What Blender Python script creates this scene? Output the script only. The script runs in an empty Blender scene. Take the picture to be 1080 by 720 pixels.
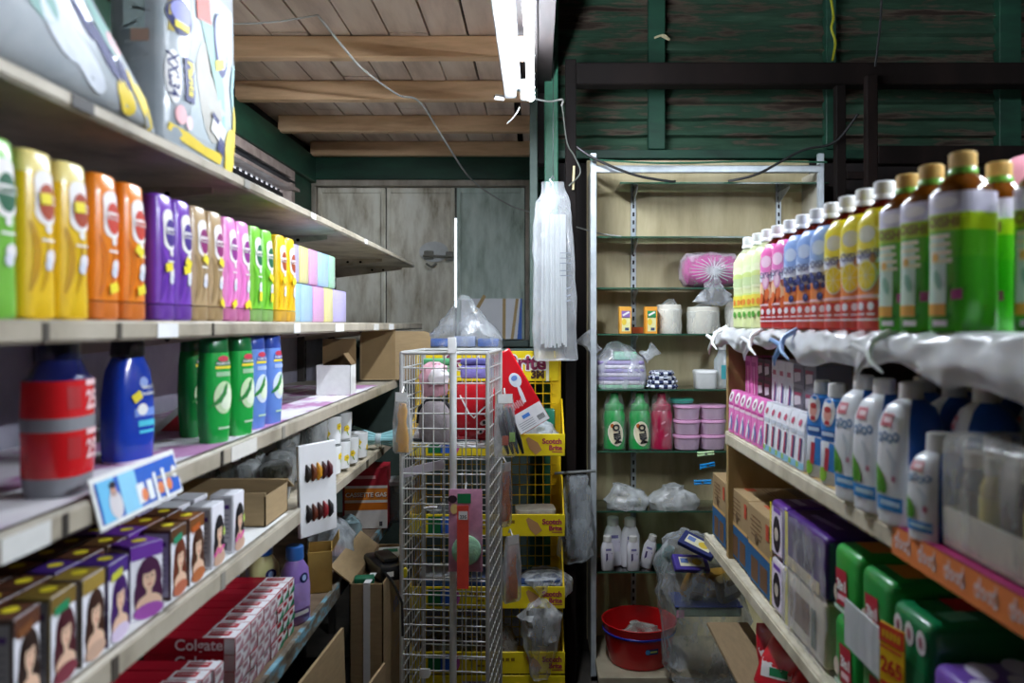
import bpy, bmesh, math, random
from mathutils import Vector, Matrix, noise
PI = math.pi
sc = bpy.context.scene
C = sc.collection
R = random.Random(7)
EYE = 1.5
WORLD, EXPOSURE, TUBE = 2.5, 0.98, 44.0
F = 840.0
def z(h): return EYE + h
def px(u, Y): return (u - 567) * Y / F            # lateral metres seen at column u when Y metres away
def pz(v, Y): return EYE + (342 - v) * Y / F
def lin(c):
    if isinstance(c, str):
        c = c.lstrip('#'); c = [int(c[i:i + 2], 16) / 255 for i in (0, 2, 4)]
    return tuple(((x / 12.92) if x <= .04045 else ((x + .055) / 1.055) ** 2.4) for x in c)

# ------------------------------------------------------------------ materials
MATS = {}
def _new(key):
    m = bpy.data.materials.new(key); m.use_nodes = True
    nt = m.node_tree; nt.nodes.clear()
    out = nt.nodes.new('ShaderNodeOutputMaterial')
    return m, nt, out
def _noise(nt, scale, stretch=(1, 1, 1), detail=4, rough=.6):
    tc = nt.nodes.new('ShaderNodeTexCoord'); mp = nt.nodes.new('ShaderNodeMapping')
    mp.inputs['Scale'].default_value = stretch
    n = nt.nodes.new('ShaderNodeTexNoise'); n.inputs['Scale'].default_value = scale
    n.inputs['Detail'].default_value = detail; n.inputs['Roughness'].default_value = rough
    nt.links.new(tc.outputs['Object'], mp.inputs[0]); nt.links.new(mp.outputs[0], n.inputs[0])
    return n
def _ramp(nt, src, stops):
    r = nt.nodes.new('ShaderNodeValToRGB'); el = r.color_ramp.elements
    while len(el) < len(stops): el.new(.5)
    for e, (p, c) in zip(el, stops): e.position = p; e.color = tuple(c) + (1,)
    nt.links.new(src, r.inputs[0]); return r
def mat(col, rough=.45, var=.07, scale=30, metal=0, bump=0, stops=None, stretch=(1, 1, 1), coat=0, detail=4, trans=0, spec=.5):
    key = str((col, rough, var, scale, metal, bump, stops, stretch, coat, trans, spec))
    if key in MATS: return MATS[key]
    m, nt, out = _new('surface'); MATS[key] = m
    p = nt.nodes.new('ShaderNodeBsdfPrincipled'); nt.links.new(p.outputs[0], out.inputs[0])
    n = _noise(nt, scale, stretch, detail)
    if stops is None:
        c = lin(col); stops = [(.3, tuple(x * (1 - var) for x in c)), (.7, tuple(min(1, x * (1 + var)) for x in c))]
    else:
        stops = [(a, lin(b)) for a, b in stops]
    r = _ramp(nt, n.outputs[0], stops)
    nt.links.new(r.outputs[0], p.inputs['Base Color'])
    p.inputs['Roughness'].default_value = rough; p.inputs['Metallic'].default_value = metal
    p.inputs['Coat Weight'].default_value = coat; p.inputs['Coat Roughness'].default_value = .08
    p.inputs['Transmission Weight'].default_value = trans
    p.inputs['Specular IOR Level'].default_value = spec
    if bump:
        b = nt.nodes.new('ShaderNodeBump'); b.inputs['Strength'].default_value = bump; b.inputs['Distance'].default_value = .01
        nt.links.new(n.outputs[0], b.inputs['Height']); nt.links.new(b.outputs[0], p.inputs['Normal'])
    return m
def film(col='#ffffff', lo=.08, hi=.5, scale=28, rough=.14, tint='#ffffff', bump=.6, milky=0.0, edge=.45):
    key = str(('film', col, lo, hi, scale, rough, tint, bump, milky, edge))
    if key in MATS: return MATS[key]
    m, nt, out = _new('clear_film'); MATS[key] = m
    mix = nt.nodes.new('ShaderNodeMixShader'); tr = nt.nodes.new('ShaderNodeBsdfTransparent'); tr.inputs[0].default_value = lin(tint) + (1,)
    p = nt.nodes.new('ShaderNodeBsdfPrincipled'); p.inputs['Base Color'].default_value = lin(col) + (1,)
    p.inputs['Roughness'].default_value = rough; p.inputs['Specular IOR Level'].default_value = .9
    n = _noise(nt, scale * .7, (1, 1.6, .45), 4, .55)
    r = _ramp(nt, n.outputs[0], [(.45, (lo,) * 3), (.72, (hi,) * 3)])
    lw = nt.nodes.new('ShaderNodeLayerWeight'); lw.inputs[0].default_value = .35
    ed = nt.nodes.new('ShaderNodeMath'); ed.operation = 'MULTIPLY_ADD'; ed.use_clamp = True; ed.inputs[1].default_value = edge
    b = nt.nodes.new('ShaderNodeBump'); b.inputs['Strength'].default_value = bump; b.inputs['Distance'].default_value = .012
    nt.links.new(n.outputs[0], b.inputs['Height']); nt.links.new(b.outputs[0], p.inputs['Normal'])
    nt.links.new(lw.outputs['Facing'], ed.inputs[0]); nt.links.new(r.outputs[0], ed.inputs[2])
    nt.links.new(ed.outputs[0], mix.inputs[0]); nt.links.new(tr.outputs[0], mix.inputs[1]); nt.links.new(p.outputs[0], mix.inputs[2])
    nt.links.new(mix.outputs[0], out.inputs[0]); return m
def glass(tint='#d8e8dc', base=.06):
    key = str(('glass', tint, base))
    if key in MATS: return MATS[key]
    m, nt, out = _new('sheet_glass'); MATS[key] = m
    mix = nt.nodes.new('ShaderNodeMixShader'); tr = nt.nodes.new('ShaderNodeBsdfTransparent'); tr.inputs[0].default_value = lin(tint) + (1,)
    g = nt.nodes.new('ShaderNodeBsdfGlossy'); g.inputs['Roughness'].default_value = .06
    lw = nt.nodes.new('ShaderNodeLayerWeight'); lw.inputs[0].default_value = .28
    n = _noise(nt, 9); r = _ramp(nt, n.outputs[0], [(.3, (base,) * 3), (.8, (base + .08,) * 3)])
    a = nt.nodes.new('ShaderNodeMath'); a.operation = 'ADD'; a.use_clamp = True
    nt.links.new(lw.outputs['Fresnel'], a.inputs[0]); nt.links.new(r.outputs[0], a.inputs[1])
    nt.links.new(a.outputs[0], mix.inputs[0]); nt.links.new(tr.outputs[0], mix.inputs[1]); nt.links.new(g.outputs[0], mix.inputs[2])
    nt.links.new(mix.outputs[0], out.inputs[0]); return m
def glow(col, s):
    key = str(('glow', col, s))
    if key in MATS: return MATS[key]
    m, nt, out = _new('lamp_phosphor'); MATS[key] = m
    e = nt.nodes.new('ShaderNodeEmission'); e.inputs[0].default_value = lin(col) + (1,); e.inputs[1].default_value = s
    nt.links.new(e.outputs[0], out.inputs[0]); return m
def plastic(c, rough=.3, var=.05): return mat(c, rough, var, 25, coat=.25)
def paper(c, rough=.55, var=.05): return mat(c, rough, var, 40)

WHITE = paper('#e9e9e6'); BLACK = paper('#15151a'); REDI = paper('#b01822'); NAVY = paper('#1c2567'); YEL = paper('#f2df32')
CARD = mat('#a28a65', .8, .1, 18, stretch=(1, 1, 6)); CARD2 = mat('#857052', .85, .12, 16, stretch=(5, 1, 1)); CARDIN = mat('#6d5636', .85, .12, 14)
STEEL = mat('', .5, metal=.1, scale=9, stops=[(.3, '#7b7465'), (.5, '#b0a999'), (.75, '#c9c3b4')], bump=.05)
STEELT = mat('', .5, metal=.1, scale=6, stops=[(.3, '#857c6b'), (.5, '#b0a693'), (.8, '#c9c0ae')])
WIREW = mat('#c9cac6', .35, .1, 30, metal=.3)
WIREY = mat('#d7b20e', .45, .15, 30)
DKWOOD = mat('', .75, scale=5, stops=[(.3, '#0b0807'), (.6, '#17110f'), (.8, '#241a17')], stretch=(1, 1, .3), bump=.1, spec=.12)
CLEAR = film()
SHEET = film('#e8ecef', .12, .55, 22)
MILKY = film('#dfe2e4', .45, .85, 20, .2)

# ------------------------------------------------------------------ mesh builder
_txt = {}
def text_geo(s, bold=0.0):
    k = (s, bold)
    if k in _txt: return _txt[k]
    cu = bpy.data.curves.new('t', 'FONT'); cu.body = s; cu.size = 1; cu.offset = bold; cu.align_x = 'CENTER'; cu.resolution_u = 3
    ob = bpy.data.objects.new('t', cu); C.objects.link(ob)
    dg = bpy.context.evaluated_depsgraph_get(); ev = ob.evaluated_get(dg); me = ev.to_mesh()
    V = [(v.co.x, v.co.y) for v in me.vertices]; P = [tuple(p.vertices) for p in me.polygons]
    ev.to_mesh_clear(); bpy.data.objects.remove(ob); bpy.data.curves.remove(cu)
    y0 = min(v[1] for v in V); y1 = max(v[1] for v in V); x0 = min(v[0] for v in V); x1 = max(v[0] for v in V)
    _txt[k] = ([(x - (x0 + x1) / 2, y - (y0 + y1) / 2) for x, y in V], P, x1 - x0, y1 - y0)
    return _txt[k]

class MB:
    def __init__(s, *mats):
        s.V = []; s.F = []; s.I = []; s.mats = []; s.T = Matrix.Identity(4)
        for m in mats: s.mi(m)
    def mi(s, m):
        if m not in s.mats: s.mats.append(m)
        return s.mats.index(m)
    def at(s, loc=(0, 0, 0), rot=(0, 0, 0)):
        s.T = Matrix.Translation(loc) @ Matrix.Rotation(rot[2], 4, 'Z') @ Matrix.Rotation(rot[1], 4, 'Y') @ Matrix.Rotation(rot[0], 4, 'X'); return s
    def add(s, vs, fs, m):
        o = len(s.V); i = s.mi(m)
        s.V += [tuple(s.T @ Vector(v)) for v in vs]; s.F += [tuple(o + k for k in f) for f in fs]; s.I += [i] * len(fs); return s
    def box(s, x0, x1, y0, y1, z0, z1, m, b=0.0, seg=1):
        if b <= 0:
            vs = [(x, y, w) for x in (x0, x1) for y in (y0, y1) for w in (z0, z1)]
            return s.add(vs, [(0, 1, 3, 2), (4, 6, 7, 5), (0, 4, 5, 1), (2, 3, 7, 6), (0, 2, 6, 4), (1, 5, 7, 3)], m)
        bm = bmesh.new(); bmesh.ops.create_cube(bm, size=1)
        for v in bm.verts: v.co = Vector(((x0 + x1) / 2 + v.co.x * (x1 - x0), (y0 + y1) / 2 + v.co.y * (y1 - y0), (z0 + z1) / 2 + v.co.z * (z1 - z0)))
        bmesh.ops.bevel(bm, geom=list(bm.edges), offset=b, segments=seg, affect='EDGES', profile=.5)
        bm.verts.index_update()
        s.add([v.co[:] for v in bm.verts], [tuple(v.index for v in f.verts) for f in bm.faces], m); bm.free(); return s
    def cbox(s, cx, cy, z0, w, d, h, m, b=0.0, seg=1): return s.box(cx - w / 2, cx + w / 2, cy - d / 2, cy + d / 2, z0, z0 + h, m, b, seg)
    def loft(s, secs, m, n=22, cap0=True, cap1=True, fn=None):
        # secs: (z, rx, ry, p[, cx, cy[, mat]])
        vs = []; rings = []
        for q in secs:
            zz, rx, ry, p = q[:4]; cx, cy = (q[4], q[5]) if len(q) > 5 else (0, 0)
            for k in range(n):
                t = 2 * PI * k / n; c, si = math.cos(t), math.sin(t)
                vs.append((cx + rx * math.copysign(abs(c) ** (2 / p), c), cy + ry * math.copysign(abs(si) ** (2 / p), si), zz))
        for i in range(len(secs) - 1):
            mm = secs[i][6] if len(secs[i]) > 6 and secs[i][6] else m
            fs = [(i * n + k, i * n + (k + 1) % n, (i + 1) * n + (k + 1) % n, (i + 1) * n + k) for k in range(n)]
            if fn:
                for k, f in enumerate(fs):
                    rings.append((f, fn(2 * PI * (k + .5) / n, i) or mm))
            else: rings += [(f, mm) for f in fs]
        if cap0: rings.append((tuple(range(n - 1, -1, -1)), m))
        if cap1: rings.append((tuple((len(secs) - 1) * n + k for k in range(n)), secs[-1][6] if len(secs[-1]) > 6 and secs[-1][6] else m))
        o = len(s.V); s.V += [tuple(s.T @ Vector(v)) for v in vs]
        for f, mm in rings: s.F.append(tuple(o + k for k in f)); s.I.append(s.mi(mm))
        return s
    def tube(s, pts, r, m, n=6, caps=True, taper=None):
        pts = [Vector(p) for p in pts]; vs = []; prev = None
        for i, p in enumerate(pts):
            d = (pts[min(i + 1, len(pts) - 1)] - pts[max(i - 1, 0)]).normalized()
            a = prev if prev is not None else (Vector((0, 0, 1)) if abs(d.z) < .9 else Vector((1, 0, 0)))
            u = (a - d * a.dot(d)).normalized(); w = d.cross(u); prev = u
            rr = r if taper is None else r * taper[i]
            vs += [tuple(p + (u * math.cos(2 * PI * k / n) + w * math.sin(2 * PI * k / n)) * rr) for k in range(n)]
        fs = [(i * n + k, i * n + (k + 1) % n, (i + 1) * n + (k + 1) % n, (i + 1) * n + k) for i in range(len(pts) - 1) for k in range(n)]
        if caps: fs += [tuple(range(n - 1, -1, -1)), tuple((len(pts) - 1) * n + k for k in range(n))]
        return s.add(vs, fs, m)
    def grid(s, fn, nu, nv, m, flip=False):
        vs = [fn(i / nu, j / nv) for j in range(nv + 1) for i in range(nu + 1)]
        fs = [(j * (nu + 1) + i, j * (nu + 1) + i + 1, (j + 1) * (nu + 1) + i + 1, (j + 1) * (nu + 1) + i) for j in range(nv) for i in range(nu)]
        if flip: fs = [f[::-1] for f in fs]
        return s.add(vs, fs, m)
    # flat printed marks laid on a surface y = surf(x, z) seen from -y
    def ell(s, surf, cx, cz, rx, rz, m, lv=1, rot=0, n=18, a0=0, a1=2 * PI):
        ca, sa = math.cos(rot), math.sin(rot); vs = []; e = .0007 * lv
        full = abs(a1 - a0 - 2 * PI) < 1e-6
        nn = n if full else n + 1
        for ring in (0, .55, 1.0):
            for k in range(1 if ring == 0 else nn):
                t = a0 + (a1 - a0) * k / n; x = math.cos(t) * rx * ring; w = math.sin(t) * rz * ring
                X = cx + x * ca - w * sa; Z = cz + x * sa + w * ca; vs.append((X, surf(X, Z) - e, Z))
        fs = []
        for k in range(n):
            k2 = (k + 1) % nn
            fs.append((0, 1 + k, 1 + k2)); fs.append((1 + k, 1 + nn + k, 1 + nn + k2, 1 + k2))
        return s.add(vs, fs, m)
    def rect(s, surf, cx, cz, w, h, m, lv=1, rot=0, nx=6, nz=3, shear=0):
        ca, sa = math.cos(rot), math.sin(rot); e = .0007 * lv; vs = []
        for j in range(nz + 1):
            for i in range(nx + 1):
                a = (i / nx - .5) * w + shear * (j / nz - .5); b = (j / nz - .5) * h
                X = cx + a * ca - b * sa; Z = cz + a * sa + b * ca; vs.append((X, surf(X, Z) - e, Z))
        fs = [(j * (nx + 1) + i, j * (nx + 1) + i + 1, (j + 1) * (nx + 1) + i + 1, (j + 1) * (nx + 1) + i) for j in range(nz) for i in range(nx)]
        return s.add(vs, fs, m)
    def strip(s, surf, pts, wd, m, lv=1):
        e = .0007 * lv; vs = []
        for i, (a, b) in enumerate(pts):
            p0 = pts[max(0, i - 1)]; p1 = pts[min(len(pts) - 1, i + 1)]
            dx, dz = p1[0] - p0[0], p1[1] - p0[1]; L = math.hypot(dx, dz) or 1
            w = wd[i] if isinstance(wd, (list, tuple)) else wd
            for sg in (-1, 1):
                X = a - sg * dz / L * w / 2; Z = b + sg * dx / L * w / 2; vs.append((X, surf(X, Z) - e, Z))
        return s.add(vs, [(2 * i + 1, 2 * i, 2 * i + 2, 2 * i + 3) for i in range(len(pts) - 1)], m)
    def text(s, surf, st, cx, cz, size, m, lv=2, rot=0, bold=.02, sx=1, width=None):
        V, P, w, h = text_geo(st, bold); e = .0007 * lv
        if width: size = width / w / sx
        ca, sa = math.cos(rot), math.sin(rot); vs = []
        for a, b in V:
            a *= size * sx; b *= size
            X = cx + a * ca - b * sa; Z = cz + a * sa + b * ca; vs.append((X, surf(X, Z) - e, Z))
        return s.add(vs, P, m)
    def build(s, name, parent=None, smooth=True, ang=40):
        me = bpy.data.meshes.new(name); me.from_pydata(s.V, [], s.F)
        for m in s.mats: me.materials.append(m)
        me.polygons.foreach_set('material_index', s.I)
        me.polygons.foreach_set('use_smooth', [smooth] * len(s.F)); me.update()
        if smooth: me.set_sharp_from_angle(angle=math.radians(ang))
        o = bpy.data.objects.new(name, me); C.objects.link(o); o.parent = parent; return o

def surf_of(secs):
    def f(x, zz):
        a = secs[0]; b = secs[-1]
        for i in range(len(secs) - 1):
            if secs[i][0] <= zz <= secs[i + 1][0]: a, b = secs[i], secs[i + 1]; break
        else:
            if zz < secs[0][0]: b = a
            else: a = b
        t = 0 if b[0] == a[0] else (zz - a[0]) / (b[0] - a[0])
        q = [a[k] + (b[k] - a[k]) * t for k in range(1, 4)]
        cx, cy = (a[4] + (b[4] - a[4]) * t, a[5] + (b[5] - a[5]) * t) if len(a) > 5 and len(b) > 5 else (0, 0)
        u = min(.985, abs((x - cx) / q[0])); return cy - q[1] * (1 - u ** q[2]) ** (1 / q[2])
    return f
def flat(y): return lambda x, zz: y

def tag(o, label, cat, group=None):
    o['label'] = label; o['category'] = cat
    if group: o['group'] = group
    return o
def thing(name, label, cat, loc=(0, 0, 0), rz=0, group=None, rot=None):
    o = bpy.data.objects.new(name, None); o.empty_display_size = .05; C.objects.link(o)
    o.location = loc; o.rotation_euler = rot or (0, 0, rz); return tag(o, label, cat, group)
def single(mb, name, label, cat, loc=(0, 0, 0), rz=0, group=None, rot=None, smooth=True, ang=40):
    o = mb.build(name, None, smooth, ang); o.location = loc; o.rotation_euler = rot or (0, 0, rz); return tag(o, label, cat, group)
def struct(mb, name, smooth=False):
    o = mb.build(name, None, smooth); o['kind'] = 'structure'; return o
USED = set()
def put(proto, loc, rz=0, label=None, group=None, sc_=None, tilt=None):
    if proto.name not in USED:
        USED.add(proto.name); o = proto
    else:
        o = proto.copy(); C.objects.link(o)
        for ch in proto.children:
            c = ch.copy(); C.objects.link(c); c.parent = o
            for g in ch.children:
                d = g.copy(); C.objects.link(d); d.parent = c
    o.location = loc; o.rotation_euler = (tilt[0], tilt[1], rz) if tilt else (0, 0, rz)
    if label: o['label'] = label
    if group: o['group'] = group
    if sc_: o.scale = (sc_,) * 3 if not isinstance(sc_, tuple) else sc_
    return o
def blob(mb, prof, m, n=30, amp=.01, fr=18, seed=0, p=2.4, folds=0, capt=True):
    """crumpled closed skin from a profile of (z, rx, ry[, cx, cy]) rings"""
    rows = []
    for i in range(len(prof) - 1):
        a, b = prof[i], prof[i + 1]
        for k in range(3):
            t = k / 3; rows.append([(a[j] if j < len(a) else 0) * (1 - t) + (b[j] if j < len(b) else 0) * t for j in range(5)])
    rows.append([(prof[-1][j] if j < len(prof[-1]) else 0) for j in range(5)])
    vs = []
    for (zz, rx, ry, cx, cy) in rows:
        for k in range(n):
            t = 2 * PI * k / n; c, s_ = math.cos(t), math.sin(t)
            x = rx * math.copysign(abs(c) ** (2 / p), c); y = ry * math.copysign(abs(s_) ** (2 / p), s_)
            q = Vector((x * fr, y * fr, zz * fr)) + Vector((seed * 7.3, seed * 3.1, seed * 1.7))
            d = amp * (1.4 * abs(noise.noise(q)) - .35 + .7 * abs(noise.noise(q * 2.3)) - .2)
            if folds: d += amp * .8 * math.sin(folds * t + seed) * .5
            L = math.hypot(x, y) or 1; f = 1 + d / max(L, .012)
            vs.append((cx + x * f, cy + y * f, zz + amp * .5 * noise.noise(q * 1.3)))
    N = len(rows)
    fs = [(i * n + k, i * n + (k + 1) % n, (i + 1) * n + (k + 1) % n, (i + 1) * n + k) for i in range(N - 1) for k in range(n)]
    fs.append(tuple(range(n - 1, -1, -1)))
    if capt: fs.append(tuple((N - 1) * n + k for k in range(n)))
    return mb.add(vs, fs, m)
# ------------------------------------------------------------------ camera, world, lamps
cam = bpy.data.cameras.new('camera'); co = bpy.data.objects.new('camera', cam); C.objects.link(co)
co.location = (0, 0, EYE); co.rotation_euler = (PI / 2, 0, 0)
cam.sensor_width = 36; cam.lens = 28; cam.shift_x = -27 / 1080; cam.shift_y = -18 / 1080; cam.clip_start = .02
cam.dof.use_dof = True; cam.dof.focus_distance = 3.0; cam.dof.aperture_fstop = 2.8
sc.camera = co
w = bpy.data.worlds.new('street_daylight'); sc.world = w; w.use_nodes = True
bg = w.node_tree.nodes['Background']; bg.inputs[0].default_value = lin('#d5e2f2') + (1,); bg.inputs[1].default_value = WORLD
sc.view_settings.view_transform = 'Standard'; sc.view_settings.look = 'None'; sc.view_settings.exposure = EXPOSURE; sc.view_settings.gamma = 1
sc.view_settings.use_curve_mapping = False
sc.cycles.max_bounces = 7; sc.cycles.transparent_max_bounces = 24; sc.cycles.caustics_reflective = False; sc.cycles.caustics_refractive = False
sc.cycles.sample_clamp_indirect = 4

# ------------------------------------------------------------------ the room
FLOORM = mat('', .85, scale=4, stops=[(.3, '#2b2723'), (.6, '#4a443d'), (.8, '#5c554c')], bump=.1, detail=8)
GREENB = mat('', .55, scale=14, stops=[(.3, '#0c2b1f'), (.55, '#16402f'), (.8, '#1f5039')], stretch=(.3, .3, 1))
GREENL = mat('', .5, scale=10, stops=[(.3, '#3f8f6d'), (.6, '#5aa885'), (.8, '#6fb595')])
SIDING = mat('', .7, scale=9, detail=9, stops=[(.36, '#33261e'), (.44, '#5a4f43'), (.49, '#264331'), (.62, '#34523f'), (.78, '#4a6552')], stretch=(.35, 1, 2.6), bump=.3)
PLANK = mat('', .75, scale=3.5, detail=7, stops=[(.3, '#b39b8b'), (.55, '#d9c4b4'), (.75, '#e4d2c2')], stretch=(3, .4, 1), bump=.05)
JOIST = mat('', .7, scale=4, detail=7, stops=[(.3, '#ab8764'), (.55, '#dcb78f'), (.78, '#e8cba6')], stretch=(.5, 3, 4), bump=.05)
GREENP = mat('', .5, scale=10, stops=[(.3, '#27624a'), (.6, '#387d60'), (.8, '#488f71')])
GREYBM = mat('', .6, scale=8, stops=[(.3, '#4c5d55'), (.7, '#66786f')])
CONC = mat('', .9, scale=9, detail=9, stops=[(.3, '#2d2a26'), (.5, '#5a554d'), (.75, '#77716a')], bump=.3)
DARKW = mat('', .8, scale=6, stops=[(.3, '#120d0c'), (.7, '#231917')], stretch=(3, 1, .3))

mb = MB(); mb.box(-1.35, 2.45, -2.0, 4.75, -.05, 0, FLOORM); struct(mb, 'floor')
# boards above the joists, running away from the viewer, with dark gaps
mb = MB(); x = -1.36; k = 0
while x < -.20:
    wd = .135 + .012 * R.random(); y0 = -2.0
    for y1 in ((2.82 + .5 * (k % 3)), 4.7):
        mb.box(x, x + wd - .006 - .004 * R.random(), y0, y1 - .004, z(1.03) + R.uniform(0, .004), z(1.055), PLANK); y0 = y1
    x += wd; k += 1
mb.box(-1.36, .06, -2.0, 4.75, z(1.062), z(1.08), DARKW); mb.box(-.08, .0, 3.62, 4.75, z(1.03), z(1.055), PLANK)
struct(mb, 'ceiling')
for i, y in enumerate((.05, .6, 1.16, 1.72, 2.28, 2.84, 3.36, 3.92, 4.48)):
    mb = MB(); mb.box(-1.28, -.02, y, y + .05, z(.95) + R.uniform(-.002, .003), z(1.03), JOIST, .004); struct(mb, 'trim_%d' % (i + 1))
mb = MB(); mb.box(-1.36, -1.27, -2.0, 4.62, z(.81), z(.96), GREENB, .004); struct(mb, 'trim_10')                   # beam along the side wall
mb = MB(); mb.box(-1.3, .06, 4.56, 4.66, z(.83), z(.965), GREENB, .004); struct(mb, 'trim_11')                    # beam over the shutters
WALLL = mat('', .8, scale=5, stops=[(.3, '#3a4740'), (.7, '#55655c')])
mb = MB()
mb.box(-1.37, -1.30, -2.0, 2.3, 0, z(.81), WALLL); mb.box(-1.37, -1.30, 2.3, 4.22, 0, z(.30), WALLL); mb.box(-1.37, -1.30, 4.22, 4.75, 0, z(.81), GREENB); mb.box(-1.42, -1.33, -2.05, 4.75, z(.80), z(1.09), DARKW)
struct(mb, 'wall_left')
# louvred window high on the side wall
WFR = mat('', .5, scale=12, stops=[(.3, '#8e7c74'), (.7, '#b7a69c')])
mb = MB()
for a, b, c, d in ((2.3, 4.22, .765, .81), (2.3, 4.22, .30, .34), (2.3, 2.36, .34, .765), (4.16, 4.22, .34, .765), (3.2, 3.26, .34, .765)):
    mb.box(-1.37, -1.285, a, b, z(c), z(d), WFR, .003)
wf = struct(mb, 'window_1')
mb = MB(); mb.box(-1.36, -1.26, 2.3, 4.22, z(.70), z(.715), WFR); mb.box(-1.36, -1.28, 2.3, 4.22, z(.742), z(.752), BLACK)
y = 2.36
while y < 4.15:
    mb.box(-1.345, -1.335, y, y + .012, z(.34), z(.765), BLACK); y += .07
for h in (.42, .50, .58, .66): mb.box(-1.35, -1.33, 2.36, 4.16, z(h), z(h + .025), BLACK)
mb.build('window_grille', wf)
# back wall of the boarded bay with three sheet-metal shutters
SHUT = mat('', .62, scale=7, detail=10, stops=[(.26, '#7d705a'), (.38, '#b8b09c'), (.55, '#dad6c6'), (.72, '#e4e2d6')], stretch=(2.2, 1, .6), bump=.08)
SHUT2 = mat('', .62, scale=7, detail=10, stops=[(.26, '#6f766a'), (.38, '#a2b2a6'), (.55, '#bfcec4'), (.72, '#d2ddd4')], stretch=(2.2, 1, .6), bump=.08)
mb = MB()
mb.box(-1.36, -1.30, 4.6, 4.7, 0, z(.83), GREENB); mb.box(-.045, .06, 4.6, 4.7, 0, z(.83), GREENB)
mb.box(-1.30, -.045, 4.6, 4.7, 0, z(-.11), WALLL); mb.box(-1.36, .1, 4.6, 4.7, z(.82), z(1.08), DARKW)
mb.box(-.485, -.46, 4.645, 4.66, z(.62), z(.82), DARKW); mb.box(-.485, -.46, 4.645, 4.66, z(-.11), z(.10), DARKW); mb.box(-1.3, -.04, 4.645, 4.66, z(.775), z(.83), DARKW); mb.box(-.09, -.04, 4.645, 4.66, z(-.11), z(.83), DARKW); mb.box(-1.3, -1.26, 4.645, 4.66, z(-.11), z(.83), DARKW); mb.box(-1.3, -.04, 4.645, 4.66, z(-.12), z(-.08), DARKW); mb.box(-.892, -.868, 4.645, 4.66, z(-.11), z(.82), DARKW); struct(mb, 'wall_back')  # thin dark strips added behind the shutter gaps to cut leaking daylight
mb = MB(); mb.box(-1.42, 2.45, -2.08, -2.0, 0, z(2.16), mat('#6b665d', .8, .1, 5)); struct(mb, 'daylight_block_front')  # unseen wall added behind the camera to keep street daylight out
FRM = mat('', .6, scale=10, stops=[(.3, '#7b7366'), (.7, '#b5ab9c')], stretch=(1, 1, .4))
mb = MB()
for a, b, c, d in ((-1.30, -.045, .795, .83), (-1.30, -1.275, -.11, .795), (-.07, -.045, -.11, .795), (-1.3, -.045, -.11, -.085)):
    mb.box(a, b, 4.57, 4.64, z(c), z(d), FRM, .003)
struct(mb, 'trim_12')
for i, (a, b, m) in enumerate(((-1.272, -.885, SHUT), (-.873, -.482, SHUT), (-.468, -.075, SHUT2))):
    mb = MB(); mb.box(a, b, 4.62, 4.635, z(-.085), z(.79), m)
    for q in ((a, a + .022, -.085, .79), (b - .022, b, -.085, .79)): mb.box(q[0], q[1], 4.605, 4.62, z(q[2]), z(q[3]), m, .003)
    mb.box(a + .022, b - .022, 4.607, 4.62, z(.76), z(.79), m, .003); mb.box(a + .022, b - .022, 4.607, 4.62, z(-.085), z(-.055), m, .003)
    d = struct(mb, 'door_%d' % (i + 1))
    if i == 1:
        mb = MB(); LAT = mat('#77746a', .5, .2, 30)
        mb.tube([(-.66, 4.585, z(.395)), (-.49, 4.585, z(.39))], .007, LAT, 8); mb.box(-.655, -.60, 4.59, 4.61, z(.375), z(.425), LAT, .004); mb.box(-.53, -.485, 4.59, 4.61, z(.365), z(.42), LAT, .004)
        mb.tube([(-.64, 4.575, z(.35)), (-.61, 4.57, z(.33)), (-.58, 4.575, z(.35))], .007, LAT, 8)
        mb.build('latch', d)
        mb = MB(); mb.ell(flat(4.604), -.60, z(.42), .085, .06, mat('#c3c6c4', .6, .1, 20)); mb.build('putty_patch', d)
# posts where the low ceiling ends
mb = MB(); mb.box(.03, .09, 3.48, 3.55, 0, z(2.1), GREENP, .004); struct(mb, 'trim_13')
mb = MB(); mb.box(-.035, .0, 3.52, 3.60, z(-.1), z(1.06), GREYBM, .003); struct(mb, 'trim_14')
mb = MB(); mb.box(.115, .16, 3.30, 3.345, 0, z(1.1), DKWOOD, .003); struct(mb, 'trim_15')
mb = MB(); mb.box(-.04, .0, -2.0, 3.5, z(1.035), z(1.12), DARKW, .004); struct(mb, 'trim_16')
# the taller side: green weatherboards above, dark timber and bare render below
mb = MB(); hh = .78
k = 0
while hh < 2.1:
    d = .045; y = 3.655
    vs = []
    n = 40
    for j, (yy, zz) in enumerate(((y - d, hh), (y, hh + .083))):
        for i in range(n + 1):
            xx = .09 + (2.36) * i / n
            vs.append((xx, yy + .004 * noise.noise((xx * 5, k * 3.1, j)), z(zz) + .004 * noise.noise((xx * 9, k * 1.7, j + 5))))
    vs += [(v[0], 3.66, v[2] - .006) for v in vs[:n + 1]]
    fs = [(i, i + 1, n + 2 + i, n + 1 + i) for i in range(n)] + [(2 * n + 2 + i, 2 * n + 3 + i, i + 1, i) for i in range(n)]
    mb.add(vs, fs, SIDING); hh += .077; k += 1
mb.box(.0, 2.45, 3.66, 3.75, z(.74), z(2.12), DARKW)
mb.box(.09, 2.4, 3.60, 3.66, z(.75), z(.79), GREENB, .003)
for a, b in ((.50, .575), (1.30, 1.345), (2.08, 2.18)): mb.box(a, b, 3.585, 3.64, z(.79), z(2.1), GREENB, .003)
mb.box(.09, 2.4, 3.66, 3.75, z(-.88), z(.76), DARKW); mb.box(.09, 2.4, 3.66, 3.75, 0, z(-.88), CONC)
mb.box(.055, .09, 3.5, 4.7, 0, z(2.12), DARKW)
struct(mb, 'wall_right_back')
mb = MB(); mb.box(2.38, 2.45, -2.0, 3.7, 0, z(2.12), DARKW); struct(mb, 'wall_right')
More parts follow.
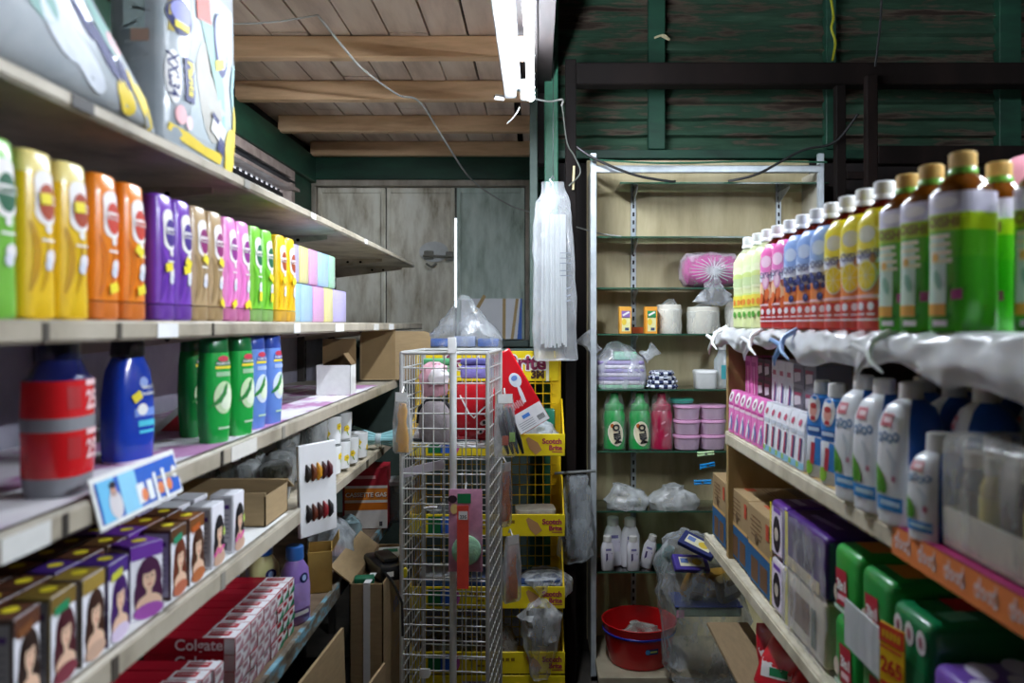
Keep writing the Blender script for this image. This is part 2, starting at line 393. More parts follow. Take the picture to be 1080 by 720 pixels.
mb = MB(); mb.box(.0, 2.45, -2.0, 3.75, z(2.10), z(2.16), DARKW); mb.box(-.045, .0, -2, 3.6, z(1.1), z(2.16), DARKW); struct(mb, 'ceiling_high')
# dark timber rail and posts
mb = MB(); mb.box(.16, 2.36, 3.28, 3.36, z(.99), z(1.08), DKWOOD, .004); struct(mb, 'trim_17')
mb = MB(); mb.box(1.235, 1.275, 3.29, 3.33, 0, z(.99), DKWOOD, .003); mb.box(1.345, 1.39, 3.25, 3.29, 0, z(1.02), DKWOOD, .003)
mb.box(1.275, 1.345, 3.28, 3.31, z(.60), z(.63), DKWOOD); struct(mb, 'trim_18')
mb = MB(); mb.box(1.39, 2.36, 3.25, 3.31, z(.655), z(.73), DKWOOD, .003); struct(mb, 'trim_19')

# fluorescent lamps
def lamp(loc, label, k=1.0):
    t = thing('fluorescent_lamp', label, 'lamp', loc)
    mb = MB(); WM = mat('#dfe3e3', .35, .03, 20); mb.box(-.128, -.082, 0, 1.24, .016, .088, WM, .004); mb.box(-.082, -.065, .01, 1.23, .04, .088, mat('#4a4d50', .6, .05, 20), .003); mb.build('housing', t)
    mb = MB()
    for y in (.015, 1.19): mb.box(-.066, -.014, y, y + .03, -.0, .08, WM, .004)
    mb.build('lamp_holder', t)
    mb = MB(); mb.tube([(-.026, .04, .008), (-.026, 1.20, .008)], .0135, glow('#eaf3ff', TUBE * k), 12); mb.build('tube', t)
    return t
l1 = lamp((0, 1.86, z(.862)), 'white fluorescent batten with one lit tube hanging under the ceiling joists', 3.2)
l2 = lamp((1.45, .55, z(.80)), 'second lit fluorescent batten hanging over the drinks side nearer the street', 5.5)
mb = MB()
for y in (.2, 1.0): mb.tube([(-.1, y, .085), (-.1, y, 1.34)], .004, mat('#777777', .4, .1, 20), 6)
mb.build('suspension_rod', l2)
# small round fitting and loose flex at the batten end
mb = MB(); mb.tube([(-.165, 3.1, z(.885)), (-.13, 3.1, z(.88))], .012, WHITE, 10); mb.tube([(-.17, 3.1, z(.885)), (-.165, 3.1, z(.885))], .006, BLACK, 8); mb.build('end_bracket', l1).location = (0, -1.86, -z(.862))

# cables
WCAB = mat('#a3a39e', .5, .1, 30); BCAB = mat('#101010', .5, .1, 30)
def cable(pts, r, m, label, name='cable'):
    P = [Vector(p) for p in pts]; Q = []
    for i in range(len(P) - 1):
        a = P[max(0, i - 1)]; b = P[i]; c = P[i + 1]; d = P[min(len(P) - 1, i + 2)]
        for k in range(8):
            t = k / 8; Q.append(.5 * (2 * b + (c - a) * t + (2 * a - 5 * b + 4 * c - d) * t * t + (3 * b - a - 3 * c + d) * t ** 3))
    Q.append(P[-1]); mb = MB(); mb.tube(Q, r, m, 6); return single(mb, name, label, 'cable')
def P3(u, v, Y): return (px(u, Y), Y, pz(v, Y))
cable([P3(180, 20, 2.5), P3(240, 25, 2.52), P3(290, 23, 2.55), P3(335, 16, 2.58)], .003, WCAB, 'white cable sagging along the first ceiling joist')
cable([P3(335, 16, 2.58), P3(368, 57, 2.80), P3(385, 75, 2.95), P3(420, 100, 3.25), P3(443, 108, 3.33), P3(470, 150, 3.7), P3(498, 190, 4.2), P3(535, 215, 4.4), P3(560, 224, 4.4)], .0042, WCAB, 'long white cable crossing the joists and dropping over the shutters')
cable([P3(604, 238, 3.6), P3(632, 246, 3.45), P3(655, 249, 3.3)], .003, WCAB, 'grey cable end between the hanging bag and the glass cabinet')
cable([P3(563, 104, 3.08), P3(580, 107, 3.2), P3(593, 105, 3.25), P3(592, 112, 3.28)], .004, WCAB, 'short white flex looped from the lit tube to the brown post')
cable([P3(548, 113, 3.08), P3(543, 122, 3.1), P3(535, 130, 3.12)], .003, WCAB, 'white flex tail dangling under the lamp end')
cable([P3(600, 148, 3.32), P3(625, 166, 3.3), P3(668, 184, 3.3), P3(705, 191, 3.32), P3(712, 191, 3.34)], .0055, BCAB, 'black cable drooping across the cabinet top beside the standard nearest the post')
cable([P3(768, 191, 3.34), P3(800, 183, 3.3), P3(845, 159, 3.3), P3(880, 150, 3.28), P3(905, 120, 3.24)], .0055, BCAB, 'black cable rising from the cabinet to the dark timber post')
cable([P3(930, -5, 3.2), P3(928, 30, 3.22), P3(923, 70, 3.24)], .005, BCAB, 'thin black cable hanging straight down above the dark rail')
cable([P3(876, -4, 3.5), P3(879, 18, 3.5), P3(877, 30, 3.5), P3(881, 45, 3.5), P3(878, 64, 3.5)], .006, mat('#8a8a18', .5), 'twisted yellow wire hanging against the weatherboards', 'wire')
cable([P3(690, 40, 3.53), P3(700, 37, 3.52), P3(706, 42, 3.53), P3(698, 38, 3.52)], .005, mat('#a59c7c', .7), 'short knotted string tied round the green batten', 'string')
cable([P3(593, 112, 3.25), P3(598, 150, 3.28), P3(606, 165, 3.28), P3(612, 182, 3.28), P3(600, 196, 3.28)], .003, mat('#565a52', .6), 'thin grey wire dangling beside the brown post', 'wire')
cable([P3(622, 168, 3.31), P3(700, 172, 3.31), P3(790, 170, 3.31), P3(872, 171, 3.31)], .004, mat('#1d5a40', .6), 'green cord stretched along the top of the glass cabinet', 'cord')
mb = MB(); mb.tube([P3(605.5, 175, 3.29), P3(604.5, 200, 3.29)], .005, mat('#c9bb8d', .6), 6); single(mb, 'stick', 'short pale stick hanging beside the brown post', 'stick')

# ------------------------------------------------------------------ shelving along the left
SH_EDGE = -.60
def slot_holes(mb, x, y, z0, z1, ax, m, face):
    zz = z0
    while zz < z1:
        if ax == 'x': mb.box(x - .001, x + .0015, y - .004, y + .004, zz, zz + .018, m)
        else: mb.box(x - .004, x + .004, y - .0015, y + .001, zz, zz + .018, m)
        zz += .036
gl = thing('gondola_shelving', 'long cream metal shop shelving with five tiers facing the bottles aisle', 'shelving', (-.81, 2.0, 0))
ginv = (.81, -2.0, 0)
def gpart(mb, name, label=None, par=gl):
    o = mb.build(name, par); 
    if par is gl: o.location = ginv
    if label: o['label'] = label
    return o
LAV = mat('', .6, scale=4, stops=[(.3, '#7d7a86'), (.7, '#a5a2b0')])
mb = MB(); mb.box(-1.03, -1.015, .3, 3.92, z(-1.3), z(.29), LAV); gpart(mb, 'back_panel')
HOLE = mat('#0c0b0a', .9)
for y in (.75, 1.6, 2.48, 3.36, 3.86):
    mb = MB(); mb.box(-1.015, -.985, y, y + .035, z(-1.5), z(.34), mat('#3d3833', .6, .1, 20), .002); slot_holes(mb, -.985, y + .018, z(-1.2), z(.3), 'x', HOLE, 1); gpart(mb, 'upright')
def lshelf(h, y0, y1, lip=.03, edge=SH_EDGE, m=STEEL, tags=(), brk=True):
    mb = MB(); mb.box(-1.015, edge - .004, y0, y1, z(h - .022), z(h - .006), m); mb.box(edge - .012, edge, y0, y1, z(h - lip), z(h), m, .003)
    mb.box(-1.015, edge - .004, y1 - .006, y1, z(h - lip), z(h - .0065), m)
    s = gpart(mb, 'shelf')
    mb = MB(); mb.box(edge - .0005, edge + .003, y0 + .02, y1 - .02, z(h - lip + .004), z(h - .004), STEELT, .001); mb.build('price_rail', s)
    for (ty, tw, c) in tags:
        mb = MB(); mb.box(edge + .003, edge + .0045, ty, ty + tw, z(h - lip + .003), z(h - .004), paper(c)); mb.build('price_tag', s)
    if brk:
        for y in (.767, 1.617, 2.497, 3.377, 3.872):
            if y0 < y < y1:
                mb = MB(); X0, X1 = -.99, edge - .06
                vs = [(X0, y - .004, z(h - .022)), (X1, y - .004, z(h - .022)), (X1, y - .004, z(h - .034)), (X0, y - .004, z(h - .075))]
                vs += [(a, b + .008, c) for a, b, c in vs]
                mb.add(vs, [(0, 1, 2, 3), (7, 6, 5, 4), (0, 4, 5, 1), (1, 5, 6, 2), (2, 6, 7, 3), (3, 7, 4, 0)], m)
                for q in (.25, .4): mb.ell(flat(y - .0045), X1 - .12 * (q * 3), z(h - .036), .006, .005, HOLE)
                mb.build('bracket', s)
    return s
lshelf(.30, .3, 3.88, .023, tags=((1.02, .05, '#2a2622'), (1.62, .03, '#8b887f'), (2.1, .04, '#efefec'), (2.75, .04, '#efefec')))
lshelf(.006, .3, 4.15, .03, m=STEELT, tags=((.96, .012, '#4b453c'), (1.13, .012, '#4b453c'), (1.25, .07, '#f2f2f0'), (1.46, .008, '#3a352e'), (1.95, .05, '#f0f0ee'), (2.35, .1, '#f4f4f2'), (2.9, .09, '#d9d7d0'), (3.2, .1, '#f0f0ee')))
lshelf(-.235, .3, 3.42, .036, tags=((.885, .09, '#d9d8d3'), (1.0, .012, '#35302b'), (1.50, .012, '#2b2722'), (1.55, .14, '#dedbd2'), (1.86, .02, '#8f8a80')))
lshelf(-.465, .3, 2.02, .04, tags=((1.115, .018, '#4a443c'), (1.5, .02, '#8f8a80')))
lshelf(-.475, 2.06, 3.30, .036, edge=-.605, m=mat('', .6, scale=8, stops=[(.3, '#7d7464'), (.55, '#b3a78f'), (.8, '#cfc7b6')], bump=.08), tags=((2.8, .03, '#3a352e'), (3.0, .12, '#5f5a4c')))
BLUEM = mat('', .45, scale=14, stops=[(.35, '#4a4238'), (.5, '#7d7464'), (.58, '#6fa3b5'), (.7, '#88bccb'), (.8, '#c7d6d6')], stretch=(1, 1, 3))
mb = MB(); mb.box(-1.015, -.604, .3, 3.35, z(-.81), z(-.79), mat('', .8, scale=6, stops=[(.3, '#5d4b39'), (.7, '#85705a')], stretch=(1, 4, 1))); s5 = gpart(mb, 'shelf', 'bare brown board lowest shelf')
mb = MB(); mb.box(-.615, -.602, .3, 3.35, z(-.83), z(-.785), BLUEM, .002); mb.build('edge_strip', s5)['label'] = 'worn pale blue painted edge strip'
mb = MB(); mb.box(-1.01, -.63, .3, 3.35, z(-1.5), z(-1.40), DKWOOD); gpart(mb, 'plinth')
# paper liners on the third tier
LIN = mat('', .6, scale=7, stops=[(.4, '#e9e7ea'), (.5, '#dcd4de'), (.56, '#b77fae'), (.75, '#cda0c4')], stretch=(1, .6, 1))
mb = MB(); mb.grid(lambda u, v: (-.99 + .38 * u, .7 + 2.35 * v, z(-.2325 + .0015 * noise.noise((u * 4, v * 9, 0)))), 8, 40, LIN); single(mb, 'shelf_liner', 'crumpled white and violet paper liner lying on the third tier', 'paper')
mb = MB(); mb.grid(lambda u, v: (-.97 + .36 * u, .7 + 1.25 * v, z(-.4625)), 2, 10, WHITE); single(mb, 'shelf_liner', 'plain white paper liner under the hair dye boxes', 'paper')

# ------------------------------------------------------------------ shelving along the right
RE = .56
CREAM = mat('', .6, scale=8, stops=[(.3, '#a1977f'), (.55, '#cfc7b0'), (.8, '#ddd7c6')], bump=.05)
gr = thing('gondola_shelving', 'cream shop shelving opposite with drinks on top and detergents below', 'shelving', (.78, 1.8, 0))
grinv = (-.78, -1.8, 0)
def rpart(mb, name, label=None):
    o = mb.build(name, gr); o.location = grinv
    if label: o['label'] = label
    return o
mb = MB(); mb.box(1.0, 1.02, .3, 2.55, z(-1.5), z(.0), mat('#4a443c', .7, .15, 8)); rpart(mb, 'back_panel')
mb = MB(); mb.box(.575, 1.0, 2.40, 2.425, z(-.72), z(-.02), mat('', .7, scale=6, stops=[(.3, '#8f7443'), (.7, '#b09461')], stretch=(3, 1, .5))); rpart(mb, 'side_panel', 'yellow-brown plywood end panel')
for h, y1, lip in ((-.012, 2.42, .035), (-.317, 2.38, .04), (-.70, 2.68, .04)):
    mb = MB(); mb.box(RE + .004, 1.0, .3, y1, z(h - .025), z(h - .006), CREAM); mb.box(RE, RE + .014, .3, y1, z(h - lip), z(h), CREAM, .003); s = rpart(mb, 'shelf')
    mb = MB(); mb.box(RE - .003, RE + .001, .35, y1 - .03, z(h - lip + .006), z(h - .006), CREAM, .001); mb.build('price_rail', s)
mb = MB(); mb.box(.60, .985, .3, 2.3, z(-.98), z(-.955), CARD2); rpart(mb, 'shelf', 'dark lowest board shelf')
for y in (.6, 1.5, 2.35):
    mb = MB(); mb.box(.965, 1.0, y, y + .04, 0, z(-.03), mat('#6f685a', .6, .1, 20)); rpart(mb, 'upright')
mb = MB(); mb.grid(lambda u, v: (.566 + .4 * u, .8 + 1.56 * v, z(-.315)), 2, 6, mat('#c6a86a', .7, .1, 12)); single(mb, 'shelf_liner', 'tan cardboard liner under the detergent bottles', 'paper')
# ------------------------------------------------------------------ left, top tier: nappy packs
def nappy_text(mb, s, cx, cz, k=1, rot=0):
    mb.rect(s, cx, cz, .055 * k, .028 * k, NAVY, 2, rot, nx=4, nz=1)
    mb.text(s, 'Pants', cx, cz, .02 * k, YEL, 3, rot, .02, width=.046 * k)
PKW = mat('', .25, scale=6, stops=[(.35, '#a6afb6'), (.55, '#bcc2c6'), (.75, '#a3b3b8')], bump=.15, coat=.1)
t = thing('nappy_pack', 'tall white nappy pack standing upright on the top tier', 'nappy pack', (-.655, 1.45, z(.3)), PI / 2)
secs = [(0, .15, .05, 6), (.02, .152, .056, 5), (.10, .154, .058, 5), (.16, .150, .055, 5), (.2, .154, .058, 5), (.36, .153, .056, 5), (.40, .15, .05, 6)]
mb = MB(); mb.loft(secs, PKW, 36); mb.build('pack', t)
sf = surf_of(secs); mb = MB()
MINT = paper('#86b3ab'); YG = paper('#f3d64a'); PINK = paper('#efb4b8')
mb.rect(sf, .03, .16, .22, .30, paper('#aebabd'), 1, nz=10, nx=8); mb.ell(sf, .0, .12, .05, .09, paper('#aca99f'), 2, .3); mb.strip(sf, [(-.06, .30), (.0, .22), (.05, .14), (.06, .06)], [.03, .05, .04, .02], MINT, 3)
mb.ell(sf, -.112, .215, .034, .030, NAVY, 4); mb.ell(sf, -.112, .222, .028, .020, paper('#8d8fd0'), 5); mb.rect(sf, -.112, .200, .04, .012, YEL, 6)
mb.rect(sf, -.135, .225, .012, .08, paper('#cbb64a'), 3); mb.rect(sf, -.03, .266, .06, .05, paper('#d8523f'), 4, .15)
mb.ell(sf, .045, .222, .030, .058, NAVY, 4, .22); mb.ell(sf, .045, .228, .025, .050, paper('#aab4e2'), 5, .22); mb.rect(sf, .04, .185, .040, .018, YEL, 6, .4); mb.ell(sf, .06, .25, .012, .02, WHITE, 6, .2)
mb.rect(sf, -.084, .118, .032, .075, NAVY, 4, 0, 4, 4); mb.text(sf, 'Pants', -.080, .12, .02, YEL, 5, -PI / 2, .03, width=.06); mb.ell(sf, -.128, .112, .018, .045, paper('#f4f2f0'), 3)
mb.text(sf, 'XXL34', -.130, .115, .03, NAVY, 4, -PI / 2, .02, width=.075, sx=.8)
for q in range(4): mb.rect(sf, -.108, .135 - q * .014, .008, .006, paper('#9aa0b4'), 4)
mb.ell(sf, -.112, .052, .016, .016, PINK, 4); mb.ell(sf, -.085, .045, .012, .012, paper('#f2cdd2'), 4)
mb.rect(sf, .035, .062, .06, .035, WHITE, 5, -.35); mb.rect(sf, .05, .035, .03, .028, NAVY, 5, -.3); mb.rect(sf, .02, .08, .03, .01, NAVY, 6, -.35)
mb.strip(sf, [(-.14, .028), (-.09, .018), (-.02, .012), (.06, .012)], [.012, .02, .014, .02], YG, 4); mb.ell(sf, .105, .035, .035, .045, YG, 4); mb.ell(sf, .12, .08, .012, .05, YG, 5); mb.ell(sf, .115, .16, .01, .05, paper('#a9d4d8'), 4)
mb.build('front_print', t)
mb = MB(); mb.at((-.146, 0, 0), (0, 0, -PI / 2)); 
for q in range(14): mb.rect(flat(-.0115), -.015 + .03 * ((q * 37) % 10) / 10, .03 + q * .026, .03, .004, mat('#b9c0c4', .3, .1, 30), 1, R.uniform(-.6, .6), 1, 1)
mb.rect(flat(-.0115), 0, .26, .035, .16, paper('#cfe3e2'), 1); mb.rect(flat(-.0115), .01, .17, .03, .02, paper('#d9b29d'), 2)
mb.build('side_gusset', t)
t = thing('nappy_pack', 'white nappy pack lying on its side nearest the street, tapering end towards the tall pack', 'nappy pack', (-.685, 1.28, z(.3)))
mb = MB(); prof = [(0, .07, .006), (.06, .085, .03), (.14, .088, .058), (.26, .09, .10), (.36, .09, .135), (.5, .09, .15), (.6, .07, .12)]
secs2 = [(a, b, c, 4, 0, c + .002) for a, b, c in prof]
# lofted along the pack: profile z runs towards the viewer, thickness grows upwards
T0 = Matrix(((1, 0, 0, 0), (0, 0, -1, 0), (0, 1, 0, 0), (0, 0, 0, 1)))
mb.T = T0; mb.loft(secs2, PKW, 30); mb.build('pack', t)
mb = MB()
def side(a, zz):
    # pack outline, seen from the aisle: a = distance along from the tip
    return None
for (a, h, rx, rz, m, rt) in ((.10, .05, .03, .015, YG, .6), (.23, .05, .06, .025, paper('#e2e8f0'), .4), (.24, .10, .035, .012, NAVY, .5), (.30, .12, .02, .012, NAVY, .1), (.34, .10, .05, .03, MINT, .3), (.27, .155, .04, .018, MINT, .5), (.16, .095, .02, .012, PINK, .3), (.36, .16, .03, .012, paper('#c8a04a'), .5), (.06, .030, .045, .022, YG, .45), (.12, .03, .03, .02, YG, .3), (.18, .075, .05, .02, NAVY, .5), (.13, .06, .02, .018, NAVY, .5), (.20, .12, .06, .035, MINT, .5), (.33, .20, .05, .035, NAVY, .4), (.33, .20, .04, .025, YEL, .4), (.28, .07, .05, .03, paper('#dfe6ee'), .3), (.4, .1, .035, .03, NAVY, .2)):
    rad = min(max(.0, h), .3)
    vs = []; n = 14
    for r_ in (0, 1):
        for k in range(1 if r_ == 0 else n):
            q = 2 * PI * k / n; da = math.cos(q) * rx * r_; dz = math.sin(q) * rz * r_
            A = a - (da * math.cos(rt) - dz * math.sin(rt)); Hh = h + (da * math.sin(-rt) + dz * math.cos(rt)) * 1
            # half width at that height
            for i in range(len(prof) - 1):
                if prof[i][0] <= A <= prof[i + 1][0]:
                    f = (A - prof[i][0]) / (prof[i + 1][0] - prof[i][0]); wx = prof[i][1] + f * (prof[i + 1][1] - prof[i][1]); wz = prof[i][2] + f * (prof[i + 1][2] - prof[i][2]); break
            else: wx, wz = .08, .14
            u = min(.97, abs(Hh - wz) / max(wz, .004)); xx = wx * (1 - u ** 4) ** .25 + .0012
            vs.append((xx, -A, Hh))
    mb.add(vs, [(0, 1 + k, 1 + (k + 1) % n) for k in range(n)], m)
mb.build('side_print', t)

# ------------------------------------------------------------------ left, second tier: shampoo
def shampoo(c, cap, logo, name='shampoo_bottle', dark=None, text='sunsilk', capbottom=True):
    t = thing(name, 'bottle', 'shampoo bottle')
    body = plastic(c, .28)
    secs = [(.0, .030, .018, 3), (.003, .0335, .0205, 3), (.028, .0335, .0205, 3), (.06, .0325, .020, 2.8), (.10, .0330, .021, 2.6), (.15, .0325, .0205, 2.6), (.178, .0295, .0185, 2.8), (.203, .0275, .0165, 3.2), (.2065, .024, .014, 3)]
    b0 = secs if not capbottom else secs[2:]
    mb = MB(); 
    if capbottom: mb.loft([(.0275, .031, .019, 3)] + secs[2:], body, 28)
    else: mb.loft(secs[:7] + [(.1782, .028, .017, 3)], body, 28)
    mb.build('body', t)
    mb = MB(); cm = plastic(cap, .3)
    if capbottom: mb.loft(secs[:2] + [(.026, .0335, .0205, 3)], cm, 28)
    else: mb.loft([(.1782, .0297, .0187, 2.8)] + secs[7:], cm, 28)
    mb.build('cap', t)
    sf = surf_of(secs); mb = MB()
    if dark: 
        dm = plastic(dark, .3)
        mb.strip(sf, [(-.022 + .012 * math.sin(q / 8 * 3.1), .034 + .085 * q / 8) for q in range(9)], [.003 + .010 * math.sin(PI * q / 8) for q in range(9)], dm, 1)
        mb.strip(sf, [(-.004 + .014 * math.sin(q / 8 * 2.6), .034 + .07 * q / 8) for q in range(9)], [.002 + .007 * math.sin(PI * q / 8) for q in range(9)], dm, 1)
    W = paper('#f3eeea'); L = paper(logo)
    mb.rect(sf, .005, .150, .040, .040, W, 1, nx=6, nz=5); mb.ell(sf, .005, .170, .020, .014, W, 1.2); mb.ell(sf, .005, .130, .020, .014, W, 1.3)
    mb.ell(sf, .007, .145, .0175, .023, L, 2); mb.rect(sf, .007, .148, .034, .0105, W, 3); mb.text(sf, text, .007, .148, .010, L, 4, 0, .02, width=.030)
    mb.ell(sf, .008, .112, .006, .006, W, 2, n=10); mb.ell(sf, .014, .078, .011, .009, paper('#e9e3e4'), 2, n=10); mb.ell(sf, .009, .068, .008, .008, paper('#d9dbe4'), 3, n=10)
    mb.rect(sf, .008, .098, .026, .003, W, 2, nx=4, nz=1)
    mb.build('label_print', t)
    return t
def sticker(o, x, zz, rot):
    mb = MB(); mb.rect(surf_of([(.0, .0335, .0205, 3), (.06, .0325, .020, 2.8), (.10, .0330, .021, 2.6), (.15, .0325, .0205, 2.6), (.178, .0295, .0185, 2.8), (.2065, .024, .014, 3)]), x, zz, .021, .014, paper('#f4e02c'), 6, rot, 3, 2)
    mb.build('price_sticker', o)
YS = {}
kinds = {'green0': ('#79bd45', '#8cc85c', '#0f5d3a', None, False), 'yellow': ('#eec21f', '#f3df8a', '#a83a12', '#c8950c', False), 'orange': ('#f58a1c', '#d9762a', '#c8321a', '#dd7310', True),
         'purple': ('#7a3fb8', '#6a3aa0', '#3b1580', '#6330a2', True), 'tan': ('#bda076', '#a88c62', '#8a1568', '#a68a60', True), 'pink': ('#f58fd4', '#c9709f', '#8a1a84', '#ee7cc8', True),
         'green': ('#7fd13c', '#86b060', '#10613c', '#66b82c', True), 'gold': ('#ffcb1f', '#d9a838', '#a8480f', '#efb60c', True)}
protos = {k: shampoo(v[0], v[1], v[2], dark=v[3], capbottom=v[4]) for k, v in kinds.items()}
GS = 'shampoo bottles on the eye-level tier'
row = [('green0', .84, 'pale green shampoo bottle nearest the street, cut by the picture edge'),
       ('yellow', .912, 'golden yellow pale-capped shampoo bottle next to the pale green one'), ('yellow', .983, 'golden yellow pale-capped shampoo bottle next to the orange ones'),
       ('orange', 1.060, 'orange shampoo bottle beside the yellow ones, sticker low down'), ('orange', 1.136, 'orange shampoo bottle beside the purple ones, sticker on its logo'),
       ('purple', 1.232, 'purple shampoo bottle beside the orange ones'), ('purple', 1.297, 'purple shampoo bottle beside the tan ones'),
       ('tan', 1.362, 'tan shampoo bottle beside the purple ones'), ('tan', 1.432, 'tan shampoo bottle beside the pink ones, sticker near its foot'),
       ('pink', 1.502, 'pink shampoo bottle beside the tan ones'), ('pink', 1.570, 'pink shampoo bottle beside the bright green ones'),
       ('green', 1.642, 'bright green shampoo bottle beside the pink ones'), ('green', 1.714, 'bright green shampoo bottle beside the bright yellow ones'),
       ('gold', 1.806, 'bright yellow shampoo bottle beside the bright green ones'), ('gold', 1.876, 'bright yellow shampoo bottle beside the pastel packs')]
stk = [None, (.0, .148, .1), (.0, .148, .05), (.004, .046, .25), (-.002, .105, -.6), (-.004, .088, .2), (.0, .1, -.5), (.006, .112, -.4), (.012, .035, -.5), (.0, .035, .5), (.014, .035, -.5), (.004, .055, 1.4), (.0, .1, -.5), (.0, .1, .4), (.004, .1, -.4)]
for i, (k, y, lb) in enumerate(row):
    o = put(protos[k], (-.628, y * 1.035 + .037, z(.0062)), PI / 2 - .06 + R.uniform(-.03, .03), lb, GS)
    if stk[i]: sticker(o, *stk[i])
# pastel packs, two layers
def pastel(c, w, h, name='tissue_pack'):
    t = thing(name, 'pack', 'tissue pack'); mb = MB(); mb.cbox(0, 0, 0, w, .10, h, mat(c, .3, .06, 20, coat=.4), .005, 2); mb.build('pack', t)
    mb = MB(); W = paper('#f0eef2')
    for q in range(max(2, int(w / .014))): mb.rect(flat(-.0503), -w / 2 + .008 + q * .014, h / 2, .0015, h * .86, W, 1, 0, 1, 1)
    mb.build('line_print', t); return t
GP = 'pastel packs in two layers on the eye-level tier'
PC = {'blue': '#a9cdf0', 'yellow': '#e9dc8e', 'pink': '#e3a6d2', 'lilac': '#c0b3e6', 'green': '#a6d8b4', 'aqua': '#a5d3dc'}
for j, (h0, ls) in enumerate(((.0062, [(1.978, 2.036, 'aqua', 'pale aqua pack at the bottom beside the yellow bottle'), (2.036, 2.145, 'blue', 'pale blue pack in the bottom layer'), (2.145, 2.26, 'pink', 'pale pink pack in the bottom layer'), (2.26, 2.36, 'yellow', 'pale yellow pack in the bottom layer'), (2.36, 2.52, 'lilac', 'wide lilac pack ending the bottom layer')]),
                             (.1082, [(1.97, 2.024, 'lilac', 'lilac pack on top beside the yellow bottle'), (2.024, 2.107, 'yellow', 'pale yellow pack in the top layer'), (2.107, 2.196, 'pink', 'pinkish lilac pack in the top layer'), (2.196, 2.308, 'blue', 'pale blue pack in the top layer'), (2.308, 2.383, 'green', 'pale green pack ending the top layer')]))):
    for a, b, c, lb in ls:
        o = pastel(PC[c], (b - a) * 1.02 - .003, .1 if j == 0 else .098); o.location = (-.668, (a + b) / 2 * 1.022, z(h0)); o.rotation_euler = (0, 0, PI / 2); o['label'] = lb + ' of pastel packs' if 'packs' not in lb else lb; o['group'] = GP
mb = MB(); mb.cbox(0, 0, 0, .09, .06, .16, plastic('#6e3423'), .006, 2); mb.cbox(0, -.0303, .05, .07, .001, .06, paper('#a06a4a')); single(mb, 'carton', 'dark reddish-brown carton behind the pastel packs', 'carton', (-.80, 2.62, z(.0062)))
# ------------------------------------------------------------------ left, third tier
RED = plastic('#d21c22', .25); NV = plastic('#141b52', .25); GRY = plastic('#8b8d92', .4)
t = thing('shampoo_bottle', 'big red-sleeved bottle with navy cap and grey bands nearest the street', 'bottle', (-.665, 1.105, z(-.234)), PI / 2 + .12)
secs = [(0, .046, .036, 2.6, 0, 0, GRY), (.028, .050, .039, 2.6, 0, 0, RED), (.03, .0505, .0395, 2.6, 0, 0, RED), (.09, .0515, .040, 2.6, 0, 0, GRY), (.108, .0515, .040, 2.6, 0, 0, RED), (.158, .0500, .039, 2.6, 0, 0, NV), (.163, .043, .034, 2.4, 0, 0, NV), (.185, .03, .027, 2, 0, 0, NV)]
mb = MB(); mb.loft(secs, RED, 30); mb.build('body', t)
mb = MB(); mb.loft([(.185, .027, .025, 2), (.188, .029, .027, 2), (.208, .029, .027, 2), (.21, .026, .024, 2)], plastic('#0c1030'), 24); mb.build('cap', t)
sf = surf_of(secs); mb = MB(); PKT = paper('#f2c9cb')
for h in (.13, .062): mb.text(sf, '25', .008, h, .045, PKT, 2, 0, .03, width=.034); mb.rect(sf, .008, h + .024, .034, .008, PKT, 2); mb.rect(sf, -.03, h + .005, .02, .03, paper('#b51a20'), 1)
mb.build('sleeve_print', t)
t = thing('shampoo_bottle', 'blue shampoo bottle with black cap and white foot beside the red one', 'bottle', (-.70, 1.36, z(-.234)), PI / 2 - .25)
BL = plastic('#1a3fb0', .22); secs = [(0, .040, .024, 3), (.005, .044, .027, 3), (.05, .0455, .029, 3), (.11, .0445, .0285, 3), (.155, .038, .025, 3), (.178, .027, .020, 2.6)]
mb = MB(); mb.loft([q + (0, 0, plastic('#e2dfee') if i < 1 else BL) if len(q) == 4 else q for i, q in enumerate(secs)], BL, 30); mb.build('body', t)
mb = MB(); mb.loft([(.178, .026, .019, 2.6), (.182, .029, .022, 2.6), (.206, .027, .021, 2.6), (.21, .023, .018, 2.6)], plastic('#10131c'), 24); mb.build('cap', t)
sf = surf_of(secs); mb = MB(); CY = paper('#4cc3d9'); PB = paper('#9fb6ee')
mb.ell(sf, .006, .135, .010, .010, PB, 2); mb.text(sf, 'head &', .016, .128, .012, WHITE, 3, 0, .02, width=.03); mb.text(sf, 'shoulders', .014, .117, .012, WHITE, 3, 0, .02, width=.04)
mb.rect(sf, .008, .085, .05, .014, paper('#6f8fd6'), 2); mb.ell(sf, .0, .09, .012, .010, WHITE, 3); mb.rect(sf, .012, .066, .042, .010, CY, 2); mb.rect(sf, .012, .052, .038, .005, CY, 2)
mb.rect(sf, -.012, .112, .02, .015, YEL, 4, .5); mb.build('label_print', t)
